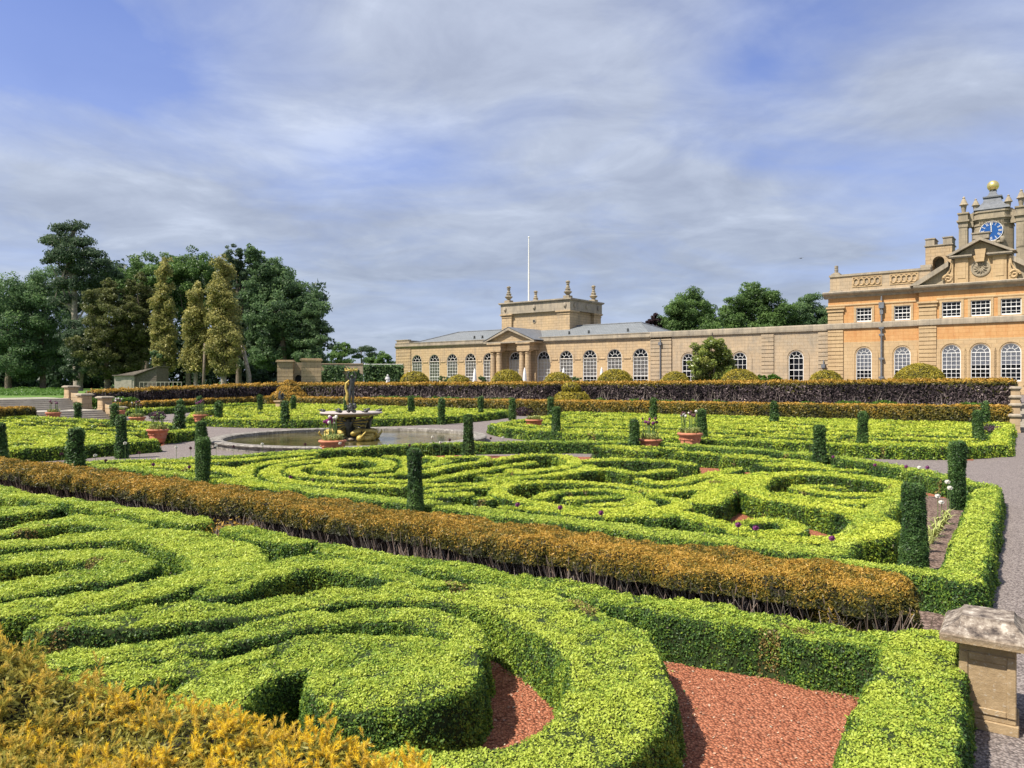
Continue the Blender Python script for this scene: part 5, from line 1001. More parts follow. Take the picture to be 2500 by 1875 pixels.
# ------------------------------------------------------------------ steps and stone piers
GA = math.atan2(-A2[1], -A2[0])          # local x = towards the right along the garden, local y = away
def pier(loc, w, h, label, group, rz=GA, mat='honey', cap=True):
    w *= .84; r = empty('stone_pier', loc, rz, label, 'pier', group); m = MB(); m.box(-w * .56, w * .56, -w * .56, w * .56, 0, h * .12); m.box(-w / 2, w / 2, -w / 2, w / 2, h * .12, h * .82); m.box(-w * .34, w * .34, -w * .515, -w * .5, h * .22, h * .72); m.build('shaft', M[mat], r)
    m = MB(); m.box(-w * .58, w * .58, -w * .58, w * .58, h * .82, h * .87); m.box(-w * .68, w * .68, -w * .68, w * .68, h * .87, h * .94); m.box(-w * .66, w * .66, -w * .66, w * .66, h * .94, h, taper=w * .16); m.build('cap', M['trim'], r); return r
def right_steps():
    c = PQ(-2.9, 54.3); r = empty('garden_steps', (*c, 0), GA, 'flight of stone steps rising to the palace terrace at the right edge', 'steps', 'stone garden steps'); n = 11
    for i in range(n): m = MB(); m.box(-3.2, 3.2, i * .40, n * .40 + 2.5, i * LAWN_Z / n, (i + 1) * LAWN_Z / n); m.build('step', M['steps'], r)
    for k, (q, z, h) in enumerate([(54.0, 0, 1.12), (56.0, .62, 1.1), (57.6, 1.10, 1.1), (59.2, 1.62, 1.15)]):
        pier((*PQ(.25, q), z * .98), .62, h, ['lowest of the stepped stone piers at the right edge, standing on the gravel', 'second stepped stone pier up the right hand stairs', 'third stepped stone pier up the right hand stairs', 'topmost stone pier of the right hand stairs, beside the hedge end'][k], 'stone piers of the right steps')
right_steps()
def left_steps():
    c = PQ(59.6, 27.9); ra = math.atan2(B2[1], B2[0]); r = empty('garden_steps', (*c, 0), GA, 'two flights of weathered stone steps climbing to the lawn on the left', 'steps', 'stone garden steps'); w = 3.3
    for i in range(5): m = MB(); m.box(-(i * .42 + .0) - 8.6 + i * .42, -(i * .42), -w, w, i * .15, (i + 1) * .15); m.build('step', M['steps'], r)
    for i in range(6): m = MB(); m.box(-9.0, -5.0 - i * .42, -w, w, .75 + i * .145, .75 + (i + 1) * .145); m.build('step', M['steps'], r)
    m = MB(); m.box(-4.5, -3.4, .3, 1.4, .75, .765); m.build('mat', M['dark'], r)
    for k, (p, q, z, h) in enumerate([(60.0, 31.7, 0, 1.05), (62.0, 31.7, .7, 1.15), (65.3, 31.7, .75, 1.3), (67.6, 31.7, 1.55, 1.15), (64.6, 24.3, .75, 1.3), (67.6, 24.3, 1.55, 1.1)]):
        pier((*PQ(p, q), z), .95, h, ['lower right stone pier at the foot of the left steps, on the gravel', 'stone pier behind the lower right one, by the landing of the left steps', 'stone pier at the right of the upper left flight', 'topmost stone pier right of the left steps, against the tall hedge', 'stone pier left of the upper flight of the left steps', 'stone pier at the left edge of the photo beside the hedge end'][k], 'stone piers of the left steps')
    for k, (p0, z0, p1, z1) in enumerate([(60.3, .75, 61.8, 1.35), (65.7, 1.6, 67.3, 2.2)]):
        m = MB(); a, b = PQ(p0, 31.7), PQ(p1, 31.7); m.bar((a[0], a[1], z0 - .35), (b[0], b[1], z1 - .35), .5, .7); o = m.build('ramped_wall', M['honey']); tag(o, ['sloping stone cheek wall of the lower left flight', 'sloping stone cheek wall of the upper left flight'][k], 'wall', 'cheek walls of the left steps')
left_steps()
def near_pier():
    w = .215; rz = GA; g = G(2412, 1786, 0) + B2 * w; r = empty('stone_pier', (g[0], g[1], 0), rz, 'weathered stone pier with a lichen crusted cap in the bottom right corner', 'pier')
    m = MB(); m.box(-w - .02, w + .02, -w - .02, w + .02, 0, .10); m.box(-w, w, -w, w, .10, .80)
    for a, b in (((-w, -w + .07), (.16, .74)), ((w - .07, w), (.16, .74))): m.box(a[0], a[1], -w - .014, -w, b[0], b[1])
    m.box(-w + .07, w - .07, -w - .014, -w, .66, .74); m.box(-w + .07, w - .07, -w - .014, -w, .16, .22); m.build('shaft', M['lichen'], r, bevel=.012)
    m = MB(); prof = [(w + .03, .80), (w + .035, .83), (w + .14, .845), (w + .145, .905), (w + .135, .915), (w + .125, .935), (w + .09, .960), (w + .04, .995), (w + .005, 1.03), (w - .012, 1.055), (w - .018, 1.07)]
    for i in range(len(prof) - 1):
        a, za = prof[i]; b, zb = prof[i + 1]; m.add([(-a, -a, za), (a, -a, za), (a, a, za), (-a, a, za), (-b, -b, zb), (b, -b, zb), (b, b, zb), (-b, b, zb)], [(0, 1, 5, 4), (1, 2, 6, 5), (2, 3, 7, 6), (3, 0, 4, 7)])
    b, zb = prof[-1]; m.add([(-b, -b, zb), (b, -b, zb), (b, b, zb), (-b, b, zb)], [(0, 1, 2, 3)]); a, za = prof[0]; m.add([(-a, -a, za), (a, -a, za), (a, a, za), (-a, a, za)], [(3, 2, 1, 0)])
    m.build('cap', M['lichen'], r); r.scale = (1, 1, .925)
    k = MB(); k.box(w + .14, w + .75, -w - .05, w + .3, 0, .16); o = k.build('kerb_stone', M['lichen']); o.location = r.location; o.rotation_euler = (0, 0, rz); tag(o, 'pale kerb stone lying right of the lichened pier', 'stone')
near_pier()
def post():
    g = G(2196, 1545, .0); r = empty('marker_post', (*g, 0), R_(20), 'small brown metal marker post among the stems at the hedge end', 'post'); m = MB(); m.box(-.03, .03, -.03, .03, 0, .22); m.build('stake', M['wood'], r); m = MB(); m.bar((-.10, 0, .28), (.10, 0, .16), .16, .02); m.bar((.10, 0, .16), (.08, 0, .04), .14, .02); m.build('plate', M['wood'], r)
post()
# ------------------------------------------------------------------ the palace: x along the front to the right, y into the building, z up
PL = np.array([-2352, 1820.]) / math.hypot(2352, 1820); PR = -PL; P0 = np.array([-18.5426, 135.532]); PRZ = math.atan2(PR[1], PR[0])
def bld(name, label, cat): return empty(name, (*P0, 0), PRZ, label, cat)
def arch_pts(c, hw, zs, n=14): return [(c - hw * math.cos(math.pi * k / n), zs + hw * math.sin(math.pi * k / n)) for k in range(n + 1)]
def wall_open(m, x0, x1, z0, z1, y, ops, depth=.35, mi=0):
    """front wall with real openings; ops: (centre, half width, sill, spring, arched)"""
    xs = x0
    def quad(a, b, c, d): m.add([a, b, c, d], [(0, 1, 2, 3)], mi)
    for c, hw, zb, zs, arch in sorted(ops):
        quad((xs, y, z0), (c - hw, y, z0), (c - hw, y, z1), (xs, y, z1)); xs = c + hw
        if zb > z0: quad((c - hw, y, z0), (c + hw, y, z0), (c + hw, y, zb), (c - hw, y, zb)); quad((c - hw, y, zb), (c + hw, y, zb), (c + hw, y + depth, zb), (c - hw, y + depth, zb))
        top = arch_pts(c, hw, zs) if arch else [(c - hw, zs), (c + hw, zs)]
        for (a, za), (b, zb2) in zip(top[:-1], top[1:]):
            quad((a, y, za), (b, y, zb2), (b, y, z1), (a, y, z1)); quad((a, y, za), (a, y + depth, za), (b, y + depth, zb2), (b, y, zb2))
        for xx, s in ((c - hw, 1), (c + hw, -1)):
            v = [(xx, y, max(z0, zb)), (xx, y + depth, max(z0, zb)), (xx, y + depth, zs), (xx, y, zs)]; m.add(v if s > 0 else v[::-1], [(0, 1, 2, 3)], mi)
    quad((xs, y, z0), (x1, y, z0), (x1, y, z1), (xs, y, z1))
def body(m, x0, x1, y0, y1, z0, z1, mi=0):    # back, ends and top behind a wall front
    m.add([(x0, y0, z0), (x1, y0, z0), (x1, y1, z0), (x0, y1, z0), (x0, y0, z1), (x1, y0, z1), (x1, y1, z1), (x0, y1, z1)], [(1, 2, 6, 5), (2, 3, 7, 6), (3, 0, 4, 7), (4, 5, 6, 7)], mi)
def window(par, c, y, hw, zb, zs, cols, rows, arch=True, blind=None, bz=(0, 1), fan=True, t=.042, bars=(), curtain=None):
    """sash window: frame with glazing bars, pane, blind and dark room behind"""
    m = MB(); yb = y; d = .10
    m.box(c - hw, c - hw + .08, yb - d, yb, zb, zs); m.box(c + hw - .08, c + hw, yb - d, yb, zb, zs); m.box(c - hw + .10, c + hw - .10, yb - d, yb, zb, zb + .16)
    for k in range(1, cols): x = c - hw + 2 * hw * k / cols; m.box(x - t / 2, x + t / 2, yb - .035, yb - .002, zb + .16, zs - .04)
    for k in range(1, rows + 1):
        z = zb + (zs - zb) * k / rows; w = .10 if k in bars else .07 if k == rows else t; m.box(c - hw + .1, c + hw - .1, yb - .040, yb - .0015, z - w / 2, z + w / 2)
    if arch:
        P = arch_pts(c, hw, zs, 16); Q = arch_pts(c, hw - .10, zs, 16)
        for i in range(16):
            a, b, e, f = P[i], P[i + 1], Q[i + 1], Q[i]; m.add([(a[0], yb - d, a[1]), (b[0], yb - d, b[1]), (e[0], yb - d, e[1]), (f[0], yb - d, f[1]), (f[0], yb, f[1]), (e[0], yb, e[1])], [(0, 3, 2, 1), (3, 4, 5, 2)])
        if fan:
            I = arch_pts(c, hw * .42, zs, 10)
            for a, b in zip(I[:-1], I[1:]): m.bar((a[0], yb - .022, a[1]), (b[0], yb - .022, b[1]), .035, t)
            nb = max(4, cols + 1)
            for k in range(1, nb): an = math.pi * k / nb; m.bar((c + hw * .42 * math.cos(an), yb - .022, zs + hw * .42 * math.sin(an)), (c + (hw - .08) * math.cos(an), yb - .022, zs + (hw - .08) * math.sin(an)), .035, t)
    else: m.box(c - hw + .10, c + hw - .10, yb - d, yb, zs - .09, zs)
    w = m.build('window', M['white'], par)
    g = MB(); pts = ([(c - hw, zb)] + arch_pts(c, hw, zs) + [(c + hw, zb)]) if arch else [(c - hw, zb), (c - hw, zs), (c + hw, zs), (c + hw, zb)]
    g.add([(p[0], yb + .02, p[1]) for p in pts], [tuple(range(len(pts)))[::-1]]); g.build('pane', M['glass'], w)
    b = MB()
    if blind:
        z0, z1 = zb + (zs + (hw if arch and bz[1] > 1 else 0) - zb) * bz[0], zs + (hw if bz[1] > 1 else 0)
        b.add([(c - hw, yb + .03, z0), (c + hw, yb + .03, z0), (c + hw, yb + .03, z1), (c - hw, yb + .03, z1)], [(0, 1, 2, 3)]); b.build('blind', M[blind], w)
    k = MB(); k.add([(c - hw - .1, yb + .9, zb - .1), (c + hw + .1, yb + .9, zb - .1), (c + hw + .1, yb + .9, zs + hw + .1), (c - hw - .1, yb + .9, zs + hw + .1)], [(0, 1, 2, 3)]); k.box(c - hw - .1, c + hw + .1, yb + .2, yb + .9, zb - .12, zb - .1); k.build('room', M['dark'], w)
    return w
def architrave(par, c, y, hw, zb, zs, w=.4, p=.05, mat='buff', arch=True, name='surround'):
    m = MB()
    m.box(c - hw - w, c - hw, y - p, y - .003, zb, zs); m.box(c + hw, c + hw + w, y - p, y - .003, zb, zs)
    if arch:
        P, Q = arch_pts(c, hw + w, zs, 14), arch_pts(c, hw, zs, 14)
        for i in range(14):
            a, b, e, f = P[i], P[i + 1], Q[i + 1], Q[i]; vs = [(q[0], yy, q[1]) for yy in (y - p, y - .003) for q in (a, b, e, f)]; m.add(vs, [(0, 3, 2, 1), (0, 1, 5, 4), (3, 7, 6, 2)])
    else: m.box(c - hw - w, c + hw + w, y - p, y - .003, zs, zs + w * .8)
    return m.build(name, M[mat], par)
def pilaster(par, x0, x1, y, z0, z1, p=.22, course=.42, mat='honey', name='pilaster'):
    m = MB(); z = z0
    while z < z1 - .05:
        zt = min(z1, z + course); m.box(x0, x1, y - p, y + .1, z, zt - .08); m.box(x0 + .06, x1 - .06, y - p + .09, y + .1, zt - .08, zt); z = zt
    return m.build(name, M[mat], par)
def cornice(par, x0, x1, y, prof, mat='trim', name='cornice', ends=True, yb=.3):
    """prof: (projection, z) bottom to top"""
    m = MB(); poly = [(y + yb, prof[0][1])] + [(y - p, z) for p, z in prof] + [(y + yb, prof[-1][1])]
    m.prism([(a, b) for a, b in poly], 'x', x0, x1); return m.build(name, M[mat], par)

# ---- orangery
og = bld('orangery', 'long single storey stone orangery with tall white sash windows and a pedimented porch', 'building')
WX = [1.78, 6.10, 10.35, 14.55, 18.60, 24.12, 29.75, 34.0, 38.25, 42.5, 46.75]; OB, OT = TERR_Z - .3, 9.25
m = MB(); wall_open(m, 0, 48.4, OB, 6.5, 0, [(c, 1.22, 2.2, 6.5, False) for c in WX]); m.build('lower_wall', M['buff'], og)
m = MB(); wall_open(m, 0, 48.4, 6.5, OT, 0, [(c, 1.22, 6.5, 6.55, True) for c in WX]); body(m, 0, 48.4, .001, 15.5, OB, OT); m.box(-3.6, 0, -.02, 15.5, OB, OT + .1); m.build('wall', M['honey'], og)
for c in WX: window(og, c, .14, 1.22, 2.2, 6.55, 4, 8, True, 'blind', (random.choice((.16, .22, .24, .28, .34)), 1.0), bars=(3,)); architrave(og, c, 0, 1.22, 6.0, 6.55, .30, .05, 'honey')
xs = [0.1] + sum([[c - 1.60, c + 1.60] for c in WX], []) + [48.0]
for a, b in zip(xs[::2], xs[1::2]):
    if b - a > .3: cornice(og, a, b, 0, [(.06, 6.28), (.10, 6.42), (.10, 6.52), (.04, 6.56)], 'honey', 'impost_band', yb=-.003)
cornice(og, -3.75, 48.3, 0, [(.03, 9.02), (.10, 9.08), (.12, 9.2), (.34, 9.3), (.38, 9.42), (.10, 9.46), (.10, 9.9), (.16, 9.92), (.16, 10.02)], 'trim', yb=.5)
pilaster(og, -3.6, .25, 0, OB, 9.0, .12, .55); pilaster(og, 48.35, 51.6, 0, OB, 9.0, .14, .55, 'wallgrey')
m = MB(); m.box(-3.7, -.4, .2, 6, 10.02, 10.5); m.box(-3.9, -.6, .1, .9, 10.5, 10.66); m.build('end_block', M['greystone'], og)
m = MB(); rz0, rz1 = 9.85, 12.15; a, b, yy0, yy1, yr = -.4, 48.2, .5, 15.2, 7.8
m.add([(a, yy0, rz0), (b, yy0, rz0), (b, yy1, rz0), (a, yy1, rz0), (a + 5.5, yr, rz1), (b - 5.5, yr, rz1)], [(0, 1, 5, 4), (1, 2, 5), (2, 3, 4, 5), (3, 0, 4)]); rf = m.build('roof', M['slate'], og)
m = MB(); m.tube([(a, yy0, rz0 + .03), (a + 5.5, yr, rz1 + .04), (b - 5.5, yr, rz1 + .04), (b, yy0, rz0 + .03)], .11, 6); m.tube([(b - 5.5, yr, rz1 + .04), (b, yy1, rz0)], .11, 6); m.build('ridge_flashing', M['lead'], rf)
for x in (13.4, 15.2, 33, 36.6, 43.4): m = MB(); m.box(x - .12, x + .12, 2.2, 2.5, 10.3, 10.9, taper=.03); m.build('vent', M['bronze'], rf)
# porch
C0, PY = 24.7, -2.0
for x in (C0 - 3.55, C0 - 2.25, C0 + 2.30, C0 + 3.45):
    m = MB(); m.box(x - .62, x + .62, PY - .62, PY + .62, OB, OB + .45); m.lathe([(.60, OB + .45), (.60, OB + .6), (.50, OB + .72), (.49, 3.5), (.475, 5.5), (.42, 7.35), (.50, 7.4), (.50, 7.5), (.43, 7.55), (.43, 7.68), (.58, 7.80)], (x, PY, 0), 20); m.box(x - .60, x + .60, PY - .60, PY + .60, 7.80, 7.98); m.build('column', M['honey'], og, False)
for x0, x1 in ((C0 - 4.25, C0 - 1.6), (C0 + 1.65, C0 + 4.15)):
    m = MB(); m.box(x0, x1, PY - .55, -.003, 7.98, 8.45); m.box(x0 + .05, x1 - .05, PY - .5, -.003, 8.45, 8.95); m.box(x0 - .12, x1 + .12, PY - .72, -.003, 8.95, 9.12); m.build('entablature', M['honey'], og)
    m = MB(); m.box(x0 + .35, x1 - .35, -.35, -.003, OB, 7.98); m.build('pilaster', M['honey'], og)
m = MB(); w = 5.0; yf, ybk = PY - .6, 6.0
m.prism([(C0 - w, 9.12), (C0 + w, 9.12), (C0 + w, 9.30), (C0, 11.45), (C0 - w, 9.30)], 'y', yf + .55, ybk, 0); m.build('gable', M['honey'], og)
m = MB(); m.box(C0 - w - .1, C0 + w + .1, yf - .05, yf + .54, 9.13, 9.36)
for s in (-1, 1): m.prism([(C0 + s * (w + .15), 9.37), (C0 + s * (w - .3), 9.37), (C0, 11.17), (C0, 11.55)][::s], 'y', yf - .06, yf + .54)
m.build('pediment', M['trim'], og)
m = MB()
for s in (-1, 1): m.prism([(C0 + s * (w + .2), 9.46), (C0 + s * .01, 11.6), (C0 + s * .01, 11.68), (C0 + s * (w + .2), 9.54)][::s], 'y', yf - .1, ybk)
m.build('porch_roof', M['lead'], og)
m = MB(); m.box(C0 - 1.6, C0 + 1.65, -.9, -.85, 7.98, 9.1); m.build('soffit_wall', M['honey'], og)
# raised block with urns
T0, T1, TY0, TY1 = 16.7, 31.1, 5.5, 15.5
tw = empty('raised_block', (0, 0, 0)); tw.parent = og
m = MB(); m.box(T0 + .7, T1 - .7, TY0 + .45, TY1 - .45, 9.8, 15.2); m.build('wall', M['honey'], tw)
for x0, x1 in ((T0 + .15, T0 + 2.3), (T1 - 2.6, T1 - .15)):
    for y0, y1 in ((TY0 + .1, TY0 + 2.4), (TY1 - 2.4, TY1 - .1)):
        m = MB(); m.box(x0, x1, y0, y1, 9.8, 14.0); m.box(x0 - .08, x1 + .08, y0 - .08, y1 + .08, 14.0, 14.12); m.box(x0 - .16, x1 + .16, y0 - .16, y1 + .16, 14.28, 14.42); m.box(x0 - .02, x1 + .02, y0 - .02, y1 + .02, 14.12, 14.28); m.box(x0 - .26, x1 + .26, y0 - .26, y1 + .26, 14.42, 14.62); m.build('corner_pier', M['honey'], tw)
m = MB(); m.box(T0, T1, TY0, TY1, 14.62, 16.25); m.build('attic', M['trim'], tw)
m = MB(); m.box(T0 - .2, T1 + .2, TY0 - .2, TY1 + .2, 16.25, 16.38); m.box(T0 - .32, T1 + .32, TY0 - .32, TY1 + .32, 16.38, 16.58); m.build('cornice', M['trim'], tw)
for x in (T0 + 1.0, (T0 + T1) / 2, T1 - 1.0): m = MB(); m.ball((x, TY0 - .08, 15.5), (.3, .16, .42), 0, 9, 7); m.ball((x, TY0 - .2, 15.35), (.14, .12, .16), 0, 7, 5); m.build('mask', M['trim'], tw)
for y in (TY0 + 1.3, (TY0 + TY1) / 2, TY1 - 1.3): m = MB(); m.ball((T1 + .08, y, 15.5), (.16, .3, .42), 0, 9, 7); m.build('mask', M['trim'], tw)
m = MB(); m.lathe([(.36, 0), (.36, .1), (.2, .12), (.18, .02)], n=16); o = m.build('round_vent', M['greystone'], tw); o.location = ((T0 + T1) / 2 - .3, TY0 + .46, 13.2); o.rotation_euler = (R_(90), 0, 0)
m = MB(); m.lathe([(.21, 0), (.21, .13)], n=14); o = m.build('vent_hole', M['dark'], tw); o.location = ((T0 + T1) / 2 - .3, TY0 + .46, 13.2); o.rotation_euler = (R_(90), 0, 0)
def urn(par, x, y, z, s=1.0):
    m = MB(); m.box(x - .55 * s, x + .55 * s, y - .55 * s, y + .55 * s, z, z + .5 * s)
    m.lathe([(.40, .5), (.30, .62), (.34, .72), (.62, 1.0), (.70, 1.15), (.52, 1.25), (.40, 1.32), (.44, 1.42), (.33, 1.5), (.36, 1.72), (.26, 1.8), (.32, 1.95), (.24, 2.1), (.22, 2.35), (.34, 2.45), (.20, 2.55), (.30, 2.75), (.32, 2.9), (.12, 3.0)], (x, y, z), 12) if s == 1.0 else m.lathe([(a * s, b * s) for a, b in [(.40, .5), (.30, .62), (.62, 1.0), (.70, 1.15), (.40, 1.32), (.36, 1.72), (.26, 1.8), (.24, 2.1), (.34, 2.45), (.20, 2.55), (.32, 2.9), (.12, 3.0)]], (x, y, z), 12)
    for k in range(8):
        a = k * math.pi / 4; q = s; m.ball((x + .36 * q * math.cos(a), y + .36 * q * math.sin(a), z + 1.6 * q), .12 * q, 0, 6, 4); m.ball((x + .30 * q * math.cos(a), y + .3 * q * math.sin(a), z + 2.75 * q), .11 * q, 0, 6, 4)
    return m.build('urn', M['greystone'], par)
for x, y in ((T0 + 1.0, TY0 + 1.0), (T1 - 1.1, TY0 + 1.0), (T0 + 1.0, TY1 - 1.0), (T1 - 1.1, TY1 - 1.0)): urn(tw, x, y, 16.58)
p = AT(1291, 735, 134); fp = empty('flagpole', (p.x, p.y, 16.5), 0, 'tall white flagpole without a flag rising behind the raised block of the orangery', 'flagpole')
m = MB(); top = H + (VH - 581) * 134 / F - 16.5; m.tube([(0, 0, -1), (0, 0, top * .5), (0, 0, top)], [.16, .14, .09], 8); m.build('pole', M['white'], fp); m = MB(); m.ball((0, 0, top + .1), .16, 0, 8, 6); m.build('finial', M['white'], fp)

# ---- curtain wall
cw = bld('linking_wall', 'weathered stone range with three arched windows and lichened parapet between orangery and clock block', 'building')
CW = [54.05, 61.30, 68.51]; m = MB(); wall_open(m, 51.6, 72.3, OB, 9.3, .05, [(c, .92, 3.0, 5.95, True) for c in CW]); body(m, 48.5, 72.3, .051, 9, OB, 9.3); m.build('wall', M['wallgrey'], cw)
for c in CW: window(cw, c, .22, .92, 3.0, 5.95, 3, 4, True, None, bars=(2,)); architrave(cw, c, .05, .92 + .16, 2.6, 5.95, .55, .06, 'wallgrey')
cornice(cw, 48.32, 72.5, .05, [(.04, 9.2), (.22, 9.28), (.25, 9.5), (.25, 9.9), (.20, 10.05)], 'trim', 'parapet', yb=1.2)
pilaster(cw, 64.15, 65.75, .05, OB, 9.2, .14, .50, 'wallgrey'); pilaster(cw, 71.2, 72.35, .05, OB, 9.2, .14, .50, 'wallgrey')
for x, z1 in ((49.98, 9.0), (71.9, 5.6)):
    m = MB(); m.tube([(x, -.28, OB), (x, -.28, z1 - .9)], .09, 6, 0); m.box(x - .22, x + .22, -.5, -.1, z1 - .9, z1 - .45); m.tube([(x, -.28, z1 - .5), (x - .02, -.2, z1)], .08, 6); m.build('downpipe', M['lead'], cw)
m = MB(); m.tube([(57.6, -.2, 8.2), (57.6, -.2, 9.6)], .06, 5); m.build('wall_pipe', M['bronze'], cw)

# ---- clock block
cb = bld('clock_block', 'two storey orange limestone palace wing with a clock tower, gold ball and broken pediment', 'building')
XA, XB, XC = 72.4, 82.35, 97.0
lo = [76.45, 80.55]; m = MB(); wall_open(m, XA, XB, OB, 7.75, -.15, [(c, .86, 3.05, 6.2, True) for c in lo]); m.build('lower_wall', M['buff'], cb); m = MB(); m.add([(XA, -.15, 7.75), (XB, -.15, 7.75), (XB, -.15, 9.35), (XA, -.15, 9.35)], [(0, 1, 2, 3)]); body(m, XA, XB, -.149, 15, OB, 13.3); m.build('wall', M['orange'], cb)
m = MB(); wall_open(m, XA, XB, 9.35, 13.3, -.15, [(c, .86, 10.12, 11.8, False) for c in lo]); m.build('upper_wall', M['orange'], cb)
hi = [85.55, 88.30, 91.05, 93.8]; BY = -.75; m = MB(); wall_open(m, XB, XC, OB, 7.75, BY, [(c, .92, 3.05, 6.2, True) for c in hi]); m.build('lower_wall', M['buff'], cb); m = MB(); m.add([(XB, BY, 7.75), (XC, BY, 7.75), (XC, BY, 9.35), (XB, BY, 9.35)], [(0, 1, 2, 3)]); m.build('wall', M['orange'], cb)
m = MB(); wall_open(m, XB, XC, 9.35, 13.3, BY, [(c, .92, 10.15, 11.88, False) for c in hi]); body(m, XB, XC, BY + .001, 15, OB, 13.3); m.build('upper_wall', M['orange'], cb)
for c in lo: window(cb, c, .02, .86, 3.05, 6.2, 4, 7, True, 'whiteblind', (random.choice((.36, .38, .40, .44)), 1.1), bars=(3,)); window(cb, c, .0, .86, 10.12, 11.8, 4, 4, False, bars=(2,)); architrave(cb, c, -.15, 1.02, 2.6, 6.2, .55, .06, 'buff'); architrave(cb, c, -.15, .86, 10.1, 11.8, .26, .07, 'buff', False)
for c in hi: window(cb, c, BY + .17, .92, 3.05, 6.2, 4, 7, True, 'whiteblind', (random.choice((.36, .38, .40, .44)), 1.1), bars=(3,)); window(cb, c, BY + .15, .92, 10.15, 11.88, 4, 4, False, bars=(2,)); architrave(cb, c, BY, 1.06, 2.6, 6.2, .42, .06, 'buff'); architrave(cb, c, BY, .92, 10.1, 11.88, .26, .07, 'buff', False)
for c in (78.5,) : pass
for x0, x1, y in ((XA, XA + 1.75, -.15), (XB, XB + 1.75, BY)):
    pilaster(cb, x0, x1, y, OB, 9.3, .13, .46, 'buff'); pilaster(cb, x0, x1, y, 10.05, 11.45, .13, .46, 'buff'); m = MB(); m.box(x0 - .10, x1 + .10, y - .24, y + .1, 11.45, 11.62); m.box(x0 - .04, x1 + .04, y - .17, y + .1, 11.62, 11.85); m.box(x0 - .18, x1 + .22, y - .32, y + .1, 11.85, 12.05); m.build('capital', M['buff'], cb)
for x0, x1, y in ((XA, XB, -.15), (XB + 1.75, XC, BY)): cornice(cb, x0, x1, y, [(.03, 12.1), (.08, 12.15), (.08, 12.3), (.02, 12.34)], 'buff', 'frieze_band', yb=-.003)
for y, x0, x1 in ((-.15, XA - .15, XB - .13), (BY, XB - .13, XC)):
    cornice(cb, x0, x1, y, [(.05, 9.32), (.20, 9.40), (.22, 9.6), (.22, 9.95), (.16, 10.06)], 'trim', 'string_course', yb=.25)
    cornice(cb, x0 - .35, x1, y, [(.05, 13.1), (.12, 13.2), (.16, 13.35), (.55, 13.5), (.66, 13.6), (.72, 13.76), (.5, 13.86)], 'trim', 'cornice', yb=.6)
m = MB(); m.box(XA + .1, XB + 1.0, .25, 1.0, 13.86, 15.75); m.build('parapet', M['wallgrey'], cb); m = MB(); m.box(XA, XB + 1.0, .12, 1.1, 15.75, 16.0); m.box(XA, XA + 1.5, .1, 1.15, 13.86, 14.1); m.build('parapet_coping', M['trim'], cb)
for x0, x1 in ((75.2, 78.15), (79.3, 82.0)):
    m = MB(); n = 5
    m.box(x0 - .15, x1 + .15, .18, .247, 14.35, 14.45); m.box(x0 - .15, x1 + .15, .18, .247, 15.47, 15.57); m.box(x0 - .15, x0 - .05, .18, .247, 14.45, 15.47); m.box(x1 + .05, x1 + .15, .18, .247, 14.45, 15.47)
    for k in range(n):
        c = x0 + (k + .5) * (x1 - x0) / n; ring = [(c + .27 * math.cos(a), .18, 14.96 + .42 * math.sin(a)) for a in np.linspace(0, 2 * math.pi, 15)]; m.tube(ring, .085, 5)
        if k: xx = x0 + k * (x1 - x0) / n; m.ball((xx, .18, 14.96), (.14, .08, .16), 0, 7, 5)
    m.build('carved_panel', M['buff'], cb)
m = MB(); x, y, z = XA + .75, .6, 16.0; m.box(x - .5, x + .5, y - .45, y + .45, z, z + .16); m.box(x - .34, x + .34, y - .3, y + .3, z + .16, z + .3); m.lathe([(.2, .3), (.24, .7), (.18, .8), (.22, .86), (.22, 1.15), (.08, 1.2)], (x, y, z), 10); m.build('corner_finial', M['trim'], cb)
m = MB(); x = 78.4
for a, b in ((OB, 9.3), (10.06, 11.6)): m.tube([(x, -.38, a), (x, -.38, b)], .11, 7)
for z in (3.4, 5.6, 8.4, 9.2): m.box(x - .26, x + .26, -.5, -.15, z, z + .22)
m.box(x - .18, x + .18, -.5, -.15, 10.9, 11.4); m.box(x - .28, x + .28, -.55, -.15, 11.6, 12.3); m.lathe([(.12, 0), (.07, .5), (.03, .6)], (x, -.4, 12.5), 7); m.build('downpipe', M['lead'], cb)
m = MB(); m.add([(XA, 1, 15.6), (XC, 1, 15.6), (XC, 15, 15.6), (XA, 15, 15.6)], [(0, 1, 2, 3)]); m.build('roof', M['lead'], cb)
# main broken pediment and the small aedicule inside it
CX = 88.3
pd = empty('pediment', (0, 0, 0)); pd.parent = cb
m = MB()
for s in (-1, 1):
    xe, xi = CX + s * 6.85, CX + s * 3.0; sl = .62
    ze, zi = 13.87, 13.87 + abs(xe - xi) * sl
    m.prism([(xe, ze), (xe - s * .9, ze), (xi, zi - .52), (xi, zi + .06)][::-s], 'y', BY - .62, BY + 1.5); m.build('raking_cornice', M['trim'], pd); m = MB()
for s in (-1, 1): m.prism([(CX + s * 6.2, 13.87), (CX + s * 2.6, 13.87), (CX + s * 2.6, 15.95), (CX + s * 3.0, 15.8)][::-s], 'y', BY - .05, BY + 1.4); m.build('tympanum', M['greystone'], pd); m = MB()
m = MB(); m.box(CX - 2.55, CX + 2.55, BY - .08, BY + 2.2, 13.87, 16.75); m.build('aedicule', M['buff'], pd)
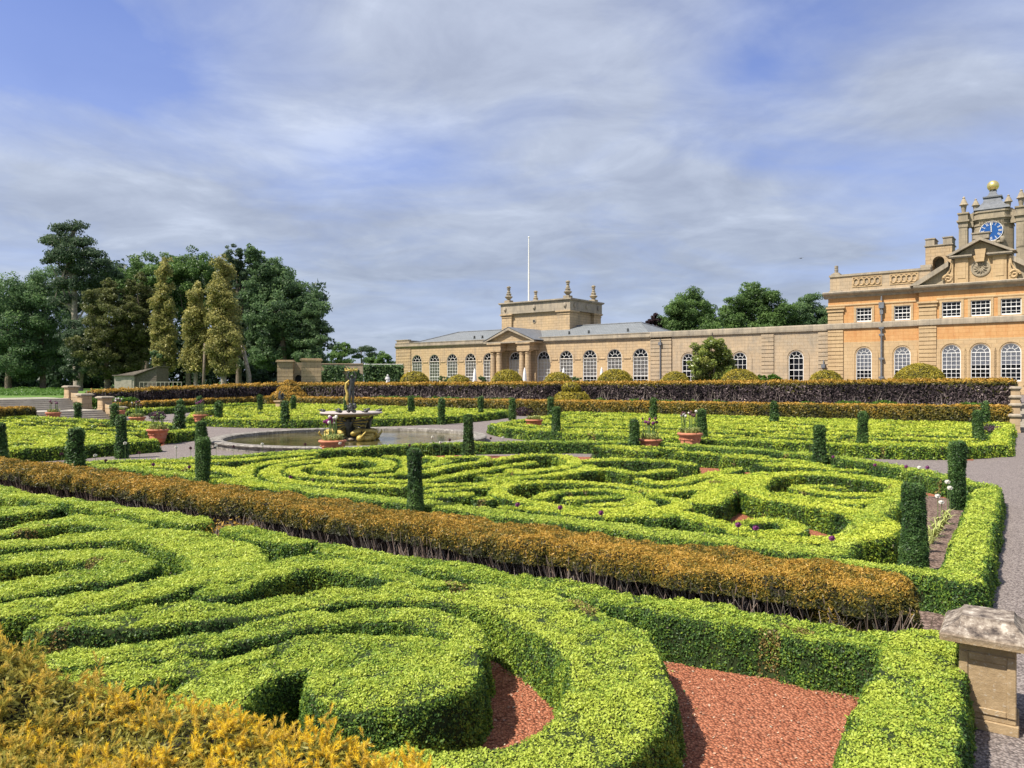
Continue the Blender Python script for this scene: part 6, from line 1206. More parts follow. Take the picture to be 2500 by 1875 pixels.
for s in (-1, 1):
    x = CX + s * 1.75; m = MB(); m.box(x - .62, x + .62, BY - .30, BY - .085, 13.87, 16.55); m.box(x - .38, x + .38, BY - .345, BY - .30, 14.35, 16.05); m.build('pilaster', M['buff'], pd)
    m = MB(); m.box(x - 1.05, x + .95 if s < 0 else x + 1.05, BY - .62, BY + 1.0, 16.55, 16.68); m.box(x - 1.15, x + 1.0 if s < 0 else x + 1.15, BY - .74, BY + 1.0, 16.68, 16.84); m.build('entablature', M['trim'], pd)
    m = MB(); sp = []
    for q in range(26): t = q / 25; an = t * 9.0; rr = .46 * (1 - t) + .06; sp.append((CX + s * (3.05 + rr * math.cos(an) * 1.0), BY - .28, 14.38 + rr * math.sin(an)))
    m.tube(sp, .13, 6); m.prism([(CX + s * 2.55, 13.88), (CX + s * 3.3, 13.88), (CX + s * 3.0, 14.6), (CX + s * 2.75, 15.2), (CX + s * 2.62, 16.3), (CX + s * 2.55, 16.3)][::-s], 'y', BY - .3, BY + .4)
    m.tube([(CX + s * 3.45, BY - .28, 14.5), (CX + s * 3.05, BY - .28, 15.0), (CX + s * 2.78, BY - .28, 15.6), (CX + s * 2.66, BY - .28, 16.4)], [.14, .12, .1, .09], 6); m.build('scroll', M['buff'], pd)
    m = MB(); m.prism([(CX + s * 3.25, 16.86), (CX + s * 2.75, 16.86), (CX, 18.3), (CX, 18.62)][::s], 'y', BY - .78, BY + 1.8); m.build('raking_cornice', M['trim'], pd)
m = MB(); m.prism([(CX - 2.7, 16.75), (CX + 2.7, 16.75), (CX, 18.25)], 'y', BY - .03, BY + 1.7); m.build('tympanum', M['greystone'], pd)
m = MB(); m.prism([(CX - .34, 16.0), (CX + .34, 16.0), (CX + .52, 17.35), (CX - .52, 17.35)], 'y', BY - .55, BY - .085); m.build('keystone', M['buff'], pd)
m = MB(); m.lathe([(.92, 0), (.92, .09), (.78, .11), (.74, .05), (.1, .05)], n=28)
for k in range(12): a = k * math.pi / 6; m.tube([(.08 * math.cos(a), .08 * math.sin(a), .06), (.4 * math.cos(a + .12), .4 * math.sin(a + .12), .12), (.68 * math.cos(a), .68 * math.sin(a), .07)], [.05, .09, .03], 5)
o = m.build('carved_disc', M['greystone'], pd); o.location = (CX, BY - .085, 15.35); o.rotation_euler = (R_(90), 0, 0)
m = MB(); m.box(CX - .75, CX + .75, BY - .3, BY + .9, 18.50, 19.05); m.box(CX - .85, CX + .85, BY - .4, BY + 1.0, 19.05, 19.18); m.build('acroterion_base', M['trim'], pd)
# clock tower
ct = empty('clock_tower', (0, 0, 0)); ct.parent = cb; TX, TY = 88.95, 4.6; FYc = 2.9
m = MB(); hw = 1.95; oct_ = [(TX - hw, TY - .9), (TX - 1.15, FYc), (TX + 1.15, FYc), (TX + hw, TY - .9), (TX + hw, TY + .9), (TX + 1.15, TY + 1.8), (TX - 1.15, TY + 1.8), (TX - hw, TY + .9)]
m.prism(oct_, 'z', 15.0, 21.25); m.build('shaft', M['greystone'], ct)
def octs(k, dy=0): return [(TX + (x - TX) * k, TY + (y - TY) * k) for x, y in oct_]
m = MB(); m.prism(octs(1.04), 'z', 20.55, 20.68); m.prism(octs(1.06), 'z', 21.05, 21.25); m.prism(octs(1.15), 'z', 21.25, 21.42); m.prism(octs(1.06), 'z', 21.42, 22.0); m.prism(octs(1.12), 'z', 22.0, 22.16)
for k in range(17): x = TX - 1.1 + k * .1375; m.box(x - .03, x + .03, FYc - .16, FYc - .05, 20.72, 21.0)
m.build('cornice', M['greystone'], ct)
for s in (-1, 1):
    x = TX + s * 2.72; m = MB(); m.box(x - .42, x + .42, FYc - .1, FYc + 1.1, 17.8, 20.6); m.box(x - .26, x + .26, FYc - .14, FYc - .1, 17.9, 20.3); m.box(x - .47, x + .47, FYc - .16, FYc + 1.15, 20.6, 21.2); m.box(x - .62, x + .62, FYc - .34, FYc + 1.3, 21.2, 21.4); m.box(x - .46, x + .46, FYc - .16, FYc + 1.15, 21.4, 22.1); m.box(x - .56, x + .56, FYc - .28, FYc + 1.22, 22.1, 22.26)
    cv = [(x - s * .42, 15.3), (x - s * .42, 17.8), (x + s * .42, 17.8), (x + s * .50, 17.1), (x + s * .78, 16.4), (x + s * 1.3, 15.7), (x + s * 2.0, 15.3)]; m.prism(cv[::s], 'y', FYc - .05, FYc + 1.0); m.build('buttress', M['greystone'], ct)
    m = MB(); m.box(x - s * .9 - .5 * 0 - .06, x - s * .42 + .06, FYc + .3, FYc + .9, 20.6, 22.0) if s > 0 else m.box(x + .36, x + .96, FYc + .3, FYc + .9, 20.6, 22.0); m.build('link', M['greystone'], ct)
    m = MB(); xx = x; m.lathe([(.26, 0), (.26, .12), (.20, .16), (.30, .85), (.33, .9), (.48, .95), (.36, 1.15), (.20, 1.55), (.12, 1.7), (.16, 1.78), (.04, 1.95)], (xx, FYc + .5, 22.26), 12); m.build('finial', M['greystone'], ct)
    m = MB(); xx = TX + s * 1.55; m.lathe([(.24, 0), (.24, .1), (.18, .14), (.27, .72), (.42, .82), (.32, 1.0), (.18, 1.32), (.10, 1.42), (.14, 1.5), (.04, 1.62)], (xx, FYc + .4, 22.16), 12); m.build('finial', M['greystone'], ct)
m = MB(); m.prism(octs(.98), 'z', 22.16, 22.35); m.build('roof_base', M['lead'], ct)
m = MB(); sq = lambda k: [(TX - k, TY - k), (TX + k, TY - k), (TX + k, TY + k), (TX - k, TY + k)]
prof = [(1.75, 22.35), (1.62, 22.62), (1.5, 22.66), (1.38, 22.9), (1.24, 22.94), (.92, 23.25), (.78, 23.75), (.92, 23.8), (.92, 23.95), (.60, 24.0), (.42, 24.2), (.30, 24.6), (.36, 24.66)]
for (a, za), (b, zb) in zip(prof[:-1], prof[1:]):
    vs = [(*p, za) for p in sq(a)] + [(*p, zb) for p in sq(b)]; m.add(vs, [(i, (i + 1) % 4, 4 + (i + 1) % 4, 4 + i) for i in range(4)])
m.build('roof', M['lead'], ct)
m = MB(); m.ball((TX, TY, 25.25), .60, 0, 28, 18); m.build('gold_ball', M['gold'], ct, True); m = MB(); m.lathe([(.36, 24.62), (.34, 24.72), (.26, 24.74)], (TX, TY, 0), 16); m.build('ball_collar', M['bronze'], ct)
CZ = 19.85; cr = 1.09; clk = empty('clock', (TX, FYc - .06, CZ), 0); clk.parent = ct; clk.rotation_euler = (R_(90), 0, 0)     # local x right, y up, z out
m = MB(); m.lathe([(cr, -.04), (cr, .05), (.05, .05)], n=40); m.build('dial', M['clockblue'], clk)
m = MB(); m.tube([(cr * math.cos(a), cr * math.sin(a), .05) for a in np.linspace(0, 2 * math.pi, 41)], .032, 5); m.build('dial_ring', M['white'], clk)
m = MB(); NUM = ['XII', 'I', 'II', 'III', 'IV', 'V', 'VI', 'VII', 'VIII', 'IX', 'X', 'XI']
for h, txt in enumerate(NUM):
    an = math.pi / 2 - h * math.pi / 6; w = {'I': .075, 'V': .15, 'X': .15}; tot = sum(w[c] for c in txt); pos = -tot / 2; er = Vector((math.cos(an), math.sin(an), 0)); et = Vector((math.sin(an), -math.cos(an), 0))
    def L(a, b, th): m.bar(er * a[1] + et * a[0] + Vector((0, 0, .065)), er * b[1] + et * b[0] + Vector((0, 0, .065)), th, .03)
    for c in txt:
        x = pos + w[c] / 2; pos += w[c]; lo_, hi_ = .66, 1.0
        if c == 'I': L((x, lo_), (x, hi_), .034)
        elif c == 'V': L((x - .05, hi_), (x, lo_), .032); L((x + .05, hi_), (x, lo_), .02)
        else: L((x - .05, hi_), (x + .05, lo_), .032); L((x + .05, hi_), (x - .05, lo_), .02)
m.build('numerals', M['white'], clk)
for nm, an, ln, wd in (('hour_hand', 1.62, .62, .10), ('minute_hand', 1.66, .92, .07)): m = MB(); m.bar((-.12 * math.cos(an), -.12 * math.sin(an), .10), (ln * math.cos(an), ln * math.sin(an), .10), wd, .03); m.build(nm, M['gold' if 0 else 'white'], clk)
m = MB()
for k in range(5): x = TX - .3 + k * .33; m.ball((x, FYc - .12, 18.62 - .05 * (k % 2)), (.2, .14, .18), 0, 8, 6)
m.ball((TX + 1.05, FYc - .14, 18.85), (.26, .16, .34), 0, 9, 7); m.build('carved_swag', M['greystone'], ct)
# arched chimney block with crenellations
ch = empty('chimney_block', (0, 0, 0)); ch.parent = cb; m = MB(); x0, x1, y0, y1 = 81.95, 84.75, 6.0, 8.6; OPx = (x0 + x1) / 2
wall_open(m, x0, x1, 15.6, 19.3, y0, [(OPx, .62, 15.6, 17.4, True)], 2.0); body(m, x0, x1, y0 + .001, y1, 15.6, 19.3); m.build('wall', M['honey'], ch)
m = MB(); m.box(x0 - .12, x1 + .12, y0 - .12, y1 + .12, 19.3, 19.42)
for a, b in ((x0, x0 + .95), (x1 - .95, x1)): m.box(a, b, y0, y1, 19.42, 20.15); m.box(a - .08, b + .08, y0 - .08, y1 + .08, 20.15, 20.27)
m.build('crenellation', M['trim'], ch); architrave(ch, OPx, y0, .62, 16.8, 17.4, .26, .06, 'honey')
m = MB()
for a, b in ((x0 - .5, OPx - .66), (OPx + .66, x1 + .5)):
    for k in range(3): m.box(a + .1 * (k % 2), b - .05, y0 - .3, y0 - .003, 16.0 + .38 * k, 16.33 + .38 * k)
m.build('rusticated_base', M['trim'], ch); m = MB(); m.box(OPx - .6, OPx + .6, y0 + 1.9, y0 + 1.95, 15.6, 18.0); m.build('arch_back', M['greystone'], ch)  # plain grey stone panel closes the back of the arch

# ---- gate piers, ivy wall and white statue between the trees and the orangery
def gate():
    D = 108; k = D / F; g = empty('garden_gateway', ((712 - 1250) * k, D, LAWN_Z), R_(12), 'banded stone gateway with an arched niche between two heavy piers beside the trees', 'gateway')
    def pr(u0, u1, vt, y0, y1):
        m = MB(); a, b = (u0 - 712) * k, (u1 - 712) * k; zt = H - LAWN_Z + (VH - vt) * k; z = 0
        while z < zt - .7: m.box(a, b, y0, y1, z, z + .62); m.box(a + .05, b - .05, y0 + .05, y1 - .05, z + .62, z + .70); z += .70
        m.box(a, b, y0, y1, z, zt - .32); m.box(a - .2, b + .2, y0 - .2, y1 + .2, zt - .32, zt - .15); m.box(a - .08, b + .08, y0 - .1, y1 + .1, zt - .15, zt); m.build('pier', M['honey'], g)
    pr(736, 782, 875, -1.2, 1.4); pr(679, 716, 879, -.6, 1.6); m = MB(); a, b = (716 - 712) * k, (736 - 712) * k; zt = H - LAWN_Z + (VH - 888) * k
    wall_open(m, a, b, 0, zt, .3, [((a + b) / 2 + .1, .46, 0, 1.9, True)], .5); m.box(a, b, .31, .35, zt, zt + .2); m.build('arch_wall', M['greystone'], g); m = MB(); m.box(a, b, .82, .9, 0, zt); m.build('gate', M['dark'], g)
gate()
def ivy_wall():
    D = 114; k = D / F; x0, x1 = (782 - 1250) * k, (885 - 1250) * k; zt = H + (VH - 889) * k; r = empty('garden_wall', (x0, D, LAWN_Z), R_(2), 'pale garden wall half covered with ivy between the gateway and the orangery', 'wall'); m = MB(); m.box(0, x1 - x0, 0, .5, 0, zt - LAWN_Z); m.box(-.05, x1 - x0 + .05, -.1, .6, zt - LAWN_Z, zt - LAWN_Z + .12); m.build('body', M['wallgrey'], r)
    rr = np.random.default_rng(5); P = []
    for (u0, u1, v0, v1, n) in ((782, 842, 893, 936, 1500), (850, 885, 896, 936, 900)):
        q = np.stack([rr.uniform(u0, u1, n), rr.uniform(v0, v1, n)], 1); q = q[vnoise(q[:, 0], q[:, 1], .10, 3) + .35 + .5 * (q[:, 1] - v0) / (v1 - v0) - .5 * np.abs((q[:, 0] - u0) / (u1 - u0) - .5) > .1]; P.append(np.stack([(q[:, 0] - 1250) * k - x0, rr.uniform(-.35, -.02, len(q)), H + (VH - q[:, 1]) * k - LAWN_Z], 1))
    P = np.concatenate(P); V, Fc, t = leaves_at(P, np.tile([0, -1.0, .2], (len(P), 1)), np.full(len(P), .38), rr); npmesh('ivy', [(V, Fc, 0, t)], [M['tree']], r)
    x0, x1 = (890 - 1250) * 120 / F, (985 - 1250) * 120 / F; r = empty('hornbeam_hedge', (x0, 120, LAWN_Z), 0, 'dark leafy hedge behind the white statue, left of the orangery', 'hedge'); n = 3600; P = np.stack([rr.uniform(0, x1 - x0, n), rr.uniform(-.5, .5, n), rr.uniform(0, 4.0, n)], 1)
    V, Fc, t = leaves_at(P, np.tile([0, -.8, .5], (n, 1)), np.full(n, .42), rr); m = npmesh('foliage', [(V, Fc, 0, t)], [M['tree']], r); m = MB(); m.box(0, x1 - x0, -.3, .3, 0, 3.8); m.build('heart', M['boxshadecore'], r); m = MB(); m.tube([(0, -.6, 4.15), (x1 - x0, -.6, 4.15)], .04, 5); m.build('wire', M['white'], r)  # inner box is a dark filler painted as shade between the leaves
ivy_wall()
p = AT(946, 936, 97); r = empty('statue', (p.x, p.y, 1.85), R_(10), 'small white marble statue standing on the terrace left of the orangery', 'statue'); figure(r, M['marble'], 2.1, 'fold')
for i, (u, vt, lab) in enumerate([(999, 905, 'closed white parasol half hidden behind the leftmost yew dome'), (1159, 899, 'closed white parasol left of the porch'), (1281, 897, 'closed white parasol before the right porch columns'), (1376, 897, 'closed white parasol behind the dome right of the porch'), (1469, 896, 'closed white parasol by the broad orangery dome')]):
    D = 106 - i * 3; X = (u - 1250) * D / F; zt = H + (VH - vt) * D / F; r = empty('parasol', (X, D, TERR_Z), 0, lab, 'parasol', 'closed parasols on the terrace'); h = zt - TERR_Z
    m = MB(); m.lathe([(.06, h * .30), (.30, h * .34), (.26, h * .5), (.22, h * .7), (.12, h * .9), (.05, h * .97), (.02, h)], n=10); m.build('canopy', M['canvas'], r); m = MB(); m.tube([(0, 0, 0), (0, 0, h * .4)], .03, 6); m.build('pole', M['wood'], r); m = MB(); m.lathe([(.3, 0), (.3, .08)], n=10); m.build('base', M['greyplinth'], r)
# shed, leaning frame, rail fence
def shed():
    D = 96; k = D / F; r = empty('shed', ((283 - 1250) * k, D, LAWN_Z), R_(-3), 'grey weathered wooden shed with a sloping roof under the trees', 'shed'); z = lambda v: H - LAWN_Z + (VH - v) * k; x = lambda u: (u - 283) * k
    m = MB(); zl, zm, zr = z(917), z(906), z(898); m.prism([(x(332), 0), (x(385), 0), (x(385), zr), (x(332), zl)], 'y', .0, 3.0); m.build('wall', M['brownboard'], r); m = MB(); m.box(x(283), x(332), -.35, 3.0, 0, zl - .05); m.build('front', M['greywood'], r)
    for q in range(9): b = MB(); b.box(x(332) + .02, x(385), -.03, -.004, .1 + q * .23, .28 + q * .23) if .28 + q * .23 < zl else None; b.v and b.build('board', M['brownboard'], r)
    m = MB(); m.add([(x(280), -.6, zl - .05), (x(334), -.6, zl), (x(388), -.2, zr + .1), (x(388), 3.2, zr + .1), (x(334), 3.2, zl), (x(280), 3.2, zl - .05), (x(280), -.6, zl + .07), (x(334), -.6, zl + .12), (x(388), -.2, zr + .22), (x(388), 3.2, zr + .22), (x(334), 3.2, zl + .12), (x(280), 3.2, zl + .07)], [(5, 4, 3, 2, 1, 0), (6, 7, 8, 9, 10, 11), (0, 1, 7, 6), (1, 2, 8, 7), (2, 3, 9, 8), (5, 0, 6, 11)]); m.build('roof', M['brownboard'], r)
    m = MB(); m.box(x(301), x(327), -.40, -.352, .05, zl - .35); m.build('door', M['greywood'], r)
    r = empty('cold_frame', ((355 - 1250) * k, D - 1.5, LAWN_Z), R_(4), 'pale slatted wooden frame standing in front of the tree trunks', 'frame'); w = 98 * k; h = z(932); m = MB(); m.box(0, w, -.03, .03, h - .08, h); m.box(0, w, -.03, .03, .15, .25)
    for q in range(11): m.box(w * q / 10 - .03, w * q / 10 + .03, -.035, .035, 0, h - .08)
    m.build('slats', M['canvas'] if 0 else M['greywood'], r)
    r = empty('rail_fence', ((455 - 1250) * 100 / F, 100, LAWN_Z), 0, 'thin wooden rail fence behind the tall hedge under the trees', 'fence'); m = MB(); w = 205 * 100 / F; m.box(0, w, -.03, .03, .75, .83); m.box(0, w, -.03, .03, .4, .46)
    for q in range(8): m.box(w * q / 7 - .05, w * q / 7 + .05, -.06, .06, 0, 1.0)
    m.build('rails', M['greywood'], r)
shed()
p = AT(1955, 631, 110); r = empty('bird', p, 1.0, 'tiny dark bird flying over the linking wall', 'bird'); skin_figure('body', {'body': (0, 0, 0, .07), 'head': (.14, 0, .02, .045), 'tail': (-.2, 0, 0, .03), 'wl': (.02, .16, .06, .035), 'wl2': (-.06, .34, .02, .015), 'wr': (.02, -.16, .06, .035), 'wr2': (-.06, -.34, .02, .015)}, [('body', 'head'), ('body', 'tail'), ('body', 'wl'), ('wl', 'wl2'), ('body', 'wr'), ('wr', 'wr2')], M['bronze'], r, 1)
# ------------------------------------------------------------------ trees
def crown_leaves(blobs, n, size, seed, squash=1.0, droop=0.0, inner=0.55, sub=7, spread=0.75, clump=0.34):
    """blobs: (x, y, z, rx, rz). Each is broken into leaf clumps of uneven size, so the outline is ragged and sky shows between."""
    r = np.random.default_rng(seed); Ps = []; Ns = []; tot = sum(b[3] ** 2 for b in blobs); T = []
    for b in blobs:
        c = np.array(b[:3]); rx = b[3]; rz = b[4] if len(b) > 4 else rx * .85; nb = max(50, int(n * b[3] ** 2 / tot)); k = max(5, int(sub * (1 + rx)))
        d = r.normal(size=(k, 3)); d /= np.linalg.norm(d, axis=1)[:, None]; cc = c + d * np.array([rx, rx, rz]) * r.uniform(inner, 0.98, (k, 1)); cr = clump * rx * r.uniform(.55, 1.25, k); ct = r.normal(size=k) * .12
        w = cr ** 2; pk = r.choice(k, nb, p=w / w.sum()); e = r.normal(size=(nb, 3)); e /= np.linalg.norm(e, axis=1)[:, None]; q = r.uniform(.25, 1.0, (nb, 1)) ** .5
        P = cc[pk] + e * q * cr[pk][:, None] * np.array([1.15, 1.15, .75]); P[:, 2] -= droop * cr[pk] * (q[:, 0] ** 2) * np.linalg.norm(e[:, :2], axis=1)
        o = P - c; o /= np.linalg.norm(o, axis=1)[:, None] + 1e-9; nn = e * .7 + o * .6; nn[:, 2] += .15; nn /= np.linalg.norm(nn, axis=1)[:, None]
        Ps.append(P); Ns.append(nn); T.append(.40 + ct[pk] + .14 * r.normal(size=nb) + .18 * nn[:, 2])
    P, N, T = np.concatenate(Ps), np.concatenate(Ns), np.concatenate(T)
    V, Fc, _ = leaves_at(P, N, np.full(len(P), size), r, .62, spread, (-.2, .3), up=.1); return V, Fc, np.clip(T, 0, 1)
def limbs(root, base, top, r0, blobs, mat, seed, k=7, crook=.3):
    rr = random.Random(seed); m = MB(); b = Vector(base); t = Vector(top); pts = [b.lerp(t, f) + Vector((rr.uniform(-1, 1), rr.uniform(-1, 1), 0)) * crook * f * (1 - f) * 2 for f in np.linspace(0, 1, 7)]; m.tube([b + Vector((0, 0, -.4))] + pts, [r0 * 1.35] + [r0 * (1.1 - .8 * f) for f in np.linspace(0, 1, 7)], 9); m.build('trunk', M[mat], root, True)
    m = MB()
    for q in range(k):
        f = rr.uniform(.35, .95); s = b.lerp(t, f); bl = rr.choice(blobs); e = Vector(bl[:3]) + Vector((rr.uniform(-.4, .4), rr.uniform(-.4, .4), rr.uniform(-.3, .3))) * bl[3]; mid = s.lerp(e, .5) + Vector((0, 0, rr.uniform(-.2, .5))); m.tube([s, mid, e], [r0 * .38 * (1.1 - f * .6), r0 * .22, r0 * .07], 6)
    if k: m.build('limb', M[mat], root)
def tree(u, D, gz, blobs_px, label, mat='tree', n=9000, size=.42, trunk=None, seed=0, name='tree', bark='bark', group=None, depth=.8, k=6, zs=.95, cat='tree', **kw):
    """blobs_px: (column, row, radius, [radius z]) in photo pixels at distance D"""
    X = (u - 1250) * D / F; s = D / F; root = empty(name, (X, D, gz), 0, label, cat, group); rr = random.Random(seed); bl = []
    for b in blobs_px: bl.append(((b[0] - u) * s, rr.uniform(-depth, depth) * b[2] * s, H - gz + (VH - b[1]) * s, b[2] * s, (b[3] if len(b) > 3 else b[2] * zs) * s))
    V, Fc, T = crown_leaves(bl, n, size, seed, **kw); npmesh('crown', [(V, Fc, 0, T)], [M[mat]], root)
    if trunk:
        tu, tv, r0 = trunk; limbs(root, (0, 0, 0), ((tu - u) * s, 0, H - gz + (VH - tv) * s), r0, bl, bark, seed, k)
    return root
LZ = LAWN_Z; TG = 'trees behind the tall hedge on the left'
# wood behind the near trunks, leaf tint lowered to paint the under-tree shade
def wood():
    blobs = [(u, v, 60, 70) for u in range(-60, 800, 48) for v in (740, 830, 895, 925)] + [(u, 690, 55, 60) for u in range(230, 700, 60)]
    D = 146; s = D / F; bl = [((u - 300) * s, random.Random(u * 7 + v).uniform(-4, 4), H - LZ + (VH - v) * s, 60 * s * .8, 70 * s * .8) for u, v, a, b in blobs]
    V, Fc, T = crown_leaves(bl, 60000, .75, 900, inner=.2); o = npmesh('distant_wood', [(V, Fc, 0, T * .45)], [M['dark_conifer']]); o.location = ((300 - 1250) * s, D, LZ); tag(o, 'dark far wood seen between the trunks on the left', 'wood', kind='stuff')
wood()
tree(20, 122, LZ, [(-30, 760, 55), (25, 720, 48), (10, 790, 60), (60, 800, 55), (-40, 850, 60), (30, 870, 55), (70, 730, 35), (-60, 690, 40), (85, 870, 45), (50, 905, 30)], 'broad dark green tree cut by the left edge of the photo', 'tree', 28000, .32, (25, 760, .5), 901, group=TG)
tree(105, 125, LZ, [(95, 680, 40), (60, 710, 38), (130, 700, 45), (110, 760, 60), (80, 830, 55), (150, 800, 50), (140, 870, 48), (95, 890, 40), (60, 900, 34)], 'bushy green tree in front of the tall pine at the far left', 'tree', 30000, .29, (105, 740, .45), 902, group=TG)
pine = [(150, 562, 24, 16), (180, 552, 26, 14), (125, 590, 24, 13), (165, 592, 38, 18), (205, 590, 30, 15), (140, 625, 34, 14), (190, 625, 42, 18), (235, 620, 30, 14), (120, 636, 16, 9), (165, 655, 42, 16), (215, 655, 40, 16), (255, 645, 26, 12), (270, 668, 26, 12), (200, 690, 36, 14), (240, 690, 34, 14), (150, 695, 26, 12), (290, 672, 14, 8), (140, 738, 20, 9), (230, 730, 24, 10), (170, 730, 22, 9)]
tree(191, 118, LZ, pine, 'tall dark pine with layered branches standing above all other trees', 'dark_conifer', 26000, .30, (178, 560, .62), 903, 'pine_tree', 'palebark', TG, .5, 20, clump=.42, inner=.35)
tree(195, 112, LZ, [(200, 800, 45), (180, 850, 45), (215, 870, 40), (185, 905, 30), (160, 820, 30), (225, 830, 32)], 'dense dark yew at the foot of the tall pine, pale trunk below', 'dark_conifer', 20000, .28, (198, 850, .42), 904, bark='palebark', group=TG)
tree(262, 110, LZ, [(265, 705, 28), (250, 740, 40), (285, 735, 34), (245, 790, 46), (290, 790, 44), (240, 845, 46), (285, 850, 46), (260, 890, 40), (305, 890, 34), (262, 690, 14)], 'olive brown yew left of the shed', 'olive_conifer', 32000, .26, (262, 780, .4), 905, group=TG, clump=.30)
tree(345, 112, LZ, [(345, 690, 22), (330, 720, 36), (365, 715, 28), (325, 765, 40), (370, 760, 34), (330, 815, 42), (365, 815, 36), (320, 865, 38), (360, 855, 34), (300, 885, 22), (310, 900, 18)], 'olive green yew with spreading lower boughs above the shed', 'olive_conifer', 32000, .26, (345, 780, .4), 906, group=TG, clump=.30)
tree(360, 132, LZ, [(350, 655, 38), (325, 690, 38), (385, 680, 36), (350, 730, 45), (395, 740, 40)], 'rounded light green tree behind the leftmost yellow cypress', 'treebright', 18000, .34, (355, 760, .4), 907, group=TG)
tree(460, 134, LZ, [(420, 645, 36), (460, 640, 40), (500, 660, 36), (440, 690, 45), (490, 710, 45), (400, 690, 34), (470, 760, 50)], 'green broadleaf tree behind the two taller yellow cypresses', 'treebright', 24000, .34, (460, 760, .4), 908, group=TG)
def cypress(u, D, gz, top, bot, hw, label, seed, trunk_v, n=15000, tw=.26):
    rr = random.Random(seed); bl = []; rows = 17
    for i in range(rows):
        f = i / (rows - 1); v = top + (bot - top) * f; w = hw * (0.10 + 0.90 * min(1, f * 1.5) ** .8) * (1.0 if f < .86 else .75)
        for q in range(2 + int(5 * min(1, f * 1.8))): bl.append((u + rr.uniform(-1, 1) * w * .78, v + rr.uniform(-8, 8), hw * .36 * rr.uniform(.8, 1.25), hw * .46))
    return tree(u, D, gz, bl, label, 'yellow_conifer', int(n * 1.5), .25, (u, top + 60, tw), seed, 'cypress_tree', 'palebark', 'yellow cypresses on bare trunks', 1.2, 0, inner=.25, sub=5, clump=.58, droop=.9)
cypress(402, 103, LZ, 640, 885, 33, 'leftmost and greenest of the three yellow cypresses, slightly leaning trunk', 911, 900)
cypress(478, 102, LZ, 702, 890, 38, 'shortest of the three yellow cypresses, in the middle', 912, 900)
cypress(545, 101, LZ, 636, 895, 46, 'tallest and widest of the three yellow cypresses, on a pale trunk', 913, 900, 20000, .36)
tree(410, 104, LZ, [(408, 860, 26), (395, 880, 18), (425, 880, 16)], 'small green bush growing on the trunk of the leftmost yellow cypress', 'tree', 3500, .30, (410, 880, .18), 914, group=TG)
tree(582, 120, LZ, [(575, 625, 26), (560, 660, 36), (600, 650, 34), (575, 710, 44), (600, 760, 46), (570, 800, 40), (600, 840, 44), (615, 880, 30)], 'dark dense conifer between the tallest yellow cypress and the broad green tree', 'dark_conifer', 28000, .29, (585, 700, .45), 915, group=TG, clump=.28)
tree(690, 118, LZ, [(615, 620, 24), (640, 655, 40), (680, 690, 48), (630, 710, 50), (725, 730, 48), (680, 755, 60), (765, 770, 40), (730, 800, 52), (650, 800, 52), (775, 815, 34), (700, 850, 55), (760, 860, 38), (650, 865, 40), (785, 885, 20), (740, 895, 30)], 'huge domed green broadleaf tree at the right end of the wood', 'tree', 70000, .33, (690, 760, .7), 916, group=TG, sub=13, clump=.30, inner=.45)
for i, (u, ut, D, r0, lab) in enumerate([(606, 592, 104, .34, 'pale bare trunk leaning left of the gateway'), (496, 500, 100, .2, 'slender bare trunk beside the middle cypress')]):
    X = (u - 1250) * D / F; root = empty('bare_trunk', (X, D, LZ), 0, lab, 'tree trunk', 'trunks under the wood'); m = MB(); s = D / F; m.tube([(0, 0, -.2), (.1, 0, 2.2), ((ut - u) * s, 0, 6.5)], [r0 * 1.2, r0, r0 * .7], 8); m.build('trunk', M['palebark' if i == 0 else 'bark'], root, True)
TD = 'distant trees left of the orangery'
tree(828, 175, LZ, [(825, 855, 22), (838, 880, 24), (815, 885, 22), (845, 850, 12), (830, 905, 24)], 'pale green feathery tree right of the domed tree, above the garden wall', 'treebright', 5000, .5, (828, 880, .3), 921, group=TD)
tree(882, 230, LZ, [(862, 858, 17, 5), (890, 852, 20, 5), (905, 866, 14, 5), (875, 870, 14, 4), (896, 880, 14, 5)], 'far flat topped cedar with tiered branches', 'dark_conifer', 3500, .5, (882, 856, .45), 922, 'cedar_tree', group=TD, k=8)
tree(925, 190, LZ, [(915, 890, 22), (940, 880, 20), (960, 898, 18), (900, 905, 20), (930, 910, 24), (965, 910, 16)], 'hazy green trees low behind the hedge left of the orangery', 'treebright', 6000, .55, (930, 900, .3), 923, group=TD)
TR = 'trees rising behind the linking wall'
tree(1590, 150, LZ, [(1592, 782, 10), (1602, 776, 11), (1585, 792, 8), (1608, 790, 12)], 'dark copper leaved tree peeping over the hipped slate roof', 'copper', 3000, .42, (1592, 790, .3), 931, group=TR)
tree(1680, 152, LZ, [(1690, 735, 32), (1650, 760, 34), (1720, 755, 30), (1625, 790, 32), (1680, 785, 42), (1735, 790, 26), (1650, 820, 40), (1720, 820, 40)], 'left green broadleaf tree behind the linking wall', 'treebright', 34000, .36, (1685, 790, .6), 932, group=TR, clump=.42, inner=.35)
tree(1840, 155, LZ, [(1830, 722, 34), (1870, 730, 30), (1800, 745, 32), (1780, 770, 28), (1850, 765, 46), (1905, 760, 28), (1790, 800, 38), (1860, 810, 45), (1925, 790, 30)], 'middle and tallest green tree behind the linking wall', 'treebright', 40000, .36, (1840, 780, .6), 933, group=TR, clump=.42, inner=.35)
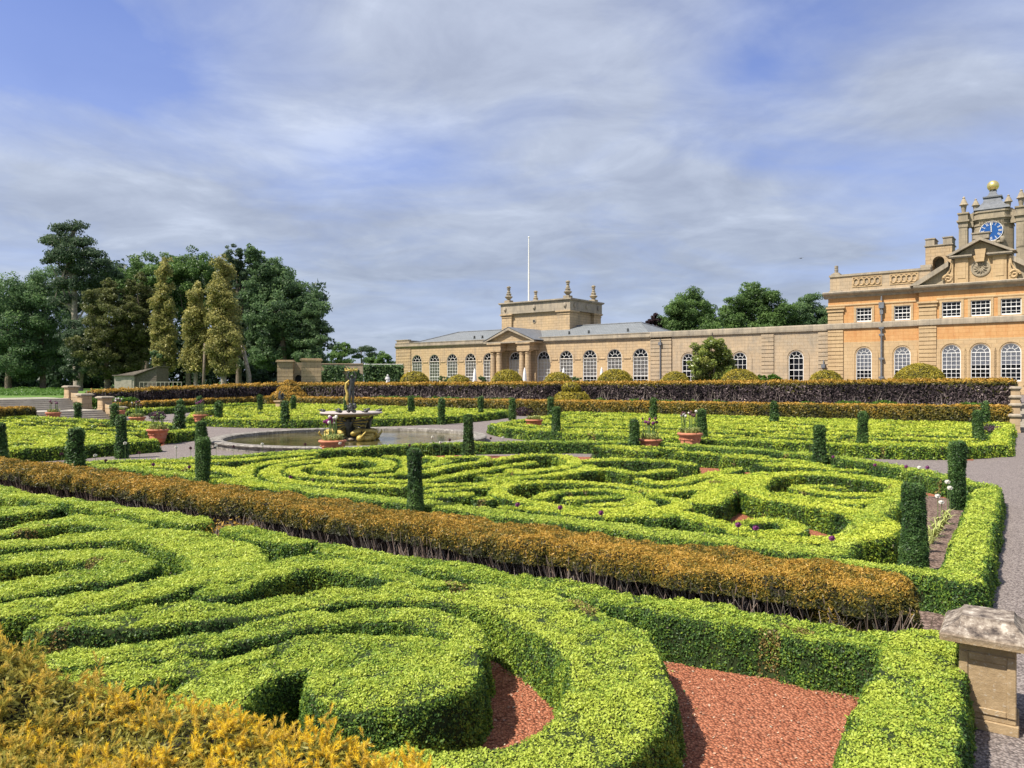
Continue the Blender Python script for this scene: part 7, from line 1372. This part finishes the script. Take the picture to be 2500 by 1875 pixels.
tree(1975, 158, LZ, [(1975, 745, 30), (1945, 765, 26), (2005, 765, 24), (1960, 790, 36), (2000, 795, 30), (2030, 770, 22), (1930, 800, 28)], 'darker grey green tree behind the linking wall, against the clock block', 'tree', 25000, .34, (1975, 790, .5), 934, group=TR, clump=.40, inner=.35)
tree(1742, 88, TERR_Z, [(1735, 838, 20), (1755, 845, 22), (1712, 858, 24), (1770, 868, 26), (1740, 880, 36), (1705, 885, 26), (1785, 890, 24), (1715, 912, 30), (1765, 915, 32), (1740, 930, 34), (1695, 900, 14)], 'glossy yellow green evergreen standing before the linking wall windows', 'magnolia', 26000, .22, (1742, 880, .18), 941, 'evergreen_tree', k=8, clump=.42, inner=.3)
tree(1882, 84, TERR_Z, [(1862, 924, 12, 8), (1885, 922, 13, 9), (1902, 926, 10, 7)], 'fresh green low shrub under the linking wall between two domes', 'bed', 2500, .2, None, 942, 'shrub', cat='shrub')
for i, (u, v, D) in enumerate([(1083, 926, 104), (1178, 926, 102), (1408, 927, 98)]):
    tree(u, D, TERR_Z, [(u - 5, v - 3, 6), (u + 5, v, 6), (u, v + 5, 8)], ['thin leafy shrub in front of the third orangery window', 'leafy shrub left of the porch columns', 'low shrub between the dome and the dark cloud pruned bush'][i], 'tree', 500, .22, None, 950 + i, 'shrub', cat='shrub')
# rough grass on the lawn edge
def rough_grass():
    rr = np.random.default_rng(8); n = 26000; v = rr.uniform(938, 966, n); u = rr.uniform(-10, 165, n); D = F * (H - LZ) / (v - VH); D = np.minimum(D, 165); P = np.stack([(u - 1250) * D / F, D, np.full(n, LZ + .1)], 1)
    V, Fc, t = leaves_at(P, np.tile([0, -.6, .8], (n, 1)), np.full(n, .26), rr, .25); o = npmesh('rough_grass', [(V, Fc, 0, t)], [M['grass']]); tag(o, 'rough green grass of the lawn beyond the left steps', 'grass', kind='stuff')
rough_grass()
pa = sheet('landing_path', [AT(-40, 970, 1)[:2]] * 3 if 0 else [PQ(69.2, 24.5), PQ(69.2, 31.5), PQ(72.5, 31.8), PQ(72.5, 22)], LZ + .012, 'steps')
